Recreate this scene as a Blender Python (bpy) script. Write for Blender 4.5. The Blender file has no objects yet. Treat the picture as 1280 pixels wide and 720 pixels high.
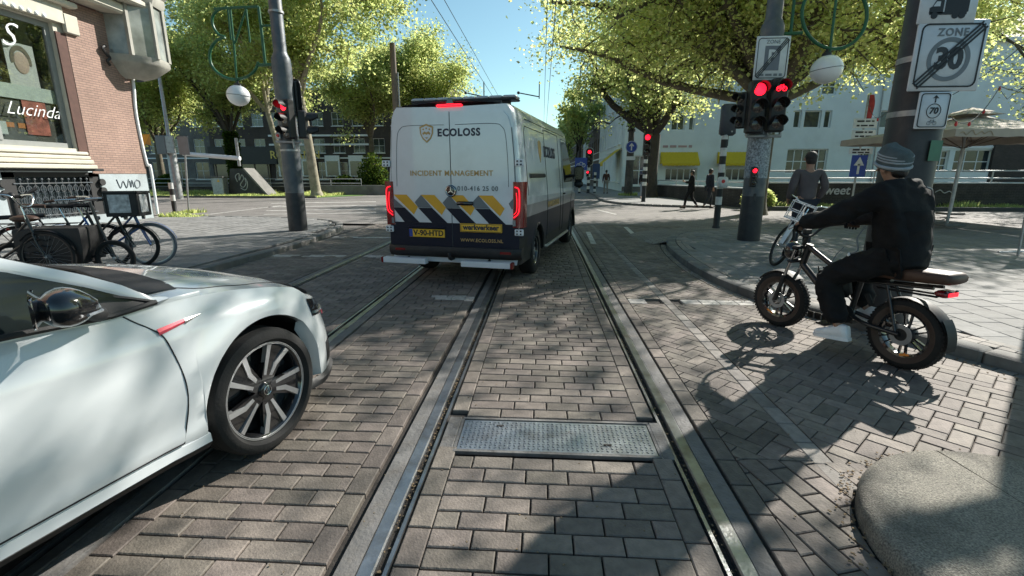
import bpy, math, random
import numpy as np
from mathutils import Vector, Matrix, Euler
R = random.Random(7)
NR = np.random.default_rng(7)
S = bpy.context.scene
COL = S.collection
PI = math.pi

# ------------------------------------------------------------------ camera, sky, sun, exposure
cam_d = bpy.data.cameras.new('camera')
cam = bpy.data.objects.new('camera', cam_d)
COL.objects.link(cam)
cam.location = (0, 0, 1.53)
cam.rotation_euler = (math.radians(90 - 13.36), 0, math.radians(3.536))
cam_d.sensor_width = 36
cam_d.lens = 36 * 598 / 1280
cam_d.clip_start = 0.05
cam_d.clip_end = 3000
S.camera = cam

SUN_EL = math.radians(35)
SUN_AZ = math.radians(45)          # clockwise from +Y
world = bpy.data.worlds.new('World')
S.world = world
world.use_nodes = True
wn = world.node_tree
sky = wn.nodes.new('ShaderNodeTexSky')
sky.sky_type = 'NISHITA'
sky.sun_disc = False
sky.sun_elevation = SUN_EL
sky.sun_rotation = SUN_AZ
sky.air_density = 1.0
sky.dust_density = 0.6
sky.ozone_density = 1.3
wn.nodes['Background'].inputs[1].default_value = 0.072
tint = wn.nodes.new('ShaderNodeMix'); tint.data_type = 'RGBA'; tint.blend_type = 'MULTIPLY'; tint.inputs['Factor'].default_value = 1
tint.inputs['B'].default_value = (0.87, 1.08, 0.96, 1)      # the camera's slightly cyan white balance
wn.links.new(sky.outputs[0], tint.inputs['A']); wn.links.new(tint.outputs['Result'], wn.nodes['Background'].inputs[0])
sun_d = bpy.data.lights.new('sun', 'SUN')
sun_d.energy = 4.5
sun_d.angle = math.radians(0.5)
sun_d.color = (1.0, 0.95, 0.87)
sun = bpy.data.objects.new('sun', sun_d)
COL.objects.link(sun)
sdir = Vector((math.sin(SUN_AZ) * math.cos(SUN_EL), math.cos(SUN_AZ) * math.cos(SUN_EL), math.sin(SUN_EL)))
sun.rotation_euler = sdir.to_track_quat('Z', 'Y').to_euler()
sun.location = (20, 20, 30)
S.view_settings.view_transform = 'Standard'
S.view_settings.look = 'None'
S.view_settings.exposure = 1.08
S.view_settings.gamma = 1.0
S.render.engine = 'CYCLES'
S.cycles.max_bounces = 9
S.cycles.diffuse_bounces = 6
S.cycles.transparent_max_bounces = 12

# ------------------------------------------------------------------ where things stand: survey of the place from one known viewpoint
_f, _p, _y = 598.0, math.radians(13.36), math.radians(3.536)
FW = Vector((-math.sin(_y) * math.cos(_p), math.cos(_y) * math.cos(_p), -math.sin(_p)))
RT = Vector((math.cos(_y), math.sin(_y), 0))
UP = RT.cross(FW)
def _ray(px, py): return FW + RT * ((px - 640) / _f) - UP * ((py - 360) / _f)
def G(px, py, z=0.0):
    d = _ray(px, py); t = (z - 1.53) / d.z
    return Vector((d.x * t, d.y * t, z))
def A(px, py, Y):
    d = _ray(px, py); t = Y / d.y
    return Vector((d.x * t, Y, 1.53 + d.z * t))
def AX(px, py, X):
    d = _ray(px, py); t = X / d.x
    return Vector((X, d.y * t, 1.53 + d.z * t))

# ------------------------------------------------------------------ materials
def lin(c):
    return tuple(((v / 12.92) if v <= 0.04045 else ((v + 0.055) / 1.055) ** 2.4) for v in c)
def M(name, col, rough=0.6, metal=0.0, var=0.12, vs=6.0, bump=0.0, bs=60.0, spec=0.5, coat=0.0, emit=None, est=0.0,
      dirt=0.0, ds=1.5, trans=0.0, alpha=1.0, rnd=0.0, piece=False, dcol=(0.03, 0.027, 0.024)):
    m = bpy.data.materials.new(name); m.use_nodes = True
    nt = m.node_tree; N = nt.nodes; L = nt.links
    b = N['Principled BSDF']
    b.inputs['Roughness'].default_value = rough
    b.inputs['Metallic'].default_value = metal
    b.inputs['Specular IOR Level'].default_value = spec
    b.inputs['Coat Weight'].default_value = coat
    b.inputs['Coat Roughness'].default_value = 0.04
    if trans: b.inputs['Transmission Weight'].default_value = trans
    if alpha < 1: b.inputs['Alpha'].default_value = alpha
    tc = N.new('ShaderNodeTexCoord')
    no = N.new('ShaderNodeTexNoise'); no.inputs['Scale'].default_value = vs; no.inputs['Detail'].default_value = 5
    L.new(tc.outputs['Object'], no.inputs['Vector'])
    hsv = N.new('ShaderNodeHueSaturation'); hsv.inputs['Color'].default_value = (*col, 1)
    mr = N.new('ShaderNodeMapRange')
    mr.inputs['From Min'].default_value = 0.25; mr.inputs['From Max'].default_value = 0.75
    mr.inputs['To Min'].default_value = 1 - var; mr.inputs['To Max'].default_value = 1 + var
    L.new(no.outputs['Fac'], mr.inputs['Value'])
    val = mr.outputs['Result']
    if rnd > 0:
        oi = N.new('ShaderNodeObjectInfo'); gi = N.new('ShaderNodeNewGeometry')
        ad = N.new('ShaderNodeMath'); ad.operation = 'ADD'
        L.new(oi.outputs['Random'], ad.inputs[0]); L.new(gi.outputs['Random Per Island'], ad.inputs[1])
        wnz = N.new('ShaderNodeTexWhiteNoise'); wnz.noise_dimensions = '1D'
        L.new(ad.outputs[0], wnz.inputs['W'])
        mr2 = N.new('ShaderNodeMapRange'); mr2.inputs['To Min'].default_value = 1 - rnd; mr2.inputs['To Max'].default_value = 1 + rnd
        L.new(wnz.outputs['Value'], mr2.inputs['Value'])
        mu = N.new('ShaderNodeMath'); mu.operation = 'MULTIPLY'
        L.new(val, mu.inputs[0]); L.new(mr2.outputs['Result'], mu.inputs[1]); val = mu.outputs[0]
        sep = N.new('ShaderNodeSeparateColor'); L.new(wnz.outputs['Color'], sep.inputs[0])
        mr3 = N.new('ShaderNodeMapRange'); mr3.inputs['To Min'].default_value = 0.5 - 0.012 * rnd / 0.2; mr3.inputs['To Max'].default_value = 0.5 + 0.012 * rnd / 0.2
        L.new(sep.outputs[1], mr3.inputs['Value']); L.new(mr3.outputs['Result'], hsv.inputs['Hue'])
    L.new(val, hsv.inputs['Value'])
    cout = hsv.outputs['Color']
    if dirt > 0:
        n2 = N.new('ShaderNodeTexNoise'); n2.inputs['Scale'].default_value = ds; n2.inputs['Detail'].default_value = 7; n2.inputs['Roughness'].default_value = 0.65
        geo = N.new('ShaderNodeNewGeometry')
        L.new(geo.outputs['Position'], n2.inputs['Vector'])
        cr = N.new('ShaderNodeMapRange'); cr.inputs['From Min'].default_value = 0.48; cr.inputs['From Max'].default_value = 0.72
        cr.inputs['To Max'].default_value = dirt
        L.new(n2.outputs['Fac'], cr.inputs['Value'])
        mx = N.new('ShaderNodeMix'); mx.data_type = 'RGBA'
        L.new(cr.outputs['Result'], mx.inputs['Factor']); L.new(cout, mx.inputs['A'])
        mx.inputs['B'].default_value = (*dcol, 1)
        cout = mx.outputs['Result']
    L.new(cout, b.inputs['Base Color'])
    if bump > 0:
        n3 = N.new('ShaderNodeTexNoise'); n3.inputs['Scale'].default_value = bs; n3.inputs['Detail'].default_value = 4
        L.new(tc.outputs['Object'], n3.inputs['Vector'])
        bp = N.new('ShaderNodeBump'); bp.inputs['Strength'].default_value = bump; bp.inputs['Distance'].default_value = 0.01
        L.new(n3.outputs['Fac'], bp.inputs['Height']); L.new(bp.outputs['Normal'], b.inputs['Normal'])
    if emit:
        b.inputs['Emission Color'].default_value = (*emit, 1); b.inputs['Emission Strength'].default_value = est
    return m

def brick_tex_mat(name, c1, c2, mortar, scale=1.0, bw=0.21, rh=0.07, mort=0.01, rough=0.85, bump=0.6, plane='XZ', dirt=0.2, offset=0.5, rot=0):
    m = bpy.data.materials.new(name); m.use_nodes = True
    nt = m.node_tree; N = nt.nodes; L = nt.links; b = N['Principled BSDF']
    b.inputs['Roughness'].default_value = rough
    geo = N.new('ShaderNodeNewGeometry')
    mp = N.new('ShaderNodeMapping'); L.new(geo.outputs['Position'], mp.inputs['Vector'])
    if plane == 'XZ': mp.inputs['Rotation'].default_value = (-PI / 2, 0, 0)
    if plane == 'YZ':
        s = N.new('ShaderNodeSeparateXYZ'); c = N.new('ShaderNodeCombineXYZ')
        L.new(geo.outputs['Position'], s.inputs[0]); L.new(s.outputs[1], c.inputs[0]); L.new(s.outputs[2], c.inputs[1]); L.new(s.outputs[0], c.inputs[2])
        L.new(c.outputs[0], mp.inputs['Vector'])
    if rot: mp.inputs['Rotation'].default_value = (0, 0, rot)
    bt = N.new('ShaderNodeTexBrick'); L.new(mp.outputs[0], bt.inputs['Vector'])
    bt.inputs['Color1'].default_value = (*c1, 1); bt.inputs['Color2'].default_value = (*c2, 1); bt.inputs['Mortar'].default_value = (*mortar, 1)
    bt.inputs['Scale'].default_value = scale; bt.inputs['Mortar Size'].default_value = mort; bt.inputs['Brick Width'].default_value = bw; bt.inputs['Row Height'].default_value = rh
    bt.offset = offset
    no = N.new('ShaderNodeTexNoise'); no.inputs['Scale'].default_value = 0.9; no.inputs['Detail'].default_value = 8; no.inputs['Roughness'].default_value = 0.7
    L.new(geo.outputs['Position'], no.inputs['Vector'])
    mr = N.new('ShaderNodeMapRange'); mr.inputs['From Min'].default_value = 0.3; mr.inputs['From Max'].default_value = 0.7
    mr.inputs['To Min'].default_value = 1 - dirt; mr.inputs['To Max'].default_value = 1 + dirt
    L.new(no.outputs['Fac'], mr.inputs['Value'])
    hs = N.new('ShaderNodeHueSaturation'); L.new(bt.outputs['Color'], hs.inputs['Color']); L.new(mr.outputs['Result'], hs.inputs['Value'])
    L.new(hs.outputs['Color'], b.inputs['Base Color'])
    inv = N.new('ShaderNodeMath'); inv.operation = 'SUBTRACT'; inv.inputs[0].default_value = 1; L.new(bt.outputs['Fac'], inv.inputs[1])
    bp = N.new('ShaderNodeBump'); bp.inputs['Strength'].default_value = bump; bp.inputs['Distance'].default_value = 0.01
    L.new(inv.outputs[0], bp.inputs['Height']); L.new(bp.outputs['Normal'], b.inputs['Normal'])
    return m

def leaf_mat(name, c, tcol):
    m = bpy.data.materials.new(name); m.use_nodes = True
    nt = m.node_tree; N = nt.nodes; L = nt.links
    N.remove(N['Principled BSDF']); out = N['Material Output']
    geo = N.new('ShaderNodeNewGeometry'); wnz = N.new('ShaderNodeTexWhiteNoise'); wnz.noise_dimensions = '1D'
    L.new(geo.outputs['Random Per Island'], wnz.inputs['W'])
    outs = []
    for cc, kind in ((c, 'ShaderNodeBsdfDiffuse'), (tcol, 'ShaderNodeBsdfTranslucent')):
        hs = N.new('ShaderNodeHueSaturation'); hs.inputs['Color'].default_value = (*cc, 1)
        mr = N.new('ShaderNodeMapRange'); mr.inputs['To Min'].default_value = 0.72; mr.inputs['To Max'].default_value = 1.22
        L.new(wnz.outputs['Value'], mr.inputs['Value']); L.new(mr.outputs['Result'], hs.inputs['Value'])
        sp = N.new('ShaderNodeSeparateColor'); L.new(wnz.outputs['Color'], sp.inputs[0])
        m3 = N.new('ShaderNodeMapRange'); m3.inputs['To Min'].default_value = 0.475; m3.inputs['To Max'].default_value = 0.53
        L.new(sp.outputs[1], m3.inputs['Value']); L.new(m3.outputs['Result'], hs.inputs['Hue'])
        d = N.new(kind); L.new(hs.outputs['Color'], d.inputs['Color']); outs.append(d.outputs[0])
    mx = N.new('ShaderNodeMixShader'); mx.inputs[0].default_value = 0.62
    L.new(outs[0], mx.inputs[1]); L.new(outs[1], mx.inputs[2]); L.new(mx.outputs[0], out.inputs[0])
    return m

W_ = {}
def mat(n): return W_[n]
W_['sett'] = M('clay sett', (0.170, 0.145, 0.124), 0.75, var=0.25, vs=18, bump=0.45, bs=70, rnd=0.24, dirt=0.65, ds=1.15, spec=0.35)
W_['sett_light'] = M('sett with worn white paint', (0.42, 0.40, 0.37), 0.75, var=0.25, vs=30, bump=0.3, bs=90, rnd=0.15, dirt=0.6, ds=9, spec=0.35)
W_['sett_pale'] = M('pale concrete sett', (0.22, 0.20, 0.18), 0.8, var=0.2, vs=22, bump=0.35, bs=90, rnd=0.18, dirt=0.5, ds=2.0)
W_['joint'] = M('joint sand', (0.035, 0.030, 0.026), 0.95, var=0.35, vs=40, bump=0.6, bs=150)
W_['slab'] = M('concrete paving tile', (0.20, 0.198, 0.192), 0.85, var=0.16, vs=14, bump=0.25, bs=130, rnd=0.12, dirt=0.35, ds=1.1, dcol=(0.09, 0.085, 0.08))
W_['kerb'] = M('concrete kerb', (0.17, 0.165, 0.155), 0.85, var=0.15, vs=12, bump=0.35, bs=120, rnd=0.1, dirt=0.5, ds=2)
W_['ground'] = brick_tex_mat('ground paving', (0.15, 0.135, 0.125), (0.12, 0.108, 0.1), (0.05, 0.045, 0.04), bw=0.22, rh=0.11, mort=0.012, plane='XY', dirt=0.35)
W_['tarmac'] = M('asphalt', (0.10, 0.097, 0.094), 0.9, var=0.2, vs=3, bump=0.5, bs=200, dirt=0.4, ds=0.35)
W_['roadfar'] = brick_tex_mat('junction setts', (0.215, 0.20, 0.187), (0.165, 0.153, 0.142), (0.10, 0.09, 0.085), bw=0.22, rh=0.11, mort=0.01, plane='XY', dirt=0.3)
W_['rail'] = M('worn rail steel', (0.30, 0.31, 0.32), 0.32, 0.85, var=0.25, vs=9, bump=0.15, bs=60, dirt=0.75, ds=5, dcol=(0.10, 0.07, 0.045))
W_['rail_edge'] = M('weathered rail edging', (0.15, 0.145, 0.14), 0.7, 0.1, var=0.3, vs=14, bump=0.5, bs=50, dirt=0.6, ds=7, dcol=(0.06, 0.045, 0.03))
W_['groove'] = M('groove grime', (0.018, 0.015, 0.012), 0.95, var=0.5, vs=40, bump=1, bs=100)
W_['gdirt'] = M('groove leaf litter', (0.20, 0.145, 0.085), 0.95, var=0.5, vs=80, bump=1, bs=100)
W_['plate'] = M('galvanised tread plate', (0.34, 0.36, 0.38), 0.38, 0.8, var=0.2, vs=8, bump=0.1, bs=60, dirt=0.6, ds=6, dcol=(0.09, 0.075, 0.06))
W_['agg'] = M('exposed aggregate concrete', (0.24, 0.222, 0.185), 0.9, var=0.7, vs=130, bump=1.0, bs=150, dirt=0.75, ds=2.2)
W_['grass'] = M('grass', (0.10, 0.17, 0.03), 0.85, var=0.4, vs=5, bump=0.2, rnd=0.35)
W_['white_line'] = M('road paint', (0.50, 0.49, 0.46), 0.75, var=0.25, dirt=0.85, ds=4, dcol=(0.15, 0.14, 0.13))

# ------------------------------------------------------------------ mesh builder
class MB:
    def __init__(s): s.v = []; s.f = []; s.m = []; s.X = Matrix.Identity(4)
    def add(s, vs, fs, mi=0):
        b = len(s.v)
        s.v += [tuple(s.X @ Vector(p)) for p in vs]
        s.f += [tuple(b + i for i in f) for f in fs]; s.m += [mi] * len(fs)
        return s
    def box(s, c, d, mi=0, rz=0, mtx=None):
        x, y, z = d[0] / 2, d[1] / 2, d[2] / 2
        vs = [(-x, -y, -z), (x, -y, -z), (x, y, -z), (-x, y, -z), (-x, -y, z), (x, -y, z), (x, y, z), (-x, y, z)]
        T = Matrix.Translation(c) @ Matrix.Rotation(rz, 4, 'Z')
        if mtx is not None: T = Matrix.Translation(c) @ mtx
        vs = [T @ Vector(p) for p in vs]
        return s.add(vs, [(0, 3, 2, 1), (4, 5, 6, 7), (0, 1, 5, 4), (1, 2, 6, 5), (2, 3, 7, 6), (3, 0, 4, 7)], mi)
    def cbox(s, c, d, ch=0.01, mi=0, mtx=None):
        """box with chamfered edges"""
        x, y, z = d[0] / 2, d[1] / 2, d[2] / 2; ch = min(ch, x * .9, y * .9, z * .9)
        T = Matrix.Translation(c) @ (mtx if mtx is not None else Matrix.Identity(4))
        rings = []
        for zz, ins in ((-z, ch), (-z + ch, 0), (z - ch, 0), (z, ch)):
            a, b_ = x - ins, y - ins
            cc = ch
            rings.append([(-a + cc, -b_, zz), (a - cc, -b_, zz), (a, -b_ + cc, zz), (a, b_ - cc, zz), (a - cc, b_, zz), (-a + cc, b_, zz), (-a, b_ - cc, zz), (-a, -b_ + cc, zz)])
        return s.loft([[T @ Vector(p) for p in r] for r in rings], True, True, True, mi)
    def loft(s, rings, close=True, cap0=False, cap1=False, mi=0):
        n = len(rings[0]); vs = [p for r in rings for p in r]; fs = []
        for i in range(len(rings) - 1):
            for j in range(n if close else n - 1):
                k = (j + 1) % n
                fs.append((i * n + j, i * n + k, (i + 1) * n + k, (i + 1) * n + j))
        if cap0: fs.append(tuple(range(n - 1, -1, -1)))
        if cap1: fs.append(tuple((len(rings) - 1) * n + j for j in range(n)))
        return s.add(vs, fs, mi)
    def tube(s, pts, rad, n=8, mi=0, caps=True, closed=False):
        pts = [Vector(p) for p in pts]
        if not hasattr(rad, '__len__'): rad = [rad] * len(pts)
        rings = []; prev = None; m_ = len(pts)
        for i, p in enumerate(pts):
            if closed: t = pts[(i + 1) % m_] - pts[i - 1]
            else: t = (pts[min(i + 1, m_ - 1)] - pts[max(i - 1, 0)])
            if t.length < 1e-9: t = Vector((0, 0, 1))
            t.normalize()
            if prev is None:
                a = Vector((0, 0, 1)) if abs(t.z) < 0.9 else Vector((1, 0, 0))
                u = t.cross(a).normalized()
            else:
                u = (prev - t * prev.dot(t))
                u = u.normalized() if u.length > 1e-6 else t.orthogonal().normalized()
            prev = u; w = t.cross(u)
            rings.append([p + (u * math.cos(2 * PI * k / n) + w * math.sin(2 * PI * k / n)) * rad[i] for k in range(n)])
        if closed: rings.append(rings[0]); return s.loft(rings, True, False, False, mi)
        return s.loft(rings, True, caps, caps, mi)
    def cyl(s, p0, p1, r0, r1=None, n=16, mi=0): return s.tube([p0, p1], [r0, r0 if r1 is None else r1], n, mi)
    def lathe(s, prof, n=24, mi=0, mtx=None, caps=(True, True)):
        T = mtx if mtx is not None else Matrix.Identity(4)
        rings = [[T @ Vector((r * math.cos(2 * PI * k / n), r * math.sin(2 * PI * k / n), z)) for k in range(n)] for r, z in prof]
        return s.loft(rings, True, caps[0], caps[1], mi)
    def ball(s, c, r, n=14, m_=9, mi=0, mtx=None):
        if not hasattr(r, '__len__'): r = (r, r, r)
        prof = [(math.sin(PI * i / m_), -math.cos(PI * i / m_)) for i in range(m_ + 1)]
        prof[0] = (0.001, -1); prof[-1] = (0.001, 1)
        T = Matrix.Translation(c) @ (mtx if mtx is not None else Matrix.Identity(4)) @ Matrix.Diagonal((*r, 1))
        return s.lathe(prof, n, mi, T)
    def torus(s, c, R_, r, n=32, k=10, mi=0, mtx=None, a0=0, a1=2 * PI):
        T = Matrix.Translation(c) @ (mtx if mtx is not None else Matrix.Identity(4))
        full = abs(a1 - a0 - 2 * PI) < 1e-6
        pts = [T @ Vector((R_ * math.cos(a0 + (a1 - a0) * i / n), R_ * math.sin(a0 + (a1 - a0) * i / n), 0)) for i in range(n if full else n + 1)]
        return s.tube(pts, r, k, mi, not full, full)
    def prism(s, poly, y0, y1, mi=0, mtx=None):
        """polygon in local XZ, thickness along local Y from y0 to y1"""
        T = mtx if mtx is not None else Matrix.Identity(4)
        a = [T @ Vector((x, y0, z)) for x, z in poly]; b = [T @ Vector((x, y1, z)) for x, z in poly]
        return s.loft([a, b], True, True, True, mi)
    def flat(s, poly, z0, z1, mi=0):
        a = [Vector((x, y, z0)) for x, y in poly]; b = [Vector((x, y, z1)) for x, y in poly]
        return s.loft([a, b], True, True, True, mi)
    def mesh(s, name, mats, smooth=0):
        me = bpy.data.meshes.new(name)
        me.from_pydata([tuple(p) for p in s.v], [], s.f)
        if not isinstance(mats, (list, tuple)): mats = [mats]
        for m in mats: me.materials.append(m)
        if len(mats) > 1: me.polygons.foreach_set('material_index', s.m)
        fix_normals(me)
        if smooth:
            me.polygons.foreach_set('use_smooth', [True] * len(me.polygons))
            try: me.set_sharp_from_angle(angle=math.radians(smooth))
            except Exception: pass
        me.update()
        return me
    def build(s, name, mats, parent=None, smooth=0, loc=None, rz=None):
        o = bpy.data.objects.new(name, s.mesh(name, mats, smooth)); COL.objects.link(o)
        if parent: o.parent = parent
        if loc is not None: o.location = loc
        if rz is not None: o.rotation_euler = (0, 0, rz)
        return o
import bmesh
def fix_normals(me):
    if len(me.polygons) > 60000: return
    bm = bmesh.new(); bm.from_mesh(me)
    bmesh.ops.recalc_face_normals(bm, faces=bm.faces); bm.to_mesh(me); bm.free()

def tag(o, label=None, cat=None, group=None, kind=None):
    if label: o['label'] = label
    if cat: o['category'] = cat
    if group: o['group'] = group
    if kind: o['kind'] = kind
    return o
def thing(name, label, cat, loc=(0, 0, 0), rz=0, group=None):
    o = bpy.data.objects.new(name, None); COL.objects.link(o); o.empty_display_size = 0.1
    o.location = loc; o.rotation_euler = (0, 0, rz)
    return tag(o, label, cat, group)
def struct(name, mb, m, smooth=0, parent=None):
    o = mb.build(name, m, parent, smooth)
    if not parent: o['kind'] = 'structure'
    return o
def print_lines(parent, x, y, z, w, hgt, m, seed=1, name='print_line'):
    """small print too far away to read: a row of dark word shapes"""
    rr = random.Random(seed); h = MB(); p = -w / 2
    while p < w / 2 - hgt * .5:
        l = min(rr.uniform(1.2, 4.5) * hgt, w / 2 - p); h.box((x + p + l / 2, y, z), (l, .003, hgt * rr.uniform(.75, 1.0))); p += l + hgt * .7
    o = h.build(name, m, parent); o['kind'] = 'stuff'; return o
def obj(name, me, parent=None, loc=(0, 0, 0), rot=(0, 0, 0)):
    o = bpy.data.objects.new(name, me); COL.objects.link(o)
    if parent: o.parent = parent
    o.location = loc; o.rotation_euler = rot
    return o
def copy_tree(o, parent=None):
    c = o.copy(); COL.objects.link(c); c.parent = parent
    if parent: c.matrix_parent_inverse = o.matrix_parent_inverse
    for ch in list(o.children): copy_tree(ch, c)
    return c
def text(name, body, size, m, parent, loc, rot=(PI / 2, 0, 0), depth=0.002, align='CENTER', bold=0.0, shear=0.0, sx=1.0, space=1.0):
    cu = bpy.data.curves.new(name, 'FONT'); cu.body = body; cu.size = size; cu.extrude = depth; cu.align_x = align; cu.align_y = 'CENTER'
    cu.offset = bold; cu.shear = shear; cu.space_character = space; cu.resolution_u = 3
    cu.materials.append(m)
    tmp = bpy.data.objects.new('t', cu); COL.objects.link(tmp)
    dg = bpy.context.evaluated_depsgraph_get(); dg.update()
    me = bpy.data.meshes.new_from_object(tmp.evaluated_get(dg)); me.name = name
    bpy.data.objects.remove(tmp)
    o = obj(name, me, parent, loc, rot); o.scale = (sx, 1, 1)
    return o
def evaluated_mesh(o, name):
    dg = bpy.context.evaluated_depsgraph_get(); dg.update()
    me = bpy.data.meshes.new_from_object(o.evaluated_get(dg)); me.name = name
    return me
def lerp(a, b, t): return a + (b - a) * t
def interp(x, xs, ys): return float(np.interp(x, xs, ys))
def smooth_pts(pts, n):
    """Catmull-Rom through points"""
    P = [Vector(p) for p in pts]; P = [P[0] * 2 - P[1]] + P + [P[-1] * 2 - P[-2]]
    out = []
    for i in range(1, len(P) - 2):
        for k in range(n):
            t = k / n; a, b, c, d = P[i - 1], P[i], P[i + 1], P[i + 2]
            out.append(0.5 * ((2 * b) + (c - a) * t + (2 * a - 5 * b + 4 * c - d) * t * t + (3 * b - a - 3 * c + d) * t ** 3))
    out.append(P[-2]); return out
# ================================================================== GROUND AND PAVING
def sheet(name, poly, z, m, cells=None):
    mb = MB(); mb.add([(x, y, z) for x, y in poly], [tuple(range(len(poly)))])
    return struct(name, mb, m)
o = sheet('ground', [(-900, -300), (900, -300), (900, 1500), (-900, 1500)], -0.06, mat('ground'))

_bm = {}
def piece_mesh(L_, W, m, ch=0.005, hgt=0.05, name='brick'):
    k = (round(L_, 3), round(W, 3), m.name, name)
    if k not in _bm:
        mb = MB(); x, y = L_ / 2, W / 2
        vs = [(-x, -y, -hgt), (x, -y, -hgt), (x, y, -hgt), (-x, y, -hgt), (-x, -y, -ch * .8), (x, -y, -ch * .8), (x, y, -ch * .8), (-x, y, -ch * .8),
              (-x + ch, -y + ch, 0), (x - ch, -y + ch, 0), (x - ch, y - ch, 0), (-x + ch, y - ch, 0)]
        fs = [(8, 9, 10, 11)]
        for a in (0, 4):
            for j in range(4): fs.append((a + j, a + (j + 1) % 4, a + 4 + (j + 1) % 4, a + 4 + j))
        mb.add(vs, fs); _bm[k] = mb.mesh(name, m)
    return _bm[k]
def settle(x, y): return -.003 + .0025 * np.sin(1.7 * x + .9 * y) + .002 * np.sin(3.1 * y - 1.3 * x + 1)
def lay(parent, pcs, mats, name='brick', near=300, z=0.0, jz=0.0014, tilt=0.004, ch=0.005, rest='far_bricks'):
    """pcs: (x,y,L,W,angle,mi); nearest pieces become parts, the rest one stuff part"""
    pcs = sorted(pcs, key=lambda p: p[0] ** 2 + p[1] ** 2 + (0 if in_view(p[0], p[1], z) else 1e4))
    for (x, y, l, w, a, mi) in pcs[:near]:
        o = obj(name, piece_mesh(l, w, mats[mi], ch, name=name), parent, (x, y, z + R.uniform(-jz, jz) + settle(x, y)), (R.gauss(0, tilt), R.gauss(0, tilt), a + R.gauss(0, 0.006)))
    far = pcs[near:]
    if not far: return
    n = len(far); P = np.array([(p[0], p[1], p[2], p[3], p[4]) for p in far]); mi = np.array([p[5] for p in far])
    hx, hy, a = P[:, 2] / 2, P[:, 3] / 2, P[:, 4] + NR.normal(0, 0.006, n)
    base = [(-1, -1), (1, -1), (1, 1), (-1, 1)]
    V = np.zeros((n, 12, 3)); zz = NR.uniform(-jz, jz, n) + settle(P[:, 0], P[:, 1]); tx = NR.normal(0, tilt, n); ty = NR.normal(0, tilt, n)
    for lv, (ins, dz) in enumerate(((0, -0.04), (0, -ch * .8), (ch, 0))):
        for k, (sx, sy) in enumerate(base):
            lx = sx * (hx - ins); ly = sy * (hy - ins)
            V[:, lv * 4 + k, 0] = P[:, 0] + lx * np.cos(a) - ly * np.sin(a)
            V[:, lv * 4 + k, 1] = P[:, 1] + lx * np.sin(a) + ly * np.cos(a)
            V[:, lv * 4 + k, 2] = z + zz + dz + lx * tx + ly * ty
    F = [(8, 9, 10, 11)]
    for b_ in (0, 4):
        for j in range(4): F.append((b_ + j, b_ + (j + 1) % 4, b_ + 4 + (j + 1) % 4, b_ + 4 + j))
    F = np.array(F); idx = (np.arange(n)[:, None, None] * 12 + F[None]).reshape(-1)
    me = bpy.data.meshes.new(rest); me.vertices.add(n * 12); me.vertices.foreach_set('co', V.reshape(-1))
    nf = n * 9; me.loops.add(nf * 4); me.loops.foreach_set('vertex_index', idx.astype(np.int32))
    me.polygons.add(nf); me.polygons.foreach_set('loop_start', (np.arange(nf) * 4).astype(np.int32)); me.polygons.foreach_set('loop_total', np.full(nf, 4, np.int32))
    for m in mats: me.materials.append(m)
    me.polygons.foreach_set('material_index', np.repeat(mi, 9).astype(np.int32))
    me.update(calc_edges=True); me.validate()
    o = obj(rest, me, parent); o['kind'] = 'stuff'
def in_view(x, y, z=0):
    d = Vector((x, y, z)) - Vector((0, 0, 1.53)); D = d.dot(FW)
    if D < 0.3: return False
    u = 640 + _f * d.dot(RT) / D; v = 360 - _f * d.dot(UP) / D
    return -40 < u < 1320 and v < 760

def rows(x0, x1, y0, y1, L_=0.21, W=0.105, g=0.008, mi=0, skip=None, border=True, fm=None):
    """courses across the street with a stretcher course along each side"""
    out = []
    if border:
        for xa, s in ((x0, 1), (x1, -1)):
            y = y0 + R.uniform(0, .1)
            while y < y1:
                out.append((xa + s * (W / 2 + .003), y + .105, L_, W, PI / 2, mi)); y += L_ + g
        x0 += W + g; x1 -= W + g
    y = y0; k = 0
    while y < y1:
        x = x0 - (0 if k % 2 else L_ / 2) - (0.03 * ((k // 2) % 2)); k += 1
        while x < x1 - 0.03:
            a, b = max(x, x0), min(x + L_, x1)
            if 0 < x1 - (x + L_) < .075: b = x1
            if a == x0 and b - a < .075: x += L_ + g; x_fix = 1; a = x0; b = min(x + L_, x1)
            if b - a > 0.045: out.append(((a + b) / 2, y + W / 2, b - a, W, 0, mi))
            x += L_ + g
        y += W + g
    if skip: out = [p for p in out if not skip(p)]
    if fm: out = [(*p[:5], fm(p)) for p in out]
    return out
def clip_poly(P, n, d):
    """keep the part of polygon P where n.p <= d"""
    out = []
    for i in range(len(P)):
        p, q = P[i], P[(i + 1) % len(P)]; a, b = p[0] * n[0] + p[1] * n[1] - d, q[0] * n[0] + q[1] * n[1] - d
        if a <= 0: out.append(p)
        if (a < 0) != (b < 0) and abs(a - b) > 1e-9:
            t = a / (a - b); out.append((p[0] + (q[0] - p[0]) * t, p[1] + (q[1] - p[1]) * t))
    return out
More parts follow.
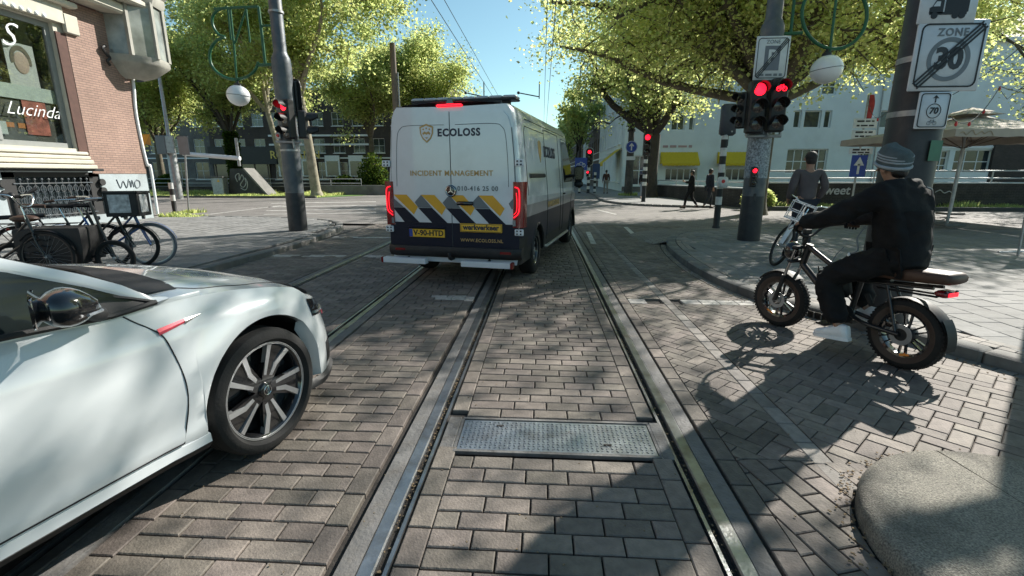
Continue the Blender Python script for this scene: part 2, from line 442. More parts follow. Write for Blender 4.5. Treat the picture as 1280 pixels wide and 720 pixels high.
def herring(planes, bbox, ang, cuts, L_=0.21, W=0.105, g=0.007, mi=0):
    """herringbone inside the half planes given by planes(x, y); bricks crossing an edge are sawn along it"""
    out = []; pitch = (L_ + g) / 2
    x0, x1, y0, y1 = bbox; cx, cy = (x0 + x1) / 2, (y0 + y1) / 2
    n = int(math.hypot(x1 - x0, y1 - y0) / pitch / 1.4) + 3
    ca, sa = math.cos(ang), math.sin(ang)
    for i in range(-n, n):
        for j in range(-n, n):
            k = (i - j) % 4
            if k == 0: u, v, r = (i + 1) * pitch, (j + .5) * pitch, 0
            elif k == 3: u, v, r = (i + .5) * pitch, (j + 1) * pitch, PI / 2
            else: continue
            x = cx + u * ca - v * sa; y = cy + u * sa + v * ca
            if not (x0 - .2 < x < x1 + .2 and y0 - .2 < y < y1 + .2): continue
            c_, s_ = math.cos(ang + r), math.sin(ang + r)
            P = [(x + a * c_ - b * s_, y + a * s_ + b * c_) for a, b in ((-L_ / 2, -W / 2), (L_ / 2, -W / 2), (L_ / 2, W / 2), (-L_ / 2, W / 2))]
            Q = P
            for nn, d in planes(x, y):
                Q = clip_poly(Q, nn, d)
                if len(Q) < 3: break
            if len(Q) < 3: continue
            A_ = abs(sum(Q[q][0] * Q[(q + 1) % len(Q)][1] - Q[(q + 1) % len(Q)][0] * Q[q][1] for q in range(len(Q)))) / 2
            if A_ > L_ * W * .985: out.append((x, y, L_, W - .001, ang + r, mi))
            elif A_ > .0009: cuts.append(Q)
    return out
def build_cuts(cuts, parent, m, z=0.0):
    h = MB()
    for Q in cuts:
        c = (sum(p[0] for p in Q) / len(Q), sum(p[1] for p in Q) / len(Q)); dz = R.uniform(-.0015, .0015) + settle(*c)
        ins = [(p[0] + (c[0] - p[0]) * .05, p[1] + (c[1] - p[1]) * .05) for p in Q]
        h.loft([[(*p, z - .04) for p in Q], [(*p, z - .004 + dz) for p in Q], [(*p, z + dz) for p in ins]], True, False, True)
    o = h.build('cut_bricks', m, parent); o['kind'] = 'stuff'

YN, YF = 0.9, 15.0
# bed under the setts
sheet('road', [(-5.45, -6), (4.2, -6), (4.2, 15.2), (-5.45, 15.2)], -0.03, mat('joint'))
RAILS = [(-0.625, -1), (0.785, 1), (-2.05, 1), (-3.46, -1)]      # groove centre, side of the head
def no_cover(p): return 2.36 < p[1] < 2.84
tp = bpy.data.objects.new('track_paving', None); COL.objects.link(tp); tp['kind'] = 'structure'
SETT = [mat('sett'), mat('sett_light'), mat('sett_pale')]
lay(tp, rows(-0.58, 0.74, YN, YF, skip=no_cover), SETT)
mp_ = bpy.data.objects.new('middle_paving', None); COL.objects.link(mp_); mp_['kind'] = 'structure'
def fm_mid(p): return 1 if (5.72 < p[1] < 5.98 and -1.45 < p[0] < -0.86) else 0
lay(mp_, rows(-1.86, -0.845, YN, YF, fm=fm_mid), SETT)
lp = bpy.data.objects.new('far_track_paving', None); COL.objects.link(lp); lp['kind'] = 'structure'
def fm_l(p): return 1 if (abs(p[1] - 8.9) < .09 or abs(p[1] - 11.7) < .1) and R.random() < .8 else 0
lay(lp, rows(-3.41, -2.10, 2.0, YF, fm=fm_l), SETT)
ll = bpy.data.objects.new('left_lane_paving', None); COL.objects.link(ll); ll['kind'] = 'structure'
lay(ll, rows(-5.25, -3.66, 2.0, YF, fm=fm_l), SETT, near=300)
# right lane
KERB = [(4.9, 1.2), (4.45, 2.3), (3.98, 3.4), (3.62, 4.1), (3.25, 4.85), (2.78, 5.7), (2.58, 6.5), (2.48, 7.4), (2.5, 8.6), (2.6, 9.8), (2.78, 10.8), (3.1, 11.8), (3.7, 12.7), (4.7, 13.3), (6.2, 13.6), (9, 13.7), (16, 13.8), (26, 13.9), (42, 13.9)]
KP = smooth_pts([(x, y, 0) for x, y in KERB], 6)
def kerb_x(y):
    ys = [p.y for p in KP]; xs = [p.x for p in KP]
    return interp(y, ys[:84], xs[:84])
PL = Vector((2.17, 1.70)); PR = 0.76
def off_plinth(x, y, m=0.08): return math.hypot(x - PL.x, y - PL.y) > PR + m
rp = bpy.data.objects.new('right_lane_paving', None); COL.objects.link(rp); rp['kind'] = 'structure'
pc = []
for (x, y0, y1) in ((1.035, YN, YF), (1.56, 2.2, YF)):
    y = y0
    while y < y1:
        pc.append((x, y + .105, .21, .105, PI / 2, 0 if x < 1.5 else 2)); y += .218
y = 5.78
for q in range(2):
    x = 1.2
    while x < 2.7:
        if abs(x - 1.56) > .16: pc.append((x, y + q * .115, .21, .105, 0, 1))
        x += .218
def kplane(y):
    e = .3; x_, xa, xb = kerb_x(y), kerb_x(y - e), kerb_x(y + e); t = Vector((xb - xa, 2 * e)).normalized(); n = (t.y, -t.x)
    return (n, n[0] * x_ + n[1] * y - .135)
def pl_plane(x, y):
    v = (Vector((x, y)) - PL); n = -v.normalized(); return ((n.x, n.y), n.dot(PL) - (PR + .012))
cuts = []
band = lambda y: [((0, 1), 5.72)] if y < 5.84 else [((0, -1), -5.955)]
pl1 = lambda x, y: [((-1, 0), -1.092), ((1, 0), 1.503), ((0, -1), -2.44)] + band(y)
def pl2(x, y):
    out = [((-1, 0), -1.618), kplane(y), ((0, -1), -2.3)] + band(y)
    if math.hypot(x - PL.x, y - PL.y) < 1.4: out.append(pl_plane(x, y))
    return out
pc += herring(pl1, (1.05, 1.55, 2.4, 15), PI / 4, cuts)
pc += herring(pl2, (1.6, 5.2, 2.2, 15), PI / 4, cuts)
build_cuts(cuts, rp, mat('sett'))
# stretcher bond by the plinth
a = PI / 2 + 0.27
ca, sa = math.cos(a), math.sin(a)
cuts2 = []
for i in range(-18, 18):
    for j in range(-14, 14):
        u = i * .218 + (j % 2) * .109; v = j * .113
        x = 1.35 + u * ca - v * sa; y = 1.7 + u * sa + v * ca
        if 1.0 < x < 2.1 and 0.8 < y < 2.6:
            c_, s_ = math.cos(a), math.sin(a); Q = [(x + p * c_ - q * s_, y + p * s_ + q * c_) for p, q in ((-.105, -.0525), (.105, -.0525), (.105, .0525), (-.105, .0525))]
            for nn, d in [((-1, 0), -1.092), ((0, 1), 2.435), pl_plane(x, y)]:
                Q = clip_poly(Q, nn, d)
                if len(Q) < 3: break
            if len(Q) >= 3: (pc.append((x, y, .21, .105, a, 0)) if len(Q) == 4 and abs(Q[0][0] - (x - .105 * c_ + .0525 * s_)) < 1e-6 and abs(Q[2][0] - (x + .105 * c_ - .0525 * s_)) < 1e-6 else cuts2.append(Q))
build_cuts(cuts2, rp, mat('sett'))
# collar round the plinth
for k in range(26):
    t = -0.4 + k * .128
    x, y = PL.x + (PR + .07) * math.cos(t), PL.y + (PR + .07) * math.sin(t)
    pass
lay(rp, pc, SETT)
# fill beyond the nose of the kerb : gutter course follows the kerb
mb = MB()
# rails: head, lip, groove, edging
for gx, sd in RAILS:
    t = thing('tram_rail', {-0.625: 'left grooved steel rail of the tram track under the van, full of dry litter', 0.785: 'right grooved steel rail of the nearer tram track beside the motorbike lane',
              -2.05: 'grooved tram rail just left of the van, passing the white car nose', -3.46: 'farthest left grooved tram rail, beyond the white car bonnet'}[gx], 'tram rail', (0, 0, 0))
    Y0, Y1 = 0.6, 78
    h = MB(); x0, x1 = gx + sd * .018, gx + sd * .085
    h.loft([[(x0, y, -.03), (x0, y, -.004), (x0 + sd * .006, y, 0.004), (x1 - sd * .006, y, 0.004), (x1, y, 0), (x1, y, -.03)] for y in (Y0, 5, 12, 30, Y1)], False)
    h.build('rail_head', mat('rail'), t)
    h = MB(); a0, a1 = gx - sd * .018, gx - sd * .036
    h.loft([[(a0, y, -.03), (a0, y, -.001), (a1, y, 0.001), (a1, y, -.03)] for y in (Y0, 5, 12, 30, Y1)], False)
    h.build('rail_lip', mat('rail'), t)
    h = MB(); h.add([(gx - .024, Y0, -.024), (gx + .024, Y0, -.024), (gx + .024, Y1, -.024), (gx - .024, Y1, -.024)], [(0, 1, 2, 3)])
    h.build('groove', mat('groove'), t)
    h = MB(); b0, b1 = gx + sd * .088, gx + sd * .172
    h.loft([[(b0, y, -.03), (b0, y, .0), (b1, y, .001), (b1, y, -.03)] for y in (Y0, 12, Y1)], False)
    h.build('rail_edging', mat('rail_edge'), t)
    if abs(gx) < 1:
        h = MB()
        for k in range(300 if sd < 0 else 70):
            y = 0.9 + abs(R.gauss(0, 1)) * 1.8 + R.random() * 2
            s_ = R.uniform(.003, .009)
            h.box((gx + R.uniform(-.016, .016), y, -.021 + R.uniform(0, .008)), (s_, s_ * R.uniform(.7, 2.2), s_ * .6), 0, R.uniform(0, 3))
        o = h.build('litter', mat('gdirt'), t); o['kind'] = 'stuff'
# far track areas: junction floor in front
sheet('junction', [(-5.45, 15.0), (-60, 16.5), (-60, 33), (-12, 38), (-9.5, 60), (-9.5, 400), (8, 400), (8, 22), (60, 22), (60, 14.2), (4.2, 14.2), (4.2, 15.0)], 0.0, mat('roadfar'))
# tread-plate cover between the rails
t = thing('track_cover', 'galvanised diamond tread plate cover set in the bricks between the tram rails', 'cover plate', (0.08, 2.6, 0))
h = MB(); h.box((0.02, 0, -.012), (1.14, 0.33, .02)); pl = h.build('tread_plate', mat('plate'), t)
h = MB()
for i in range(40):
    for j in range(12):
        x = -0.54 + (i + .5) * 1.12 / 40; y = -.155 + (j + .5) * .31 / 12
        a = PI / 4 if (i + j) % 2 else -PI / 4
        h.prism([(-.0115, -.0022), (.0115, -.0022), (.0065, .0034), (-.0065, .0034)], -.0032, .0032, 0, Matrix.Translation((x, y, -.0012)) @ Matrix.Rotation(a, 4, 'Z'))
o = h.build('tread_pattern', mat('plate'), pl); o['kind'] = 'stuff'
for (x, y) in ((-.32, .1), (.32, -.08)):
    h = MB(); h.box((x, y, .0012), (.045, .014, .004)); h.build('lifting_slot', mat('groove'), t)
for x, w in ((-.615, .08), (.645, .07)):
    h = MB(); h.cbox((x, 0, -.012), (w, .40, .026), .004); h.build('end_plate', mat('rail_edge'), t)
h = MB()
for y in (-.185, .185): h.box((0.02, y, -.008), (1.17, .022, .022))
for x in (-.563, .603): h.box((x, 0, -.009), (.016, .348, .021))
h.build('frame', mat('rail_edge'), t)
# sand bed below
mb = MB(); mb.box((0.08, 2.6, -.045), (1.3, .5, .03)); struct('cover_bed', mb, mat('groove'))

# plinth at the lower right
t = thing('concrete_island', 'rounded exposed aggregate concrete island with cracks in the lower right corner', 'traffic island', (PL.x, PL.y, 0))
prof = [(PR, -.02), (PR, .055), (PR - .010, .078), (PR - .03, .09), (PR - .12, .096), (PR * .5, .105), (.001, .110)]
def sector(a0, a1, n=18):
    h = MB(); rings = []
    for r, z in prof: rings.append([(r * math.cos(lerp(a0, a1, k / n)), r * math.sin(lerp(a0, a1, k / n)), z) for k in range(n + 1)])
    h.loft(rings, False); return h
# joints: cut lines modelled as thin grooves between slabs
def slab_piece(poly, z=.0):
    return poly
for (a0, a1) in ((0.9, 1.62), (1.632, 5.2)):
    sector(a0, a1, 40).build('island_slab', mat('agg'), t, 50)
sector(-1.08, 0.888, 26).build('island_slab', mat('agg'), t, 50)
h = MB(); h.lathe([(PR - .012, -.02), (PR - .012, .05), (PR - .03, .075), (PR - .12, .088), (.3, .097), (.001, .102)], 40); h.build('joint_filler', mat('groove'), t)
sheet('plinth_apron', [(1.2, .4), (6, .4), (6, 3.6), (4.4, 3.6), (1.2, .6)], -.02, mat('joint'))
pv = []
for i in range(16):
    for j in range(14):
        x, y = 2.75 + i * .11 * 2, 0.8 + j * .11
        x += (j % 2) * .11
        if off_plinth(x, y, .16) and x < kerb_x(y) - .25 and y < 2.3: pv.append((x, y, .21, .105, 0, 0))
# ---- pavement right
def poly_in(x, y, poly):
    c = False; n = len(poly)
    for i in range(n):
        x1, y1 = poly[i]; x2, y2 = poly[(i + 1) % n]
        if (y1 > y) != (y2 > y) and x < (x2 - x1) * (y - y1) / (y2 - y1) + x1: c = not c
    return c
ZS = 0.10
kp2 = [(p.x + .1, p.y) for p in KP]
side_poly = [(p[0] + .06, p[1]) for p in kp2] + [(42, 1.0)]
mb = MB(); mb.flat(side_poly, -.03, ZS - .035)
struct('pavement_bed', mb, mat('joint'))
pv_o = bpy.data.objects.new('pavement', None); COL.objects.link(pv_o); pv_o['kind'] = 'structure'
tiles = []
for i in range(60):
    for j in range(48):
        x = 2.3 + i * .304; y = 1.2 + j * .304 - (i % 2) * .152
        if not (y < 15): continue
        if all(poly_in(x + dx, y + dy, side_poly) for dx in (-.15, .15) for dy in (-.15, .15)): tiles.append((x, y, .299, .299, 0, 0))
# cut strip next to the kerb
for i in range(6, len(KP) - 1):
    a, b = KP[i], KP[i + 1]
    if a.x > 12: break
    d = (b - a); n_ = Vector((d.y, -d.x, 0)).normalized(); L_ = d.length
    k = max(1, round(L_ / .21))
    for q in range(k):
        for w in range(2):
            c = a + d * ((q + .5) / k) + n_ * (.2 + .06 + w * .11)
            tiles.append((c.x, c.y, L_ / k - .008, .104, math.atan2(d.y, d.x), 1))
lay(pv_o, tiles, [mat('slab'), mat('sett_pale')], name='paving_tile', near=300, z=ZS, jz=.0015, tilt=.003, ch=.004, rest='far_paving_tiles')
sheet('pavement_far', [(20.4, 1), (42, 1), (42, 13.8), (20.4, 13.7)], ZS - .006, mat('slab'))
# kerb stones
kb = bpy.data.objects.new('kerb', None); COL.objects.link(kb); kb['kind'] = 'structure'
def kerb_run(P, step, w, z0, z1, parent, maxx=14):
    # resample
    pts = [P[0]]; acc = 0
    for a, b in zip(P[:-1], P[1:]):
        acc += (b - a).length
        if acc >= step: pts.append(b); acc = 0
    for a, b in zip(pts[:-1], pts[1:]):
        if a.x > maxx: break
        d = b - a; L_ = d.length - .008; c = (a + b) / 2
        n_ = Vector((d.y, -d.x, 0)).normalized()
        h = MB(); h.cbox((0, 0, 0), (L_, w, z1 - z0), .018)
        o = h.build('kerbstone', mat('kerb'), parent, 40); o.location = (c.x + n_.x * w / 2, c.y + n_.y * w / 2, (z0 + z1) / 2 + R.uniform(-.002, .002)); o.rotation_euler = (R.gauss(0, .006), 0, math.atan2(d.y, d.x))
kerb_run(KP, .55, .19, -.1, ZS + .004, kb, 41)
# dropped edge: the pavement ramps down to the crossing on its far side
mb = MB(); rg = []
for i in range(60, len(KP) - 1):
    d = (KP[i + 1] - KP[i - 1]).normalized(); n_ = Vector((-d.y, d.x, 0)); k_ = min(1, (i - 60) / 8)
    rg.append([tuple(KP[i] + Vector((0, 0, ZS + .002)) - n_ * .12), tuple(KP[i] + n_ * (.25 + .9 * k_) + Vector((0, 0, .004)))])
mb.loft(rg, False); struct('dropped_kerb', mb, mat('roadfar'))
# gutter course
gpc = []
for i in range(0, len(KP) - 1):
    a, b = KP[i], KP[i + 1]
    if a.x > 8: break
    d = b - a; n_ = Vector((-d.y, d.x, 0)).normalized(); k = max(1, round(d.length / .215))
    for q in range(k):
        c = a + d * ((q + .5) / k) + n_ * .062
        gpc.append((c.x, c.y, d.length / k - .008, .104, math.atan2(d.y, d.x), 2))
lay(kb, gpc, SETT, name='gutter_brick', near=200, rest='far_gutter_bricks')
# drain in the gutter
t = thing('gutter_drain', 'dark cast iron kerb inlet drain in the right kerb face', 'drain', (3.0, 5.22, 0.0), math.atan2(1.56, -.82))
h = MB(); h.box((0, -.0, .03), (.42, .03, .075)); h.build('inlet_frame', mat('groove'), t)
for k in range(5): h = MB(); h.box((-.16 + k * .08, .018, .03), (.012, .012, .07)); h.build('inlet_bar', mat('rail_edge'), t)
# ---- pavement left
KL = smooth_pts([(-5.3, -6, 0), (-5.32, 2, 0), (-5.3, 5, 0), (-5.28, 7.5, 0), (-5.2, 9, 0), (-5.22, 10.3, 0), (-5.45, 12.0, 0), (-5.9, 14.0, 0), (-7.2, 15.6, 0), (-10, 16.4, 0), (-20, 16.9, 0), (-45, 17.2, 0)], 5)
mb = MB(); lpoly = [(p.x - .2, p.y) for p in KL] + [(-45, -6)]
mb.flat(lpoly, -.03, .065); struct('left_pavement_bed', mb, mat('joint'))
lt = []
for i in range(34):
    for j in range(44):
        x = -5.75 - i * .304; y = 3.0 + j * .304 - (i % 2) * .152
        if x > -13.35 or y > 15.95:
            if all(poly_in(x + dx, y + dy, lpoly) for dx in (-.15, .15) for dy in (-.15, .15)): lt.append((x, y, .299, .299, 0, 0))
lf = bpy.data.objects.new('left_pavement', None); COL.objects.link(lf); lf['kind'] = 'structure'
lay(lf, lt, [mat('slab')], name='paving_tile', near=300, z=ZS, jz=.0015, tilt=.003, ch=.004, rest='far_paving_tiles')
kl = bpy.data.objects.new('left_kerb', None); COL.objects.link(kl); kl['kind'] = 'structure'
pts = [Vector((-p.x, p.y, 0)) for p in KL]
acc = 0; q = [KL[0]]
for a_, b_ in zip(KL[:-1], KL[1:]):
    acc += (b_ - a_).length
    if acc > .8: q.append(b_); acc = 0
for a_, b_ in zip(q[:-1], q[1:]):
    d = b_ - a_; L_ = min(d.length, 60) - .01; n_ = Vector((-d.y, d.x, 0)).normalized(); c = (a_ + b_) / 2 + n_ * .1
    h = MB(); h.cbox((0, 0, 0), (L_, .19, .2), .018); o = h.build('kerbstone', mat('kerb'), kl, 40); o.location = (c.x, c.y, .004); o.rotation_euler = (0, 0, math.atan2(d.y, d.x))
# dashed line + markings in junction, pedestrian crossing on the left
mk = MB()
for (x, y, l, w, a_) in ((1.56, 13.4, 1.6, .12, PI / 2), (1.56, 17, 1.6, .12, PI / 2), (1.6, 21, 1.6, .12, PI / 2)):
    pass
def stripe(mb, p, q, w, z=.005):
    p, q = Vector(p), Vector(q); d = (q - p).normalized(); n_ = Vector((-d.y, d.x, 0)) * w / 2
    mb.add([(*(p + n_).xy, z), (*(p - n_).xy, z), (*(q - n_).xy, z), (*(q + n_).xy, z)], [(0, 1, 2, 3)])
for k in range(4): stripe(mk, G(330 + k * 3, 268 - k * 4.6, 0), G(470, 266 - k * 4.6, 0), .22 + .1 * k)
stripe(mk, G(262, 268), G(360, 256), .14)
for a_, b_ in (((745, 262), (770, 268)), ((782, 284), (795, 296)), ((742, 305), (735, 290))): stripe(mk, G(*a_), G(*b_), .12)
struct('road_marking', mk, mat('white_line'))
# far right island pavement at the corner
isl = [(3.9, 60), (3.95, 38.6), (3.6, 30), (3.75, 27.3), (4.4, 25.2), (5.8, 23.9), (8.2, 23.2), (8.2, 60)]
mb = MB(); mb.flat([(p[0], p[1]) for p in isl], -.02, .09); struct('corner_pavement', mb, mat('slab'))
ks = smooth_pts([(p[0], p[1], 0) for p in isl[:7]], 5); cko = bpy.data.objects.new('corner_kerb', None); COL.objects.link(cko); cko['kind'] = 'structure'
mb = MB()
for a_, b_ in zip(ks[:-1], ks[1:]):
    d = b_ - a_; c = (a_ + b_) / 2
    h = MB(); h.cbox((0, 0, 0), (max(d.length - .01, .05), .18, .16), .015); o = h.build('kerbstone', mat('rail_edge'), cko, 40); o.location = (c.x, c.y, .03); o.rotation_euler = (0, 0, math.atan2(d.y, d.x))
# ================================================================== VEHICLES
W_['white_paint'] = M('white car paint', (0.56, 0.59, 0.60), 0.24, var=0.02, spec=0.5, coat=1.0)
W_['van_white'] = M('silver white van paint', (0.60, 0.65, 0.70), 0.3, 0.15, var=0.03, spec=0.5, coat=0.8, dirt=0.12, ds=1.2)
W_['navy'] = M('navy film', (0.005, 0.008, 0.022), 0.5, var=0.1, spec=0.3, coat=0.0, dirt=0.12, ds=3, dcol=(.05, .045, .04))
W_['v_grey'] = M('grey film', (0.13, 0.15, 0.17), 0.35, var=0.05)
W_['v_white'] = M('white reflective film', (0.68, 0.71, 0.74), 0.35, var=0.05)
W_['v_yel'] = M('amber reflective film', (0.70, 0.36, 0.02), 0.4, var=0.08)
W_['gold'] = M('gold lettering', (0.50, 0.32, 0.12), 0.5, var=0.05)
W_['ink'] = M('dark blue lettering', (0.018, 0.024, 0.05), 0.45, var=0.05)
W_['black_pl'] = M('black plastic trim', (0.012, 0.012, 0.013), 0.6, var=0.2, bump=0.1, bs=200, dirt=0.3, ds=4, dcol=(.06, .055, .05))
W_['black_gl'] = M('gloss black', (0.012, 0.012, 0.013), 0.12, var=0.05, coat=0.8)
W_['black_mt'] = M('matt black paint', (0.015, 0.015, 0.016), 0.6, var=0.2)
W_['rubber'] = M('tyre rubber', (0.009, 0.009, 0.009), 0.85, var=0.25, bump=0.25, bs=90, dirt=0.2, ds=6, dcol=(.04, .036, .033))
W_['alloy'] = M('machined alloy', (0.55, 0.56, 0.57), 0.3, 0.8, var=0.1, bump=0.05)
W_['steel'] = M('painted steel silver', (0.35, 0.36, 0.37), 0.4, 0.6, var=0.15, dirt=0.3, ds=5)
W_['chrome'] = M('chrome', (0.7, 0.7, 0.7), 0.12, 1.0, var=0.05)
W_['glass_dk'] = M('tinted window glass', (0.012, 0.016, 0.016), 0.06, var=0.3, vs=2, spec=0.45, coat=0.0)
W_['red_lens'] = M('red lamp lens', (0.17, 0.005, 0.007), 0.15, var=0.1, spec=0.6, coat=0.6)
W_['red_glow'] = M('lit red lamp', (0.8, 0.02, 0.03), 0.2, var=0.02, emit=(1.0, 0.012, 0.03), est=0.8)
W_['clear_lens'] = M('clear lamp glass', (0.25, 0.27, 0.29), 0.08, 0.3, var=0.5, vs=40, coat=1.0)
W_['yplate'] = M('yellow number plate', (0.80, 0.46, 0.03), 0.4, var=0.05)
W_['blue'] = M('blue enamel', (0.02, 0.06, 0.33), 0.4, var=0.08)
W_['red_badge'] = M('red trim badge', (0.55, 0.05, 0.08), 0.3, 0.2, var=0.1, coat=0.5)
W_['seam'] = M('panel gap', (0.006, 0.006, 0.007), 0.8)

def RX(a): return Matrix.Rotation(a, 4, 'X')
def RY(a): return Matrix.Rotation(a, 4, 'Y')
def RZ(a): return Matrix.Rotation(a, 4, 'Z')
def TR(*v): return Matrix.Translation(v)

def car_wheel(parent, c, Rr, wd, rimr, side, style):
    """axle along local X; side=+1: outer face towards +x"""
    w = thing('wheel', None, None); w.parent = parent; w.location = c
    ax = RY(PI / 2)
    h = MB(); hw = wd / 2
    h.lathe([(rimr + .004, -hw * .8), (rimr + .02, -hw), (Rr - .03, -hw), (Rr - .008, -hw * .86), (Rr, -hw * .6), (Rr, hw * .6), (Rr - .008, hw * .86), (Rr - .03, hw), (rimr + .02, hw), (rimr + .004, hw * .8)], 64, 0, ax, (False, False))
    for q in (-.5, -.17, .17, .5): h.lathe([(Rr - .001, q * hw - .004), (Rr + .0015, q * hw), (Rr - .001, q * hw + .004)], 64, 0, ax, (False, False))
    h.build('tyre', mat('rubber'), w, 40)
    h = MB()
    f = side * hw * .75
    h.lathe([(rimr + .006, f), (rimr - .004, f + side * .004), (rimr - .014, f - side * .004), (rimr - .022, f - side * .03), (rimr - .03, -f * .6), (.05, -f * .6)], 48, 0, ax, (False, False))
    h.lathe([(.055, f - side * .07), (rimr - .03, f - side * .075)], 32, 0, ax, (False, False))
    h.build('rim_barrel', mat('black_gl'), w, 40)
    h = MB(); h.lathe([(rimr + .004, f - side * .002), (rimr + .001, f + side * .004), (rimr - .008, f + side * .003), (rimr - .012, f - side * .006)], 64, 0, ax, (False, False)); h.build('rim', mat('alloy') if style == 'sport' else mat('steel'), w, 40)
    if style == 'sport':
        for k in range(5):
            sp = MB()
            for q in (-1, 1):
                a = 2 * PI * k / 5 + .25
                # two thin machined blades: one near radial, one kicked sideways at its outer end
                if q > 0: p = [(.040, .004), (.090, .010), (rimr - .006, .026), (rimr - .008, .052), (.088, .027), (.042, .018)]
                else: p = [(.040, -.006), (rimr * .56, -.022), (rimr - .006, -.088), (rimr - .016, -.116), (rimr * .52, -.045), (.042, -.022)]
                T = ax @ RZ(a)
                fr = [T @ Vector((x, y, f - side * (.004 + .02 * (1 - x / rimr)))) for x, y in p]
                bk = [T @ Vector((x * .98, y, f - side * (.03 + .02 * (1 - x / rimr)))) for x, y in p]
                sp.loft([fr, bk], True, True, True)
                # gloss black flank between the blades
            bl = MB(); p = [(.03, -.03), (rimr - .012, -.10), (rimr - .012, .04), (.03, .03)]; T = ax @ RZ(a)
            bl.loft([[T @ Vector((x, y, f - side * .018)) for x, y in p], [T @ Vector((x, y, f - side * .04)) for x, y in p]], True, True, True); bl.build('spoke_web', mat('black_gl'), w)
            sp.build('spoke', mat('alloy'), w)
        h = MB(); h.lathe([(.042, f - side * .03), (.036, f - side * .008), (.03, f - side * .004), (.001, f - side * .003)], 24, 0, ax); h.build('hub_cap', mat('black_gl'), w, 40)
        h = MB(); T = ax @ TR(0, 0, f - side * .001); h.torus((0, 0, 0), .022, .0022, 24, 6, 0, T)
        for pts in ([(-.014, .014, 0), (0, -.018, 0), (.014, .014, 0)], [(-.008, .018, 0), (0, .002, 0), (.008, .018, 0)]): h.tube([T @ RZ(PI / 2) @ Vector(p_) for p_ in pts], .0018, 5)
        h.build('wheel_emblem', mat('chrome'), w)
        h = MB(); h.lathe([(.03, f - side * .09), (rimr * .78, f - side * .09), (rimr * .78, f - side * .075), (.03, f - side * .075)], 32, 0, ax); h.build('brake_disc', mat('steel'), w, 40)
    else:
        h = MB()
        for k in range(8):
            a = 2 * PI * k / 8; T = ax @ RZ(a)
            p = [(.03, -.035), (rimr - .01, -.032), (rimr - .01, .032), (.03, .035)]
            h.loft([[T @ Vector((x, y, f - side * .03)) for x, y in p], [T @ Vector((x, y, f - side * .045)) for x, y in p]], True, True, True)
        h.lathe([(.07, f - side * .04), (.07, f - side * .015), (.05, f - side * .008), (.001, f - side * .006)], 20, 0, ax); h.build('spokes', mat('steel'), w, 40)
    return w

# ---------------------------------------------------------------- white hatchback
def rim_tab(x): return x
CW = dict(xs=[-3.3, -3.1, -2.9, -2.4, -1.5, -.6, -.3, .1, .25], ws=[.70, .79, .835, .868, .875, .872, .868, .862, .855])
ZSH = dict(xs=[-3.3, -3.0, -2.6, -1.5, -.9, -.6, -.46, -.3, -.1, .1, .22, .32, .41, .5, .6, .75], zs=[.88, .915, .905, .88, .862, .848, .855, .858, .842, .812, .785, .755, .715, .68, .65, .63])
def car_T(z):  # tumble
    return interp(z, [.12, .2, .31, .46, .60, .71, .80, .87, .95], [.93, .965, .985, 1.0, .998, .985, .955, .925, .86])
def car_YF(z): return interp(z, [.12, .22, .3, .4, .48, .55, .62, .70, .78], [.76, .80, .80, .77, .73, .68, .62, .55, .47])
NSIDE = 96; NFR = 34
def car_cols():
    cols = []
    ys = sorted(set([round(v, 4) for v in list(np.linspace(-3.28, .25, 70)) + [sgn * .372 * math.cos(t) + y0 for y0 in (0, -2.55) for sgn in (1,) for t in np.linspace(0.0, PI, 22)]]))
    ys = [y for y in ys if y <= .25]
    # the rear corner
    for y in ys: cols.append(('s', y))
    for k in range(1, NFR + 1): cols.append(('f', k / NFR * PI / 2))
    return cols
def car_xy(c, z):
    if c[0] == 's':
        y = c[1]; w = interp(y, CW['xs'], CW['ws']) * car_T(z)
        if y < -3.1: y = y - .03 * (1 - ((z - .5) / .5) ** 2)
    else:
        t = c[1]; e = .72
        w = .855 * (max(math.cos(t), 0)) ** e * car_T(z)
        y = .25 + (car_YF(z) - .25) * math.sin(t) ** (e + .12) + interp(z, [.45, .7], [0, .17]) * math.sin(t) ** 3
    for y0 in (0, -2.55):
        d = math.hypot(y - y0, z - .315)
        if abs(y - y0) < .6: w += .016 * math.exp(-((d - .39) / .085) ** 2)
    # sill ledge and body character line
    if c[0] == 's': w += .006 * math.exp(-((z - .743) / .018) ** 2) * (1 if y < -.1 else math.exp(-((y + .1) / .2) ** 2)) + .010 * math.exp(-((z - .30) / .03) ** 2)
    return w, y
def car_low(y):
    z = .235
    for y0 in (0, -2.55):
        if abs(y - y0) < .372: z = max(z, .315 + math.sqrt(max(.372 ** 2 - (y - y0) ** 2, 0)))
    return z
def car_pt(c, z, off=0.0):
    w, y = car_xy(c, z)
    if off:
        if c[0] == 's': return Vector((w + off, y, z))
        w2, y2 = car_xy((c[0], c[1] + .01), z); w1, y1 = car_xy((c[0], max(c[1] - .01, 0.001)), z)
        t = Vector((w2 - w1, y2 - y1, 0)).normalized(); n = Vector((t.y, -t.x, 0))
        if n.x < 0 and n.y < 0: n = -n
        return Vector((w, y, z)) + n * off
    return Vector((w, y, z))
car = thing('parked_car', 'white hatchback with black mirror and two-tone alloy wheel, nose beside the tracks', 'car', (-2.443, 2.65, 0), math.radians(-14.7))
car.scale = (1.128, 1.128, 1.128)
cols = car_cols(); NZ = 22
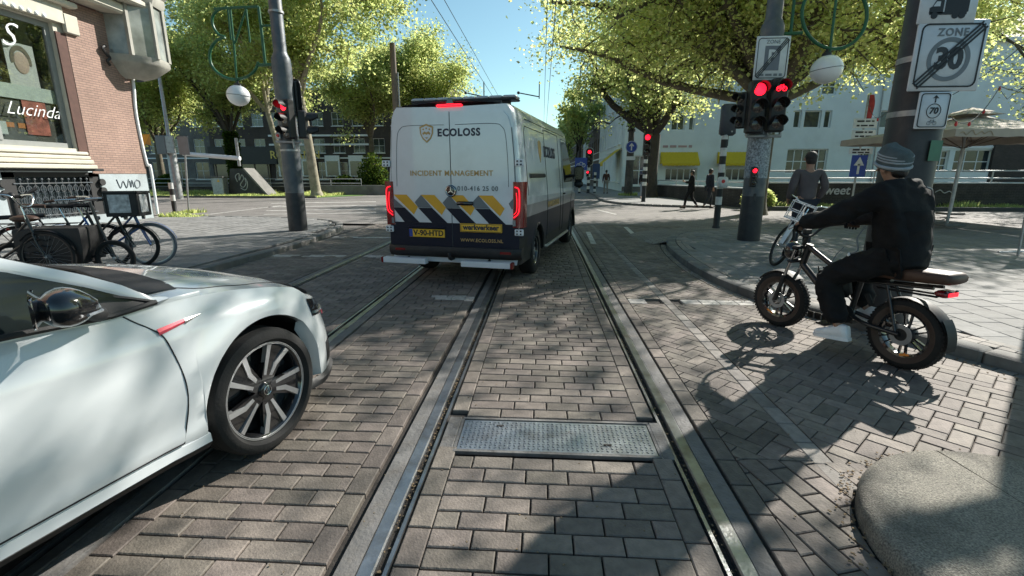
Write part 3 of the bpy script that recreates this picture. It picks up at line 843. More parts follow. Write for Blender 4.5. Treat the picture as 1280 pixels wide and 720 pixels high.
for sgn in (1, -1):
    h = MB(); grid = []
    for c in cols:
        y_ref = c[1] if c[0] == 's' else car_xy(c, .3)[1]
        zl = car_low(y_ref); zt = interp(y_ref, ZSH['xs'], ZSH['zs'])
        zt = max(zt, zl + .02)
        col = []
        for j in range(NZ):
            t = j / (NZ - 1); z = lerp(zl, zt, t)
            p = car_pt(c, z); col.append((sgn * p.x, p.y, p.z))
        # lip turned inwards along the bottom
        p = car_pt(c, zl); col.insert(0, (sgn * (p.x - .05), p.y - (.05 if c[0] == 'f' else 0), zl))
        grid.append(col)
    h.loft(grid, False); h.build('body_side' if sgn < 0 else 'body_side', mat('white_paint'), car, 35)
# hood / bonnet with a raised crown
h = MB(); grid = []; NU = 24
for c in cols:
    y_ref = c[1] if c[0] == 's' else car_xy(c, .3)[1]
    if y_ref < -.5: continue
    zt = interp(y_ref, ZSH['xs'], ZSH['zs']); p = car_pt(c, zt); row = []
    for k in range(NU + 1):
        u = -1 + 2 * k / NU
        cr = interp(p.y, [-.5, 0, .4, .6, .75], [.062, .062, .055, .035, .01])
        z = p.z + cr * (1 - abs(u) ** 2.4) + .008 * math.exp(-((abs(u) - .72) / .05) ** 2) * min(1, max(0, (.7 - p.y) * 2))
        row.append((p.x * u, p.y + (.012 * (1 - u * u) if c[0] == 'f' else 0), z))
    grid.append(row)
h.loft(grid, False); h.build('bonnet', mat('white_paint'), car, 35)
def hood_z(x, y):
    zt = interp(y, ZSH['xs'], ZSH['zs']); w = interp(y, CW['xs'], CW['ws']) * car_T(zt); u = min(abs(x) / w, 1)
    return zt + interp(y, [-.5, 0, .4, .6, .75], [.062, .062, .055, .035, .01]) * (1 - u ** 2.4) + .008 * math.exp(-((u - .72) / .05) ** 2) * min(1, max(0, (.7 - y) * 2))
# bonnet shut line
for sgn in (1, -1):
    h = MB(); pts = []
    for y in np.linspace(-.28, .56, 26):
        x = sgn * interp(y, [-.28, -.2, 0, .25, .45, .56], [.66, .73, .755, .72, .62, .52]); pts.append((x, y, hood_z(x, y) + .0005))
    h.tube(pts, .003, 5); h.build('bonnet_gap', mat('seam'), car)
# cowl, wipers, windscreen
h = MB(); g = []
for k in range(21):
    u = -1 + k / 10; x = .70 * u
    x = .69 * u; ya = -.27 + .10 * (1 - u * u); yb = -.47 + .14 * (1 - u * u); g.append([(x, ya, hood_z(x, ya) + .002), (x, lerp(ya, yb, .3), hood_z(x, ya) - .004 + .012), (x, yb, hood_z(x, -.45) + .014), (x, yb - .08, hood_z(x, -.45) + .03)])
h.loft(g, False); h.build('cowl', mat('black_pl'), car, 40)
h = MB(); h.tube([(-.1, -.34, .945), (.25, -.37, .945), (.58, -.44, .925)], .008, 6); h.tube([(-.62, -.42, .93), (-.2, -.36, .95), (.05, -.38, .96)], .008, 6); h.build('wiper', mat('black_mt'), car)
RL = dict(y=[-.454, -.543, -.641, -.732, -.812, -1.12, -1.5, -1.95, -2.5, -2.85, -3.18], x=[.803, .778, .745, .715, .688, .622, .598, .590, .585, .585, .64], z=[.879, .939, .996, 1.038, 1.077, 1.19, 1.25, 1.265, 1.24, 1.17, .93])
def rail(y): return Vector((interp(y, RL['y'][::-1], RL['x'][::-1]), y, interp(y, RL['y'][::-1], RL['z'][::-1])))
def belt(y): return Vector((interp(y, [-3.2, -2.6, -1.5, -.6, -.454], [.76, .79, .808, .808, .806]), y, interp(y, [-3.2, -2.6, -1.5, -.9, -.6, -.454], [.94, .92, .895, .878, .860, .872])))
h = MB(); g = []
for k in range(11):
    t = k / 10; y = lerp(-.47, -1.17, t); e = rail(lerp(-.46, -1.12, t)); row = []
    for q in range(17):
        u = -1 + q / 8; row.append((e.x * u * .985, y + .16 * (1 - u * u) * (1 - t * .6), e.z + .035 * (1 - u * u) - .01))
    g.append(row)
h.loft(g, False); h.build('windscreen', mat('glass_dk'), car, 40)
h = MB(); g = []
for y in np.linspace(-1.14, -2.9, 20):
    e = rail(y); row = []
    for q in range(17):
        u = -1 + q / 8; row.append((e.x * u, y + .06 * (1 - u * u) * interp(y, [-2.9, -1.14], [0, 1]), e.z + .05 * (1 - u * u)))
    g.append(row)
h.loft(g, False); h.build('roof', mat('white_paint'), car, 40)
for sgn in (1, -1):
    h = MB(); g = []
    for y in np.linspace(-.456, -3.18, 60):
        a_, b_ = belt(y), rail(y) - Vector((0, 0, .005)); row = []
        for q in range(9):
            t = q / 8; p = a_.lerp(b_, t); row.append((sgn * (p.x + .03 * t * (1 - t)), y, p.z))
        g.append(row)
    h.loft(g, False); h.build('side_glass', mat('glass_dk'), car, 40)
    # painted A pillar / cant rail
    h = MB(); g = []
    for y in np.linspace(-.40, -3.1, 60):
        p = rail(y); w = .026; o_ = Vector((.006, 0, 0)); k_ = min(1, (-.38 - y) * 7) * 1.0
        c0 = p + Vector((.010, 0, -.036 * k_ - .002)); c1 = p + Vector((.016, 0, -.012 * k_)); c2 = p + Vector((.002, 0, .022 * k_)); c3 = p + Vector((-.05 * k_, 0, .028 * k_))
        g.append([(sgn * c.x, c.y, c.z) for c in (c0, c1, c2, c3)])
    h.loft(g, False); h.build('pillar_rail', mat('white_paint'), car, 50)
    h = MB(); h.tube([(sgn * (rail(y).x + .012), y, rail(y).z - .044 * min(1, (-.44 - y) * 6)) for y in np.linspace(-.46, -3.0, 50)], .008, 6); h.build('window_seal', mat('black_pl'), car)
    h = MB(); h.tube([(sgn * (belt(y).x + .008), y, belt(y).z + .002) for y in np.linspace(-.45, -3.1, 50)], .011, 6); h.build('belt_trim', mat('black_pl'), car, 50)
    h = MB(); g = []
    for y in np.linspace(-.26, -3.2, 40):
        zt = interp(y, ZSH['xs'], ZSH['zs']); w = interp(y, CW['xs'], CW['ws']) * car_T(zt); b_ = belt(y)
        g.append([(sgn * w, y, zt), (sgn * lerp(w, b_.x, .5), y, lerp(zt, b_.z, .4) + .012), (sgn * b_.x, y, b_.z + .003)])
    h.loft(g, False); h.build('shoulder', mat('white_paint'), car, 60)
    # quarter triangle behind the A pillar
    h = MB(); p = [belt(-.47), belt(-.74), rail(-.72) - Vector((0, 0, .03))]
    h.add([(sgn * (v.x + .012), v.y, v.z) for v in p] + [(sgn * (v.x - .02), v.y, v.z) for v in p], [(0, 1, 2), (3, 5, 4), (0, 3, 4, 1), (1, 4, 5, 2), (2, 5, 3, 0)]); h.build('mirror_triangle', mat('black_pl'), car)
    # door gap
    h = MB(); pts = []
    for (y, z) in ((-.575, .85), (-.545, .82), (-.505, .785), (-.472, .744), (-.448, .66), (-.432, .57), (-.43, .50), (-.44, .42), (-.455, .35), (-.472, .285)):
        p = car_pt(('s', y), z, .0008); pts.append((sgn * p.x, p.y, p.z))
    h.tube(smooth_pts(pts, 4), .0026, 5)
    pts = [(sgn * car_pt(('s', y), .285, .001).x, y, .285) for y in np.linspace(-.472, -1.55, 12)]; h.tube(pts, .0035, 5)
    pts = [(sgn * car_pt(('s', -1.56), z, .001).x, -1.56, z) for z in np.linspace(.285, .875, 12)]; h.tube(pts, .0035, 5)
    h.build('door_gap', mat('seam'), car)
    # side skirt
    h = MB(); g = []
    for y in np.linspace(-.36, -2.2, 24):
        x = car_pt(('s', y), .25).x; g.append([(sgn * (x - .03), y, .285), (sgn * (x + .012), y, .272), (sgn * (x + .016), y, .235), (sgn * (x - .015), y, .205), (sgn * (x - .12), y, .225)])
    h.loft(g, False, ); h.build('side_skirt', mat('white_paint'), car, 50)
    h = MB(); g = [[(sgn * (car_pt(('s', y), .25).x + .017), y, .232), (sgn * (car_pt(('s', y), .25).x - .004), y, .203)] for y in np.linspace(-.36, -2.2, 24)]
    h.loft(g, False); h.build('skirt_trim', mat('black_pl'), car)
    # badge on the wing: red blade with chrome tip
    h = MB(); a_, b_ = (-.385, .772), (-.22, .800)
    def wp(y, z, o=.004): p = car_pt(('s', y), z, o); return (sgn * p.x, p.y, p.z)
    h.add([wp(-.484, .752), wp(-.484, .776, .005), wp(-.37, .785, .005), wp(-.37, .769), wp(-.484, .763, .008), wp(-.37, .777, .008)], [(0, 4, 5, 3), (4, 1, 2, 5)]); h.build('wing_badge', mat('red_badge'), car)
    h = MB(); h.add([wp(-.37, .764), wp(-.37, .786, .006), wp(-.29, .786, .004), wp(-.37, .776, .010)], [(0, 3, 2), (3, 1, 2)]); h.build('badge_tip', mat('chrome'), car)
    # wheel-arch liner
    for y0 in (0, -2.55):
        h = MB(); g = []
        for t in np.linspace(-.1, PI + .1, 24):
            y = y0 + .369 * math.cos(t); z = .315 + .369 * math.sin(t)
            g.append([(sgn * .83, y, z), (sgn * .50, y, z)])
        h.loft(g, False); h.add([(sgn * .5, y0 + .37 * math.cos(t), .315 + .37 * math.sin(t)) for t in np.linspace(-.1, PI + .1, 24)], [tuple(range(24))]); h.build('arch_liner', mat('black_mt'), car)
        car_wheel(car, (sgn * .780, y0 - .02, .315), .312, .20, .240, sgn, 'sport')
    # headlight: dark lens wrapped round the corner
    h = MB(); g = []
    ts = np.linspace(.16, .92, 16)
    for i, t in enumerate(ts):
        k = i / 15; row = []
        z0 = lerp(.60, .555, min(1, k * 1.3)); z1 = lerp(.70, .625, k)
        for q in range(5): row.append(tuple(Vector((sgn, 1, 1)) * car_pt(('f', t), lerp(z0, z1, q / 4), .004 + .004 * math.sin(PI * q / 4))))
        g.append(row)
    h.loft(g, False); h.build('headlight', mat('black_gl'), car, 50)
    h = MB(); h.tube([tuple(Vector((sgn, 1, 1)) * car_pt(('f', t), lerp(.615, .575, i / 9), .012)) for i, t in enumerate(np.linspace(.22, .85, 10))], .008, 6); h.build('daytime_lamp', mat('clear_lens'), car, 50)
    h = MB(); h.tube([tuple(Vector((sgn, 1, 1)) * car_pt(('f', t), .565, .011)) for t in np.linspace(.5, .95, 8)], .0035, 6); h.build('lamp_strip', mat('red_badge'), car)
    # mirror
    m_ = thing('mirror', None, None); m_.parent = car; m_.matrix_local = TR(sgn * .90, -.74, 0) @ RZ(-sgn * .5) @ TR(-sgn * .90, .74, 0)
    h = MB(); rings = []
    for k in range(9):
        t = k / 8; s_ = math.sin(PI * min(max(t, .03), .97)) ** .55
        cx, cy_, cz = .985, lerp(-.85, -.70, t), .968 - .01 * t; wx, wz = .105 * s_ * (1 - .25 * t), .062 * s_ * (1 - .15 * t)
        if t == 0: wx, wz = .10, .056
        rings.append([(sgn * (cx + wx * abs(math.cos(a)) ** .7 * (1 if math.cos(a) > 0 else -1)), cy_, cz + wz * abs(math.sin(a)) ** .7 * (1 if math.sin(a) > 0 else -1)) for a in np.linspace(0, 2 * PI, 20, endpoint=False)])
    h.loft(rings, True, True, True); h.build('mirror_shell', mat('black_gl'), m_, 50)
    h = MB(); h.cbox((sgn * .985, -.845, .968), (.17, .006, .092), .003); h.build('mirror_glass', mat('chrome'), m_)
    h = MB(); h.tube([(sgn * .80, -.70, .885), (sgn * .86, -.72, .90), (sgn * .91, -.74, .93)], [.028, .022, .02], 8); h.build('mirror_arm', mat('black_pl'), m_, 50)
    h = MB(); h.tube([(sgn * .90, -.70, .94), (sgn * 1.0, -.695, .94), (sgn * 1.07, -.73, .945)], .005, 6); h.build('indicator', mat('clear_lens'), m_)
    # lower bumper trim and fog grille
    h = MB(); g = []
    for t in np.linspace(0.02, PI / 2, 22):
        g.append([tuple(Vector((sgn, 1, 1)) * car_pt(('f', t), z, o_)) for z, o_ in ((.235, .0), (.215, .022), (.185, .026), (.165, -.02))])
    h.loft(g, False); h.build('front_splitter', mat('black_pl'), car, 50)
    h = MB(); g = []
    for t in np.linspace(.34, .72, 8):
        g.append([tuple(Vector((sgn, 1, 1)) * car_pt(('f', t), z, .003)) for z in (.27, .33, .40)])
    h.loft(g, False); h.build('bumper_vent', mat('black_pl'), car, 50)
h = MB(); g = []
for t in np.linspace(.95, PI - .95, 14):
    c = ('f', min(t, PI - t)); s_ = 1 if t < PI / 2 else -1
    g.append([tuple(Vector((s_, 1, 1)) * car_pt(c, z, .004)) for z in (.59, .62, .66)])
h.loft(g, False); h.build('front_grille', mat('black_pl'), car, 50)
h = MB(); h.box((0, -1.3, .30), (1.4, 3.2, .2)); h.build('underbody', mat('black_mt'), car)
h = MB(); g = []
for z in np.linspace(.3, .92, 8):
    g.append([(lerp(-.7, .7, q / 8), -3.30 - .04 * math.sin(PI * (z - .3) / .62) - .06 * (1 - (2 * q / 8 - 1) ** 2), z) for q in range(9)])
h.loft(g, False); h.build('tailgate', mat('white_paint'), car, 40)
h = MB(); g = []
for t in np.linspace(0, 1, 6):
    e = rail(lerp(-3.18, -2.9, t)); g.append([(e.x * u, lerp(-3.26, -2.9, t) - .05 * (1 - u * u) * (1 - t), e.z + .03 * (1 - u * u)) for u in np.linspace(-1, 1, 9)])
h.loft(g, False); h.build('rear_screen', mat('glass_dk'), car, 40)
# the bay window and drivers are not in view; a seat back shows through nothing: glass is dark

# ---------------------------------------------------------------- the van
van = thing('van', 'white and navy incident service van seen from behind, tail lamps red, driving along the tracks', 'van', (-1.24, 6.66, 0), math.radians(-11.5)); van.scale = (1.01, 1, 1.035)
def v_top(y): return interp(y, [0, .05, .3, 3.6, 4.1, 4.9, 5.05, 5.75, 5.9, 5.95], [2.30, 2.345, 2.37, 2.38, 2.34, 1.55, 1.36, 1.08, .86, .6])
def v_w(y): return interp(y, [0, .04, .15, 4.6, 5.3, 5.7, 5.9, 5.95], [.955, .985, 1.0, 1.0, .97, .88, .72, .5])
def v_tum(z): return interp(z, [.28, .45, .7, 1.1, 1.3, 1.9, 2.15, 2.27, 2.34, 2.38], [.96, .985, 1, 1, .985, .925, .90, .87, .80, .70])
VZ = [.30, .42, .52, .66, .80, .92, 1.08, 1.18, 1.35, 1.55, 1.75, 1.95, 2.12, 2.22, 2.29, 2.335]
def van_low(y):
    z = .30
    for y0 in (1.05, 4.72):
        if abs(y - y0) < .42: z = max(z, .34 + math.sqrt(.42 ** 2 - (y - y0) ** 2))
    return z
def v_row(y):
    top = v_top(y); lo = van_low(y); w = v_w(y); pts = []
    for z in VZ:
        zz = lo + (z - .30) / (2.335 - .30) * 0 if False else z
        if top < 2.335: pass
        zz = min(max(z, lo), top - .045) if top < 2.3 else min(max(z, lo), z if z > lo else lo)
        tw = v_tum(zz) if top > 2.2 else v_tum(zz) * (1 - .12 * max(0, (zz - (top - .2)) / .2))
        pts.append(Vector((w * tw, y, zz)))
    return pts
ysl = sorted(set([0, .02, .05, .1, .3, 5.9, 5.95] + [round(v, 3) for v in np.linspace(.4, 5.8, 50)] + [round(y0 + .42 * math.cos(t), 4) for y0 in (1.05, 4.72) for t in np.linspace(0, PI, 20)]))
for sgn in (1, -1):
    h = MB(); g = [v_row(y) for y in ysl]; n = len(VZ)
    base = len(h.v); vs = [(sgn * p.x, p.y, p.z) for r in g for p in r]; h.v += vs
    for i in range(len(g) - 1):
        for j in range(n - 1):
            f = (i * n + j, (i + 1) * n + j, (i + 1) * n + j + 1, i * n + j + 1)
            z = (VZ[j] + VZ[j + 1]) / 2; ym = (ysl[i] + ysl[i + 1]) / 2
            mi = 2 if z < .5 or (ym < .35 and z < .62) else 1 if z < .92 else 3 if z < 1.08 else 0
            h.f.append(f); h.m.append(mi)
    # lip
    h.build('body_side', [mat('van_white'), mat('navy'), mat('black_pl'), mat('v_grey')], van, 35)
h = MB(); g = []
for y in ysl:
    r = v_row(y)[-1]; row = []
    for k in range(13):
        u = -1 + k / 6; row.append((r.x * u, y, r.z + .05 * (1 - abs(u) ** 3) * (1 if v_top(y) > 2.2 else .9)))
    g.append(row)
h.loft(g, False); h.build('roof', mat('van_white'), van, 35)
h = MB(); g = []
for y in (4.22, 4.5, 4.8, 5.03):
    r = v_row(y)[-1]; g.append([(r.x * u * .94, y + .02 + .12 * (1 - u * u), r.z + .06 * (1 - abs(u) ** 3) + .01) for u in np.linspace(-1, 1, 11)])
h.loft(g, False); h.build('windscreen', mat('glass_dk'), van, 40)
for sgn in (1, -1):
    h = MB()
    def sp(y, z, o=.006): return (sgn * (v_w(y) * v_tum(z) + o), y, z)
    h.loft([[sp(y, z) for z in np.linspace(1.33, zt, 6)] for y, zt in ((3.5, 2.08), (3.8, 2.09), (4.1, 2.06), (4.35, 1.86), (4.6, 1.62), (4.78, 1.42))], False); h.build('cab_window', mat('glass_dk'), van, 40)
    h = MB(); h.box((sgn * .955, .62 + 1.6, 1.475), (.09, 3.0, .06) if False else (.02, .01, .01)); 
    h = MB(); pts = [sp(y, 1.47, .002) for y in (.42, 1.5, 2.9)]
    h.loft([[(p[0] - sgn * .02, p[1], p[2] - .02), (p[0] + sgn * .012, p[1], p[2] - .012), (p[0] + sgn * .012, p[1], p[2] + .012), (p[0] - sgn * .02, p[1], p[2] + .02)] for p in pts], True, True, True)
    if sgn > 0:
        h = MB(); h.loft([[sp(y, 1.43, .003), sp(y, 1.445, .014), sp(y, 1.475, .014), sp(y, 1.49, .003)] for y in (.50, .52, 1.6, 1.62)], False); h.build('door_rail', mat('black_pl'), van)
    # pressed outline and door gaps
    h = MB()
    for pts in ([(.35, 1.2), (.35, 2.02), (.42, 2.1), (1.72, 2.1)], [(1.74, .45), (1.74, 2.16), (3.05, 2.16), (3.05, .45)], [(3.35, .45), (3.35, 1.3), (3.42, 2.13), (4.1, 2.12), (4.85, 1.36), (4.45, 1.0), (4.3, .5)], [(.5, 2.2), (3.9, 2.2)]):
        q = []
        for (a_, b_) in zip(pts[:-1], pts[1:]):
            for k in range(8): q.append(sp(lerp(a_[0], b_[0], k / 8), lerp(a_[1], b_[1], k / 8), .001))
        q.append(sp(*pts[-1], .001)); h.tube(q, .0045, 5)
    h.build('panel_gap', mat('seam'), van)
    # side step tube
    h = MB(); h.tube([(sgn * .90, 1.62, .36), (sgn * .99, 1.72, .33), (sgn * .99, 4.05, .33), (sgn * .90, 4.15, .36)], .028, 10); h.build('side_step', mat('steel'), van, 50)
    # mirror
    m_ = thing('mirror', None, None); m_.parent = van
    h = MB(); h.cbox((sgn * 1.17, 4.38, 1.50), (.20, .13, .30), .05); h.cbox((sgn * 1.17, 4.38, 1.28), (.19, .12, .13), .04); h.build('mirror_shell', mat('black_pl'), m_, 50)
    h = MB(); h.tube([(sgn * .95, 4.42, 1.45), (sgn * 1.1, 4.40, 1.45)], .035, 8); h.build('mirror_arm', mat('black_pl'), m_)
    h = MB(); h.cbox((sgn * 1.17, 4.313, 1.50), (.16, .008, .25), .003); h.build('mirror_glass', mat('glass_dk'), m_)
    h = MB(); h.cbox(sp(3.45, 1.12, .012), (.03, .16, .03), .01); h.build('door_handle', mat('black_pl'), van)
    for y0 in (1.05, 4.72):
        h = MB(); g = []
        for t in np.linspace(-.05, PI + .05, 22): g.append([(sgn * .975, y0 + .418 * math.cos(t), .34 + .418 * math.sin(t)), (sgn * .6, y0 + .418 * math.cos(t), .34 + .418 * math.sin(t))])
        h.loft(g, False); h.build('arch_liner', mat('black_mt'), van)
        h = MB(); h.tube([(sgn * .988, y0 + .425 * math.cos(t), .34 + .425 * math.sin(t)) for t in np.linspace(0, PI, 20)], .025, 6); h.build('arch_trim', mat('black_pl'), van, 50)
        car_wheel(van, (sgn * .85, y0, .345), .345, .225, .21, sgn, 'steel')
# livery on the side
for sgn in (1, -1):
    rz = (PI / 2, 0, sgn * PI / 2)
    def side_text(body, size, m, y, z, name):
        x = sgn * (v_w(y) * v_tum(z) + .008); tilt = .09 * sgn
        o = text(name, body, size, m, van, (x, y, z), (PI / 2 - .10 if z > 1.3 else PI / 2, 0, sgn * PI / 2), .002, 'CENTER', .004)
        return o
    side_text('ECOLOSS', .24, mat('ink'), 2.15, 1.82, 'side_lettering')
    side_text('WWW.ECOLOSS.NL', .13, mat('gold'), 2.3, 1.0, 'side_address')
    y0 = 1.35 if sgn > 0 else 2.95
    h = MB(); h.prism([(-.11, .13), (0, .16), (.11, .13), (.10, -.03), (0, -.17), (-.10, -.03)], 0, .006, 0, TR(sgn * (v_w(1) * v_tum(1.82) + .004), y0, 1.82) @ RZ(sgn * PI / 2) @ RX(-.10)); h.build('side_shield', mat('gold'), van)
# rear: frame, doors, lamps, writing
h = MB(); ol = [(p.x * .999, p.z) for p in v_row(0)]
poly = [(x, z) for x, z in ol] + [(0, v_top(0) + .02)] + [(-x, z) for x, z in ol[::-1]]
h.prism(poly, -.004, .03); h.build('rear_frame', mat('van_white'), van)
def rear_x(z): return interp(z, [.3, 1.2, 1.9, 2.3], [.90, .90, .865, .80])
for sgn, nm in ((-1, 'rear_door'), (1, 'rear_door')):
    d = thing('rear_door', None, None); d.parent = van
    zs_ = [.84, 1.3, 1.7, 2.05, 2.18, 2.245]; out = [(sgn * (rear_x(z) - (.0 if z < 2.1 else .07 if z > 2.2 else .02)), z) for z in zs_]
    poly = [(sgn * .006, .84)] + out + [(sgn * .006, 2.265)]
    h = MB(); h.prism(poly, -.028, -.004)
    h.build('door_panel', mat('van_white'), d)
    poly = [(sgn * .006, .50), (sgn * .955, .50), (sgn * .955, .77), (sgn * .905, .838), (sgn * .006, .838)]
    h = MB(); h.prism(poly, -.029, -.004); h.build('lower_panel', mat('navy'), d)
    # pressed window outline
    pts = [(sgn * .08, 1.30), (sgn * .08, 2.10), (sgn * .60, 2.10), (sgn * .72, 2.06), (sgn * .77, 1.95), (sgn * .80, 1.6), (sgn * .81, 1.32)]
    q = smooth_pts([(x, -.0285, z) for x, z in pts[1:]], 5); h = MB(); h.tube(q, .0042, 5)
    h.tube([(sgn * (rear_x(z) + .004), -.018, z) for z in (.84, 1.3, 1.7, 2.05)], .006, 5); h.tube([(0, -.026, z) for z in (.5, 1.5, 2.25)], .005, 5)
    h.build('pressing_line', mat('v_grey'), d)
    for z in (.74, 1.62):
        h = MB(); h.cbox((sgn * .955, -.03, z), (.12, .035, .085), .008); hi = h.build('hinge', mat('v_white'), d)
        h = MB(); [h.cbox((sgn * .955 + dx, -.05, z + dz), (.02, .01, .02), .003) for dx in (-.025, .025) for dz in (-.02, .02)]; h.build('hinge_bolt', mat('black_pl'), hi)
# chevrons
P_ = .42
for k in range(4):
    a_ = -.87 + k * P_
    def clip(poly): return [(min(max(x, -.895), .895), z) for x, z in poly]
    y_ = clip([(a_, 1.21), (a_ + .2, 1.21), (a_ + .365, 1.045), (a_ + .30, .945)])
    g_ = clip([(a_, 1.21), (a_ - .10, 1.11), (a_ - .05, 1.04), (a_ + .16, 1.04)]) if k else [(-.895, 1.18), (-.895, 1.04), (-.72, 1.04)]
    n_ = clip([(a_ - .05 if k else a_ - .02, 1.037), (a_ + .16, 1.037), (a_ + .38, .84), (a_ + .15, .84)])
    for kk, pl, mm in (('y', y_, 'v_yel'), ('g', g_, 'v_grey'), ('n', n_, 'navy')): q_ = MB(); q_.prism(pl, -.032 if kk != 'g' else -.0315, -.0285); q_.build('chevron', mat(mm), van)
g_ = [(.895, 1.20), (.81, 1.11), (.85, 1.04), (.895, 1.04)]; q_ = MB(); q_.prism(g_, -.0315, -.0285); q_.build('chevron', mat('v_grey'), van)
yR = -.031
def rt(body, size, m, x, z, name, bold=0, depth=.0015, y=yR, al='LEFT', sx=1.0, sp_=1.0): return text(name, body, size, m, van, (x, y, z), (PI / 2, 0, 0), depth, al, bold, 0, sx, sp_)
rt('ECOLOSS', .128, mat('ink'), -.175, 2.0, 'lettering', .005, sx=1.0, sp_=1.15)
rt('INCIDENT MANAGEMENT', .095, mat('gold'), -.60, 1.49, 'lettering', .002, sp_=1.1)
rt('010-416 25 00', .085, mat('v_grey'), .09, 1.295, 'phone_number', .002, sp_=1.15)
rt('WWW.ECOLOSS.NL', .062, mat('gold'), .12, .615, 'web_address', .001, sp_=1.12)
sh = thing('shield_emblem', None, None); sh.parent = van; sh.location = (-.33, -.029, 2.0)
h = MB(); so = [(-.10, .085), (-.05, .10), (0, .12), (.05, .10), (.10, .085), (.095, 0), (.06, -.07), (0, -.12), (-.06, -.07), (-.095, 0)]; h.prism(so, -.004, 0); h.build('shield_border', mat('gold'), sh)
h = MB(); h.prism([(x * .8, z * .8) for x, z in so], -.0055, -.002); h.build('shield_field', mat('v_white'), sh)
h = MB()
h.prism([(-.06, .0), (-.03, .025), (0, .01), (.03, .025), (.06, 0), (.05, -.02), (.02, -.005), (0, -.02), (-.02, -.005), (-.05, -.02)], -.0075, -.004)
for x, z in ((-.045, .05), (0, .062), (.045, .05)): h.prism([(x - .014, z), (x, z + .014), (x + .014, z), (x, z - .014)], -.0075, -.004)
h.prism([(-.025, -.05), (.025, -.05), (0, -.07)], -.0075, -.004); h.build('shield_motif', mat('gold'), sh)
st = thing('star_badge', None, None); st.parent = van; st.location = (0, -.04, 1.265); st.scale = (1.2, 1.2, 1.2)
h = MB(); h.lathe([(.066, -.012), (.066, .002), (.058, .006), (.001, .006)], 28, 0, RX(PI / 2)); h.build('badge_disc', mat('black_gl'), st, 50)
h = MB(); h.torus((0, -.008, 0), .055, .004, 28, 6, 0, RX(PI / 2))
for k in range(3):
    a_ = PI / 2 + k * 2 * PI / 3; h.prism([(.008 * math.cos(a_ + PI / 2), .008 * math.sin(a_ + PI / 2)), (.054 * math.cos(a_), .054 * math.sin(a_)), (.008 * math.cos(a_ - PI / 2), .008 * math.sin(a_ - PI / 2))], -.012, -.006)
h.build('badge_star', mat('chrome'), st)
h = MB(); h.cbox((.20, -.045, 1.105), (.24, .03, .05), .012); h.build('door_handle', mat('black_gl'), van, 50)
h = MB(); h.cbox((.42, -.036, .785), (.60, .012, .115), .01); p1 = h.build('work_traffic_sign', mat('yplate'), van)
h = MB()
for zz in (-.047, .047): h.box((.42, -.043, .785 + zz), (.575, .003, .005))
for xx in (-.287, .287): h.box((.42 + xx, -.043, .785), (.005, .003, .095))
h.build('sign_border', mat('ink'), p1)
o = rt('werkverkeer', .098, mat('ink'), .42, .79, 'sign_writing', .003, y=-.0435, al='CENTER'); o.parent = p1
h = MB(); h.cbox((-.38, -.036, .695), (.54, .012, .112), .006); p2 = h.build('number_plate', mat('yplate'), van)
h = MB(); h.box((-.622, -.0425, .695), (.05, .002, .106)); h.build('plate_band', mat('blue'), p2)
o = rt('V-90-HTD', .105, mat('black_mt'), -.355, .695, 'plate_writing', .003, y=-.0435, al='CENTER'); o.parent = p2
h = MB(); h.cbox((-.38, -.04, .775), (.56, .04, .03), .01); h.build('plate_lamp_bar', mat('navy'), van)
for sgn in (1, -1):
    l = thing('tail_lamp', None, None); l.parent = van
    h = MB(); g = []
    prof = [(.80, .975), (.9, .985), (1.2, .985), (1.32, .98), (1.385, .975)]
    for z, x in prof:
        g.append([(sgn * .868, -.03, z), (sgn * .92, -.052, z), (sgn * .985, -.045, z), (sgn * 1.012, 0.0, z), (sgn * 1.018, .14 if z < 1.3 else .16, z), (sgn * .96, .14, z)])
    h.loft(g, True, True, True); h.build('lens', mat('red_lens'), l, 30)
    h = MB(); h.tube(smooth_pts([(sgn * .885, -.052, .93), (sgn * .955, -.062, 1.0), (sgn * .965, -.062, 1.15), (sgn * .955, -.062, 1.29), (sgn * .90, -.056, 1.32)], 4), .0085, 6)
    h.tube(smooth_pts([(sgn * .885, -.052, .97), (sgn * .925, -.060, 1.02), (sgn * .93, -.060, 1.15), (sgn * .92, -.058, 1.25)], 4), .005, 6); h.build('light_guide', mat('red_glow'), l, 50)
    h = MB(); h.cbox((sgn * .89, -.049, .86), (.04, .008, .08), .004); h.build('reversing_lamp', mat('clear_lens'), l)
    h = MB(); h.cbox((sgn * .78, -.085, .47), (.16, .01, .04), .004); h.build('reflector', mat('red_lens'), van)
# rear bumper
h = MB(); g = []
for x in np.linspace(-.985, .985, 17):
    b_ = .0 if abs(x) < .9 else .06
    g.append([(x, -.075 + b_, .52), (x, -.09 + b_, .49), (x, -.085 + b_, .42), (x, -.04 + b_, .37), (x, .1, .36), (x, .1, .52)])
h.loft(g, True, True, True); h.build('rear_bumper', mat('black_pl'), van, 50)
for (xa, xb, z, y) in ((-1.02, -.36, .32, -.12), (.18, .88, .32, -.16)):
    h = MB(); h.cbox(((xa + xb) / 2, y, z), (xb - xa, .10, .075), .006); s_ = h.build('rear_step', mat('v_white'), van)
    h = MB(); xe = xa if xa < 0 else xb; h.cbox((xe - (.012 if xe < 0 else -.012), y, z), (.04, .104, .08), .006); h.build('step_end_cap', mat('red_lens'), s_)
    h = MB(); h.tube([((xa + xb) / 2, y, z), ((xa + xb) / 2, .3, .40)], .02, 6); h.build('step_bracket', mat('black_pl'), s_)
h = MB(); h.tube([(0, .2, .36), (0, -.1, .36), (0, -.16, .38), (0, -.16, .42)], .022, 8); h.ball((0, -.16, .43), .026); h.build('tow_bar', mat('black_mt'), van, 50)
h = MB(); h.cbox((0.02, 3, .34), (1.7, 5.4, .16), .02); h.build('underbody', mat('black_mt'), van)
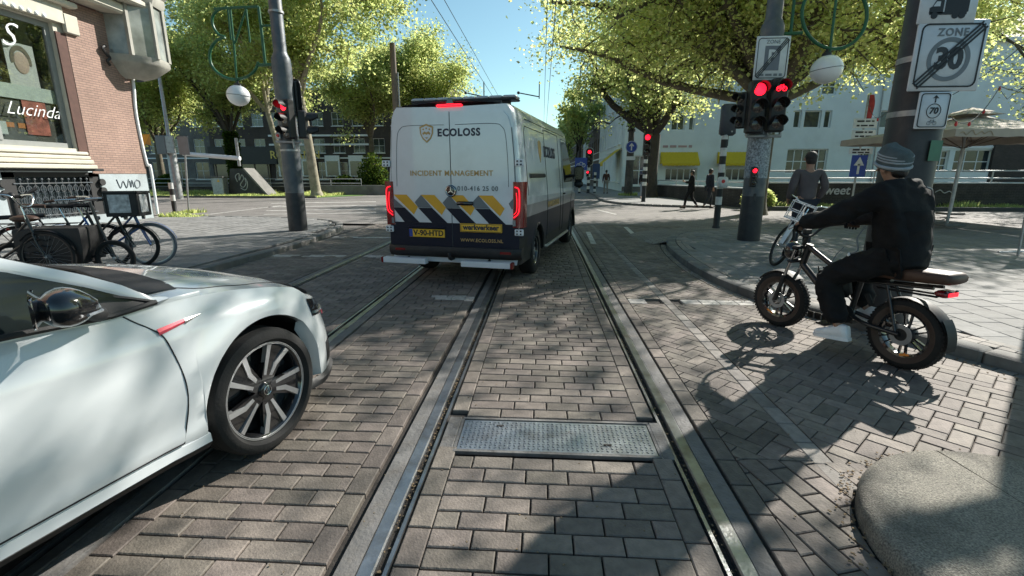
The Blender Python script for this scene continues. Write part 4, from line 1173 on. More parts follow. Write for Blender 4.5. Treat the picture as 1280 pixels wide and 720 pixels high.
h = MB(); h.cbox((0, -.01, 2.335), (.36, .07, .035), .012); h.build('brake_lamp', mat('red_glow'), van)
h = MB(); h.prism([(-.05, 0), (.05, 0), (.03, .06), (-.02, .07)], -.05, .04, 0, TR(0.02, 0, 2.355)); h.build('camera_pod', mat('black_gl'), van)
W_['bar_lens'] = M('frosted bar lens', (.42, .44, .46), .35, var=.2, coat=.4)
lb = thing('light_bar', None, None); lb.parent = van; lb.location = (.06, .42, 2.44)
h = MB(); h.cbox((0, 0, -.005), (1.52, .26, .03), .01); h.build('bar_base', mat('black_pl'), lb)
for k in range(8):
    h = MB(); h.cbox((-.665 + k * .19, 0, .024), (.186, .25, .036), .014); h.build('bar_lens', mat('bar_lens'), lb, 50)
h = MB(); [h.cbox((x, 0, -.04), (.1, .12, .06), .01) for x in (-.6, .6)]; h.build('bar_foot', mat('black_pl'), lb)
# ================================================================== STREET FURNITURE
W_['pole'] = M('grey painted pole', (0.085, 0.10, 0.115), 0.5, 0.2, var=0.25, vs=5, bump=0.15, bs=25, dirt=0.7, ds=4, dcol=(0.19, 0.18, 0.165))
W_['pole_dk'] = M('dark grey pole', (0.028, 0.030, 0.034), 0.5, 0.1, var=0.2, dirt=0.4, ds=5, dcol=(.09, .085, .08))
W_['sticker'] = M('sticker residue', (0.30, 0.33, 0.36), 0.7, var=0.8, vs=30, bump=0.4, bs=60, dirt=0.8, ds=14, dcol=(.05, .06, .07))
W_['galv'] = M('galvanised steel', (0.36, 0.37, 0.38), 0.45, 0.6, var=0.15, vs=10, dirt=0.4, ds=6)
W_['sign_white'] = M('sign white sheet', (0.62, 0.65, 0.68), 0.45, var=0.05, dirt=0.15, ds=5)
W_['sign_grey'] = M('sign grey print', (0.17, 0.19, 0.21), 0.5)
W_['sign_black'] = M('sign black print', (0.014, 0.015, 0.02), 0.5)
W_['sig_black'] = M('signal housing', (0.012, 0.012, 0.013), 0.5, var=0.2, dirt=0.3, ds=6, dcol=(.05, .05, .05))
W_['sig_off'] = M('unlit signal lens', (0.02, 0.012, 0.01), 0.2, var=0.3, vs=60, coat=0.6)
W_['sig_red'] = M('lit signal lens', (0.9, 0.02, 0.05), 0.3, emit=(1.0, 0.006, 0.02), est=2.2)
W_['globe'] = M('opal globe', (0.78, 0.80, 0.82), 0.25, var=0.04, vs=3, coat=0.5)
W_['green'] = M('dark green enamel', (0.01, 0.10, 0.045), 0.4, var=0.2)
W_['band_w'] = M('post white band', (0.60, 0.60, 0.59), 0.5, var=0.08, dirt=0.35, ds=7)
W_['band_b'] = M('post black band', (0.014, 0.014, 0.015), 0.55, var=0.15)
W_['tan'] = M('parasol canvas', (0.42, 0.37, 0.32), 0.9, var=0.08, bump=0.15, bs=120)
W_['wood'] = M('painted wood', (0.16, 0.12, 0.09), 0.7, var=0.2)
W_['yel'] = M('yellow awning cloth', (0.62, 0.44, 0.02), 0.85, var=0.08)
W_['bulb'] = M('red festoon bulb', (0.55, 0.03, 0.03), 0.3, var=0.1)
W_['wire'] = M('cable', (0.03, 0.032, 0.035), 0.6)

def signal(name, label, loc, rz=0, n=3, lit=0, sc=1.0, board=False, visor=.2, group='traffic signals', symbol=None, border=False):
    """signal head, faces local -Y; loc = centre"""
    t = thing(name, label, 'traffic light', loc, rz, group)
    s = .30 * sc
    h = MB(); h.cbox((0, .04 * sc, 0), (s * 1.0, .20 * sc, s * n + .03), .03 * sc); h.build('housing', mat('sig_black'), t, 40)
    if board:
        pl = []
        w_, hh = s * .82, s * n / 2 + s * .35; r = w_ * .8
        for (cx, cz, a0) in ((w_ - r, hh - r, 0), (-w_ + r, hh - r, PI / 2), (-w_ + r, -hh + r, PI), (w_ - r, -hh + r, 1.5 * PI)):
            for k in range(6): pl.append((cx + r * math.cos(a0 + k * PI / 10), cz + r * math.sin(a0 + k * PI / 10)))
        h = MB(); h.prism(pl, .02, .035); h.build('backboard', mat('sig_black'), t)
        if border:
            h = MB(); h.tube([(x, .018, z) for x, z in pl], .018, 6, closed=True); h.build('board_border', mat('band_w'), t)
    for k in range(n):
        z = (n - 1) / 2 * s - k * s
        h = MB(); h.lathe([(.001, .02), (s * .2, .016), (s * .36, 0)], 24, 0, TR(0, -.06 * sc, z) @ RX(PI / 2), (False, False))
        on = (k == lit)
        if on and symbol == 'bike':
            h.build('lens', mat('sig_off'), t, 60)
            g = MB(); T = TR(0, -.085 * sc, z)
            for sx in (-1, 1): g.torus((sx * s * .17, 0, -s * .06), s * .12, s * .022, 16, 6, 0, T @ RX(PI / 2)) if False else g.tube([T @ Vector((sx * s * .17 + s * .12 * math.cos(a), 0, -s * .07 + s * .12 * math.sin(a))) for a in np.linspace(0, 2 * PI, 16, endpoint=False)], s * .024, 6, closed=True)
            g.tube([T @ Vector(p) for p in [(-s * .17, 0, -s * .07), (-s * .08, 0, s * .13), (s * .1, 0, s * .1), (s * .17, 0, -s * .07)]], s * .022, 6)
            g.tube([T @ Vector(p) for p in [(-s * .08, 0, s * .1), (0, 0, -s * .07), (s * .1, 0, s * .1), (s * .07, 0, s * .18)]], s * .022, 6)
            g.build('bicycle_symbol', mat('sig_red'), t)
        else: h.build('lens', mat('sig_red') if on else mat('sig_off'), t, 60)
        if visor:
            h = MB(); g = []
            for y, e in ((-.06, 0), (-.06 - visor * sc, .0)):
                row = []
                for q in range(15):
                    a = -0.35 + (PI + .7) * q / 14; row.append((s * .44 * math.cos(a), y - (0 if q else 0), z + s * .44 * math.sin(a)))
                g.append(row)
            # cut back underneath
            for q in (0, 1, 13, 14): x, y, zz = g[1][q]; g[1][q] = (x, -.06 - visor * sc * (.35 if q in (0, 14) else .7), zz)
            g2 = [[(x * .95, y, z + (zz - z) * .95) for x, y, zz in r] for r in g]
            h.loft([g[0], g[1], g2[1], g2[0]], False); h.build('visor', mat('sig_black'), t, 50)
    return t

def sign_panel(parent, w, hgt, name='sign_face', m=None, y=0, border=True, r=.05):
    h = MB(); h.cbox((0, y + .012, 0), (w, .022, hgt), .008); h.build(name, m or mat('sign_white'), parent, 50)
    if border:
        pts = []
        W2, H2 = w / 2 - .035 * w / .56, hgt / 2 - .035 * w / .56
        for (cx, cz, a0) in ((W2 - r, H2 - r, 0), (-W2 + r, H2 - r, PI / 2), (-W2 + r, -H2 + r, PI), (W2 - r, -H2 + r, 1.5 * PI)):
            for k in range(5): pts.append((cx + r * math.cos(a0 + k * PI / 8), y - .001, cz + r * math.sin(a0 + k * PI / 8)))
        h = MB(); g = MB(); bw = .009 * w / .56 + .003
        n = len(pts)
        for i in range(n):
            a_, b_ = Vector(pts[i]), Vector(pts[(i + 1) % n]); d = (b_ - a_)
            if d.length < 1e-6: continue
            m_ = (a_ + b_) / 2
            h.box(m_, (d.length + bw * .5, .004, bw), 0, 0, RY(-math.atan2(d.z, d.x)))
        h.build('sign_border', mat('sign_black'), parent)
def slash(parent, w, hgt, n=3, m=None):
    a_, b_ = Vector((-w * .42, -.009, -hgt * .43)), Vector((w * .42, -.009, hgt * .43)); d = b_ - a_
    h = MB()
    for k in range(n):
        off = (k - (n - 1) / 2) * .026 * w / .56; nn = Vector((-d.z, 0, d.x)).normalized() * off
        h.box((a_ + b_) / 2 + nn, (d.length, .004, .014 * w / .56), 0, 0, RY(-math.atan2(d.z, d.x)))
    h.build('cancel_stripes', mat('sign_black'), parent)

def big_pole(label, x, y, r0, r1, zstep, H_, group, z0=ZS):
    t = thing('tram_pole', label, 'pole', (x, y, z0), 0, group)
    h = MB(); h.lathe([(r0 * 1.02, -.02), (r0, 1.0), (r0 * .99, zstep - .12), (r0 * .97, zstep), (r1 * 1.08, zstep + .12), (r1, zstep + .16), (r1 * .9, H_)], 32); h.build('shaft', mat('pole'), t, 40)
    h = MB(); h.lathe([(r0 * 1.025, 0), (r0 * 1.03, .02), (r0 * 1.012, .95), (r0 * 1.0, .97)], 32, 0, None, (False, False)); h.build('base_paint', mat('pole_dk'), t, 40)
    h = MB(); h.lathe([(r0 * 1.03, zstep * .48), (r0 * 1.03, zstep * .48 + .05)], 32); h.lathe([(r1 * 1.15, zstep + 1.0), (r1 * 1.15, zstep + 1.05)], 24); h.build('strap_band', mat('galv'), t, 40)
    return t
LPX, LPY = -6.37, 12.2
RPX, RPY = 4.63, 11.0
big_pole('tall grey tram pole with traffic signals and green wire emblem in the left pavement', LPX, LPY, .225, .15, 4.15, 9.0, 'tram poles')
rp_ = big_pole('tall grey tram pole covered in sticker residue carrying the double red signal', RPX, RPY, .225, .155, 4.35, 9.0, 'tram poles')
h = MB(); h.lathe([(.232, 1.35), (.233, 1.4), (.233, 2.2), (.232, 2.25)], 32, 0, None, (False, False)); h.build('sticker_patch', mat('sticker'), rp_, 40)
h = MB(); h.cbox((-.06, -.225, .95), (.06, .02, .16), .01); h.build('access_door', mat('pole_dk'), rp_)
# zone pole close on the right
ZX, ZY = 3.50, 4.98
t = thing('lamp_pole', 'thick dark pole by the kerb behind the rider carrying the zone signs', 'pole', (ZX, ZY, ZS))
h = MB(); h.lathe([(.235, -.05), (.222, .9), (.215, 3.2), (.13, 3.5), (.11, 9)], 40); h.build('shaft', mat('pole_dk'), t, 40)
h = MB(); h.lathe([(.223, 2.42), (.223, 2.47)], 40); h.lathe([(.224, 1.95), (.224, 2.0)], 40); h.build('strap_band', mat('galv'), t, 40)
h = MB(); h.prism([(-.07, -.09), (.07, -.09), (.07, .09), (-.07, .09)], -.236, -.232, 0, RZ(.30) @ TR(.0, 0, 1.64)); h.build('green_sticker', M('green sticker', (.03, .14, .08), .5, var=.3), t)
# zone signs : faces turned slightly
def at_sign(px, py, Y): return A(px, py, Y)
SY = 4.74
c = (A(1155, 30, SY) + A(1237, 25, SY) + A(1139, 113, SY) + A(1215, 108, SY)) / 4
t = thing('zone_end_sign', 'white end of zone 30 sign with three black diagonal stripes on the dark pole', 'road sign', (c.x, SY, c.z), 0, 'signs on the zone pole')
sign_panel(t, .585, .575)
h = MB(); pts = 40
h.tube([(.0 + .155 * math.cos(a), -.002, -.03 + .155 * math.sin(a)) for a in np.linspace(0, 2 * PI, 40, endpoint=False)], .004, 4, closed=True)
g = [[((r) * math.cos(a), yy, -.03 + r * math.sin(a)) for r, yy in ((.142, .0), (.142, -.0035), (.178, -.0035), (.178, .0))] for a in np.linspace(0, 2 * PI, 49)]
h = MB(); h.loft(g, False); h.build('grey_ring', mat('sign_grey'), t)
text('sign_number', '30', .235, M('dark sign print', (.035, .038, .045), .5), t, (0, -.002, -.03), (PI / 2, 0, 0), .002, 'CENTER', .010)
text('sign_word', 'ZONE', .085, mat('sign_grey'), t, (0, -.002, .185), (PI / 2, 0, 0), .002, 'CENTER', .002, space=1.15)
slash(t, .585, .575)
h = MB(); h.box((0.02, .082, -.15), (.08, .12, .04)); h.box((0.02, .082, .15), (.08, .12, .04)); h.build('clamp', mat('galv'), t)
c2 = (A(1149, 116, SY) + A(1190, 115, SY) + A(1143, 161, SY) + A(1182, 160, SY)) / 4
t = thing('parking_sign', 'small white sign with arrow, circled 70 and bicycle below the zone 30 sign', 'road sign', (c2.x - .0, SY - .01, c2.z), 0, 'signs on the zone pole')
sign_panel(t, .275, .315, r=.025)
text('sign_number', '70', .075, mat('sign_black'), t, (0, -.002, -.005), (PI / 2, 0, 0), .002, 'CENTER', .002, shear=.1)
h = MB(); h.tube([(.06 * math.cos(a), -.002, -.005 + .06 * math.sin(a)) for a in np.linspace(0, 2 * PI, 32, endpoint=False)], .003, 4, closed=True); h.build('ring', mat('sign_black'), t)
h = MB(); h.box((0, -.002, .088), (.008, .004, .045)); h.prism([(-.026, .1), (0, .128), (.026, .1), (0, .108)], -.004, 0); h.build('arrow', mat('sign_black'), t)
h = MB()
for sx in (-1, 1): h.tube([(sx * .025 + .015 * math.cos(a), -.002, -.108 + .015 * math.sin(a)) for a in np.linspace(0, 2 * PI, 14, endpoint=False)], .0018, 4, closed=True)
h.tube([(-.025, -.002, -.108), (-.01, -.002, -.082), (.015, -.002, -.085), (.025, -.002, -.108)], .0018, 4); h.tube([(-.012, -.002, -.078), (0, -.002, -.108), (.015, -.002, -.085), (.012, -.002, -.074)], .0018, 4); h.build('bicycle_symbol', mat('sign_grey'), t)
c3 = A(1186, 8, SY)
t = thing('lorry_sign', 'white sign with black lorry symbol topmost on the dark pole', 'road sign', (c3.x, SY - .004, c3.z + .03), 0, 'signs on the zone pole')
sign_panel(t, .47, .33, border=False)
h = MB(); h.prism([(-.03, -.075), (.16, -.075), (.16, .085), (-.03, .085)], -.004, 0); h.prism([(-.155, -.085), (-.045, -.085), (-.045, .02), (-.11, .02), (-.135, -.03), (-.155, -.04)], -.004, 0)
h.box((0, -.002, -.085), (.30, .004, .02)); h.build('lorry_symbol', mat('sign_black'), t)
h = MB()
for x in (-.11, .06, .115): h.lathe([(.027, 0), (.027, .005), (.001, .005)], 18, 0, TR(x, 0, -.1) @ RX(PI / 2))
h.build('lorry_wheels', mat('sign_black'), t); h = MB(); h.prism([(-.13, -.03), (-.075, -.03), (-.075, .008), (-.108, .008)], -.005, 0); h.build('lorry_window', mat('sign_white'), t)

# ---- right pole equipment
SYR = RPY - .30
c = (A(948, 50, SYR) + A(987, 48, SYR) + A(943, 97, SYR) + A(982, 95, SYR)) / 4
t = thing('parking_zone_end_sign', 'white parking disc zone end sign with diagonal stripes above the red signals', 'road sign', (c.x, SYR, c.z))
sign_panel(t, .66, .82, r=.06)
h = MB(); h.box((0, -.001, .0), (.30, .004, .46)); h.build('blue_field', M('faded blue print', (.15, .17, .21), .5), t)
text('letter', 'P', .34, mat('sign_white'), t, (0, -.004, .02), (PI / 2, 0, 0), .002, 'CENTER', .01)
text('sign_word', 'ZONE', .1, mat('sign_grey'), t, (0, -.002, .30), (PI / 2, 0, 0), .002); print_lines(t, 0, -.002, -.31, .46, .05, mat('sign_grey'), 4)
slash(t, .66, .82)
SR = RPY - .42
c = A(946, 134, SR); signal('traffic_signal', 'left hand red ball signal of the double head on the sticker-covered pole', (c.x, SR, c.z), 0, 3, 0, 1.1, visor=.16)
c = A(972, 132, SR); signal('traffic_signal', 'signal with lit red bicycle symbol on the sticker-covered pole', (c.x, SR, c.z), 0, 3, 0, 1.1, visor=.16, symbol='bike')
c = A(927, 138, SR + .25); signal('traffic_signal', 'black signal turned sideways left of the red ball signal', (c.x, SR + .25, c.z), -1.1, 3, -1, .76, visor=.2)
c = A(951, 165, SR + .1)
t = thing('signal_bracket', 'pale tubular bracket under the double red signal head', 'bracket', (RPX, RPY, 0))
h = MB(); z = A(945, 170, RPY - .3).z; h.tube([(-.40, -.28, z), (.30, -.28, z)], .035, 10); h.tube([(-.40, -.28, z), (-.40, -.28, z + .2)], .03, 8); h.tube([(.28, -.28, z), (.28, -.28, z + .2)], .03, 8); h.cyl((0, -.3, z - .03), (0, -.2, z + .12), .05); h.build('tube', mat('galv'), t, 50)
c = A(943, 221, RPY - .30); signal('bicycle_signal', 'small low red bicycle signal on the sticker-covered pole', (c.x, RPY - .27, c.z), 0, 3, 0, .42, visor=.06)

def wire_obj(name, label, cat, Y, curves, m, rad, group=None, base=None):
    t = thing(name, label, cat, base or (0, Y, 0), 0, group)
    off = Vector(base or (0, Y, 0))
    for nm, pts, rr in curves:
        h = MB(); P = [A(px, py, Y) - off for px, py in pts]
        h.tube(smooth_pts(P, 5) if len(P) > 3 else P, rr * 1.45, 8); h.build(nm, m, t, 50)
    return t
def arc(cx, cy, rx, ry, a0, a1, n=22): return [(cx + rx * math.cos(math.radians(lerp(a0, a1, k / n))), cy - ry * math.sin(math.radians(lerp(a0, a1, k / n)))) for k in range(n + 1)]
def q3(x, y): return (180 + x / 4, y / 4)
wire_obj('street_emblem', 'green wire letter emblem with open ring hanging left of the left tram pole', 'emblem', LPY, [
    ('emblem_arc', [q3(*p) for p in [(420, 38), (370, 50), (342, 85), (345, 130), (372, 172), (405, 185)]], .022),
    ('emblem_ring', [q3(*p) for p in [(405, 185), (360, 205), (330, 255), (335, 320), (375, 370), (440, 397), (510, 385), (555, 350), (572, 310)]], .024),
    ('emblem_bar', [q3(350, 45), q3(460, 38), q3(572, 34)], .02),
    ('emblem_stem', [q3(430, 38), q3(450, 230), q3(465, 425)], .018), ('emblem_stem', [q3(418, 38), q3(435, 200)], .014),
    ('emblem_diagonal', [q3(455, 215), q3(510, 42)], .016), ('emblem_stroke', [q3(510, 42), q3(530, 212)], .016),
    ('emblem_post', [q3(572, 34), q3(590, 180), q3(607, 330)], .025), ('emblem_bracket', [q3(585, 130), q3(645, 128)], .018), ('emblem_bracket', [q3(572, 326), q3(665, 322)], .025)],
    mat('green'), .02, 'green wire emblems', (LPX - 1.1, LPY, 3.6))
c = A(298, 119.5, LPY)
def globe(label, c, r, tilt):
    t = thing('globe_lamp', label, 'lamp', tuple(c), 0, 'globe lamps')
    h = MB(); h.ball((0, 0, 0), (r, r, r * .92), 28, 16, 0, RY(tilt)); h.build('globe', mat('globe'), t, 60)
    h = MB(); h.lathe([(r * .3, r * .84), (r * .28, r * 1.05), (r * .1, r * 1.12), (.02, r * 1.3)], 16, 0, RY(tilt)); h.build('cap', mat('sig_black'), t, 50)
    h = MB(); h.torus((0, 0, 0), r * 1.005, .008, 32, 6, 0, RY(tilt)); h.build('seam', mat('sign_grey'), t); return t
globe('white globe lamp under the left green emblem', c, .265, .08)
def q8(x, y): return (880 + x / 3, y / 3)
wire_obj('street_emblem', 'green wire ring hanging right of the sticker-covered tram pole', 'emblem', RPY, [
    ('emblem_ring', arc(1043, 18, 40.5, 43, 150, 395, 26), .024), ('emblem_stem', [q8(505, -60), q8(495, 0), q8(470, 205)], .018),
    ('emblem_bracket', [q8(285, 128), q8(368, 123)], .025), ('emblem_post', [q8(345, -60), q8(335, 30), q8(325, 125)], .022), ('emblem_bracket', [q8(318, -50), q8(400, -55)], .02)],
    mat('green'), .02, 'green wire emblems', (RPX + 1.2, RPY, 3.9))
globe('white globe lamp under the green ring right of the double signal', A(1033, 87, RPY), .30, -.12)

# ---- left pole equipment
c = A(359, 148, LPY - .32); signal('traffic_signal', 'lit red signal on the front of the left tram pole', (c.x, LPY - .35, c.z - .02), -.45, 3, 0, .98, visor=.2)
c = A(380, 157, LPY - .1); signal('traffic_signal', 'black signal turned away on the right of the left tram pole', (c.x, LPY - .05, c.z + .02), 1.9, 2, -1, 1.05, visor=.24)
c = A(369, 122, LPY + .15); signal('traffic_signal', 'dark signal back board behind the left tram pole', (c.x, LPY + .2, c.z), PI - .3, 3, -1, .8, board=True, visor=0.05)
t = thing('signal_bracket', 'pale bracket under the signals of the left tram pole', 'bracket', (LPX, LPY, A(375, 178, LPY).z))
h = MB(); h.tube([(-.2, -.26, 0), (.42, -.24, -.01)], .035, 10); h.tube([(.22, -.25, .12), (.25, -.25, -.16)], .03, 8); h.build('tube', mat('galv'), t, 50)
t = thing('push_button', 'small red push button box on the left tram pole', 'button', (LPX - .13, LPY - .25, A(355, 171, LPY).z)); h = MB(); h.cbox((0, 0, 0), (.13, .06, .16), .015); h.build('button_box', mat('galv'), t); h = MB(); h.lathe([(.04, 0), (.035, .02), (.001, .022)], 16, 0, TR(0, -.03, .01) @ RX(PI / 2)); h.build('button', mat('bulb'), t)

# ---- striped posts
def striped(label, x, y, z0, H_, r, bands, group='black and white striped posts', cat='post', black_top=0):
    t = thing('striped_post', label, cat, (x, y, z0), 0, group)
    h = {0: MB(), 1: MB()}
    zb = black_top
    h[0].lathe([(r * 1.25, -.02), (r * 1.2, .02), (r, .05), (r, zb)], 16)
    L_ = (H_ - zb) / bands
    for k in range(bands):
        mb_ = MB(); mb_.lathe([(r, zb + k * L_), (r, zb + (k + 1) * L_)], 16, 0, None, (k == 0, k == bands - 1)); mb_.build('band', mat('band_w') if k % 2 == 0 else mat('band_b'), t, 40)
    h[0].build('post_foot', mat('band_b'), t, 40); return t
sp_c = G(895, 284, 0.1)
striped('tall striped post carrying a grey-backed signal left of the double red signal', sp_c.x, sp_c.y, .1, 2.55, .085, 9, black_top=.62)
h = MB(); 
t = thing('traffic_signal', 'slim grey signal box seen from behind atop the striped post', 'traffic light', (sp_c.x + .05, sp_c.y, A(908, 150, sp_c.y).z))
h = MB(); h.cbox((0, 0, 0), (.40, .22, .80), .05); h.build('housing', M('signal back', (.055, .06, .075), .55, var=.15, dirt=.3, ds=4, dcol=(.12, .12, .12)), t, 50)
h = MB(); h.tube([(0, 0, -.38), (0, 0, -.66)], .05, 10); h.build('stem', mat('sig_black'), t, 50)
h = MB(); [h.lathe([(.13, 0), (.13, .18)], 14, 0, TR(0, .1, z) @ RX(-PI / 2), (False, False)) for z in (.25, 0, -.25)]; h.build('visor', mat('sig_black'), t)
h = MB(); h.lathe([(.025, 0), (.02, .012), (.001, .012)], 10, 0, TR(.08, -.11, -.3) @ RX(PI / 2)); h.build('lock', mat('galv'), t)
t = thing('push_button', 'white push button box on the striped post near the double signal', 'button', (sp_c.x + .02, sp_c.y - .1, A(897, 228, sp_c.y).z)); h = MB(); h.cbox((0, 0, 0), (.26, .12, .3), .03); h.build('button_box', mat('band_w'), t, 50); h = MB(); h.lathe([(.05, 0), (.04, .02), (.001, .022)], 16, 0, TR(0, -.06, .03) @ RX(PI / 2)); h.build('button', mat('bulb'), t)
p2c = G(804, 252, 0.1)
striped('striped post under the small red signal in front of the tree trunk', p2c.x, p2c.y, .09, 2.6, .11, 9, black_top=.85)
signal('traffic_signal', 'red signal on the striped post in front of the tree trunk', (p2c.x, p2c.y - .05, A(804, 181, p2c.y).z), 0, 3, 0, 1.35 * .9, visor=.15)
fc = G(735, 241, 0.1)
striped('striped post under the white-bordered red signal by the far corner', fc.x, fc.y, .09, 2.2, .12, 8, black_top=.3)
signal('traffic_signal', 'red signal with white-edged oval board by the far corner', (fc.x, fc.y - .05, A(735, 196, fc.y).z), 0, 3, 0, 1.2, board=True, border=True, visor=.1)
for (px, y, hgt, lab) in ((724, 241, 1.9, 'leftmost of the short striped posts at the far corner'), (743, 241, 1.6, 'rightmost of the short striped posts at the far corner')):
    q_ = G(px, y, .1); striped(lab, q_.x, q_.y, .09, hgt, .1, 7, black_top=.1)
q_ = G(725, 241, .1)
t = thing('bicycle_route_sign', 'square blue cycle path sign atop the leftmost far striped post', 'road sign', (q_.x, q_.y - .12, A(725, 205, q_.y).z)); h = MB(); h.cbox((0, 0, 0), (.95, .03, .95), .01); h.build('sign_face', mat('blue'), t)
h = MB(); [h.tube([(sx * .2 + .13 * math.cos(a), -.02, -.1 + .13 * math.sin(a)) for a in np.linspace(0, 2 * PI, 14, endpoint=False)], .025, 5, closed=True) for sx in (-1, 1)]; h.tube([(-.2, -.02, -.1), (-.05, -.02, .15), (.1, -.02, .1), (.2, -.02, -.1)], .025, 5); h.build('bicycle_symbol', mat('sign_white'), t)
q_ = G(744, 240, .1)
t = thing('direction_board', 'dull blue board on the rightmost far striped post', 'road sign', (q_.x, q_.y - .12, A(743, 214, q_.y).z)); h = MB(); h.cbox((0, 0, 0), (.6, .03, 1.2), .01); h.build('sign_face', M('dull blue sheet', (.03, .06, .16), .5), t)
q_ = G(736, 230, .1)
signal('bicycle_signal', 'small lower red signal on the far corner striped post', (fc.x - .1, fc.y - .14, A(734, 217, fc.y).z), 0, 2, 0, .7, visor=.06)
# pole with round blue arrow sign
ap = G(785, 244, 0.1)
t = thing('lamp_post', 'dark banded lamp post with round blue arrow sign at the far corner', 'pole', (ap.x, ap.y, .08)); 
h = MB(); h.lathe([(.30, 0), (.28, 1.2), (.24, 3.2), (.2, 3.4), (.18, 8.3), (.16, 8.5)], 16); h.build('shaft', M('weathered pole', (.055, .05, .045), .7, var=.3, dirt=.6, ds=1.5, dcol=(.16, .15, .13)), t, 40)
h = MB(); [h.lathe([(.27, z), (.27, z + .18)], 16) for z in (3.3, 4.3)]; h.lathe([(.3, 4.6), (.33, 5.2), (.25, 5.3)], 12); h.build('band', mat('sig_black'), t, 40)
t = thing('arrow_sign', 'round blue sign with white upward arrow on the banded lamp post', 'road sign', (ap.x, ap.y - .32, A(785, 184, ap.y).z)); h = MB(); h.lathe([(.40, 0), (.40, .03), (.001, .03)], 32, 0, RX(PI / 2)); h.build('sign_face', mat('blue'), t, 50)
h = MB(); h.torus((0, -.03, 0), .375, .015, 32, 5, 0, RX(PI / 2)); h.build('sign_border', mat('sign_white'), t)
h = MB(); h.box((0, -.036, -.05), (.08, .01, .36)); h.prism([(-.17, .06), (0, .27), (.17, .06), (.1, .03), (0, .13), (-.1, .03)], -.042, -.03); h.build('arrow', mat('sign_white'), t)
t = thing('plate_sign', 'small white plate under the round blue arrow sign', 'road sign', (ap.x, ap.y - .30, A(784, 198, ap.y).z)); h = MB(); h.cbox((0, 0, 0), (.6, .03, .25), .01); h.build('sign_face', mat('sign_white'), t)

# ---- post with white table boards and blue arrow panel
bp = G(1063, 262, .1)
t = thing('tariff_sign_post', 'slim grey post with white text boards over a blue arrow panel by the graffiti wall', 'road sign', (bp.x, bp.y, .1))
zA = lambda py: A(1068, py, bp.y).z - .1
h = MB(); h.tube([(0, 0, 0), (0, 0, zA(118))], .04, 10); h.build('post', mat('galv'), t, 50)
rows_ = [(152, 164), (166, 174), (176, 185)]
for i, (a_, b_) in enumerate(((148, 161), (162, 174), (175, 184), (185, 193))):
    z1, z0_ = zA(a_), zA(b_); h = MB(); h.cbox((0, -.06, (z0_ + z1) / 2), (.92, .025, z1 - z0_ - .03), .01); f = h.build('text_board', mat('sign_white'), t)
    for q in range(2):
        print_lines(f, 0, -.076, (z0_ + z1) / 2 + (.5 - q) * (z1 - z0_) * .42, .66, .07, mat('sign_black'), i * 2 + q)
z1, z0_ = zA(194), zA(221); h = MB(); h.cbox((0, -.06, (z0_ + z1) / 2), (.62, .025, z1 - z0_), .01); h.build('blue_panel', mat('blue'), t)
h = MB(); zc = (z0_ + z1) / 2; h.box((0, -.078, zc - .12), (.09, .008, .4)); h.prism([(-.2, zc + .02), (0, zc + .36), (.2, zc + .02)], -.082, -.074); h.build('arrow', mat('sign_white'), t)
t = thing('red_flag_banner', 'narrow red and white banner above the white text boards', 'banner', (bp.x + .1, bp.y, zA(150) + .1)); h = MB(); g = [[(-.12 + .02 * math.sin(z * 5), 0, z), (.14 + .04 * math.sin(z * 4), .03 * math.sin(z * 7), z)] for z in np.linspace(0, .95, 12)]
h.loft([[(x, y, z) for x, y, z in r] + [(x, y + .006, z) for x, y, z in r[::-1]] for r in g], True, True, True); h.build('banner_cloth', M('red cloth', (.35, .04, .04), .8, var=.3, vs=4), t)

# ---- parasols
def parasol(label, x, y, hw, ze, zp, z0=.1, rz=0.05):
    t = thing('parasol', label, 'parasol', (x, y, z0), rz, 'terrace parasols')
    h = MB(); h.tube([(0, 0, 0), (0, 0, zp - .05)], .038, 12); h.build('pole', mat('galv'), t, 50)
    h = MB(); h.cbox((0, 0, .04), (.6, .6, .08), .02); h.build('base', mat('kerb'), t)
    n = 8; h = MB(); g = []
    ring = []
    for k in range(48):
        a = 2 * PI * k / 48; m_ = max(abs(math.cos(a)), abs(math.sin(a))); ring.append((math.cos(a) / m_, math.sin(a) / m_))
    for s_ in np.linspace(0.02, 1, 9):
        g.append([(hw * s_ * cx, hw * s_ * cy, lerp(zp, ze, s_) - .05 * math.sin(PI * s_) * (1 - .6 * abs(abs(cx) - abs(cy)) )) for cx, cy in ring])
    h.loft(g, True); h.build('canopy', mat('tan'), t, 60)
    h = MB(); h.loft([[(hw * cx, hw * cy, ze) for cx, cy in ring], [(hw * 1.003 * cx, hw * 1.003 * cy, ze - .17 - .02 * (i % 2)) for i, (cx, cy) in enumerate(ring)]], True); h.build('valance', mat('tan'), t)
    h = MB(); s_ = .3; h.loft([[(hw * .25 * cx, hw * .25 * cy, zp - .02) for cx, cy in ring], [(.02 * cx, .02 * cy, zp + .14) for cx, cy in ring]], True); h.build('top_vent', mat('tan'), t, 60)
    for k in range(8):
        a = 2 * PI * k / 8; m_ = max(abs(math.cos(a)), abs(math.sin(a)))
        h = MB(); h.tube([(0, 0, zp - .12), (hw * .97 * math.cos(a) / m_, hw * .97 * math.sin(a) / m_, ze - .03)], .014, 6); h.tube([(0, 0, ze - .35), (hw * .5 * math.cos(a) / m_, hw * .5 * math.sin(a) / m_, lerp(zp, ze, .5) - .08)], .012, 6); h.build('rib', mat('wood'), t)
    h = MB(); h.tube(smooth_pts([(-hw * .95 + k * .07, -hw * 1.008, ze - .09 + .045 * math.sin(k * 2.1) + .02 * math.sin(k * 5)) for k in range(12)], 3), .008, 4); h.build('script_print', M('gold print', (.35, .26, .16), .7), t)
    return t
pc_ = G(1183, 282, .1)
parasol('beige square terrace parasol with grey pole right of the dark pole', pc_.x, pc_.y, 2.05, 2.47, 3.0)
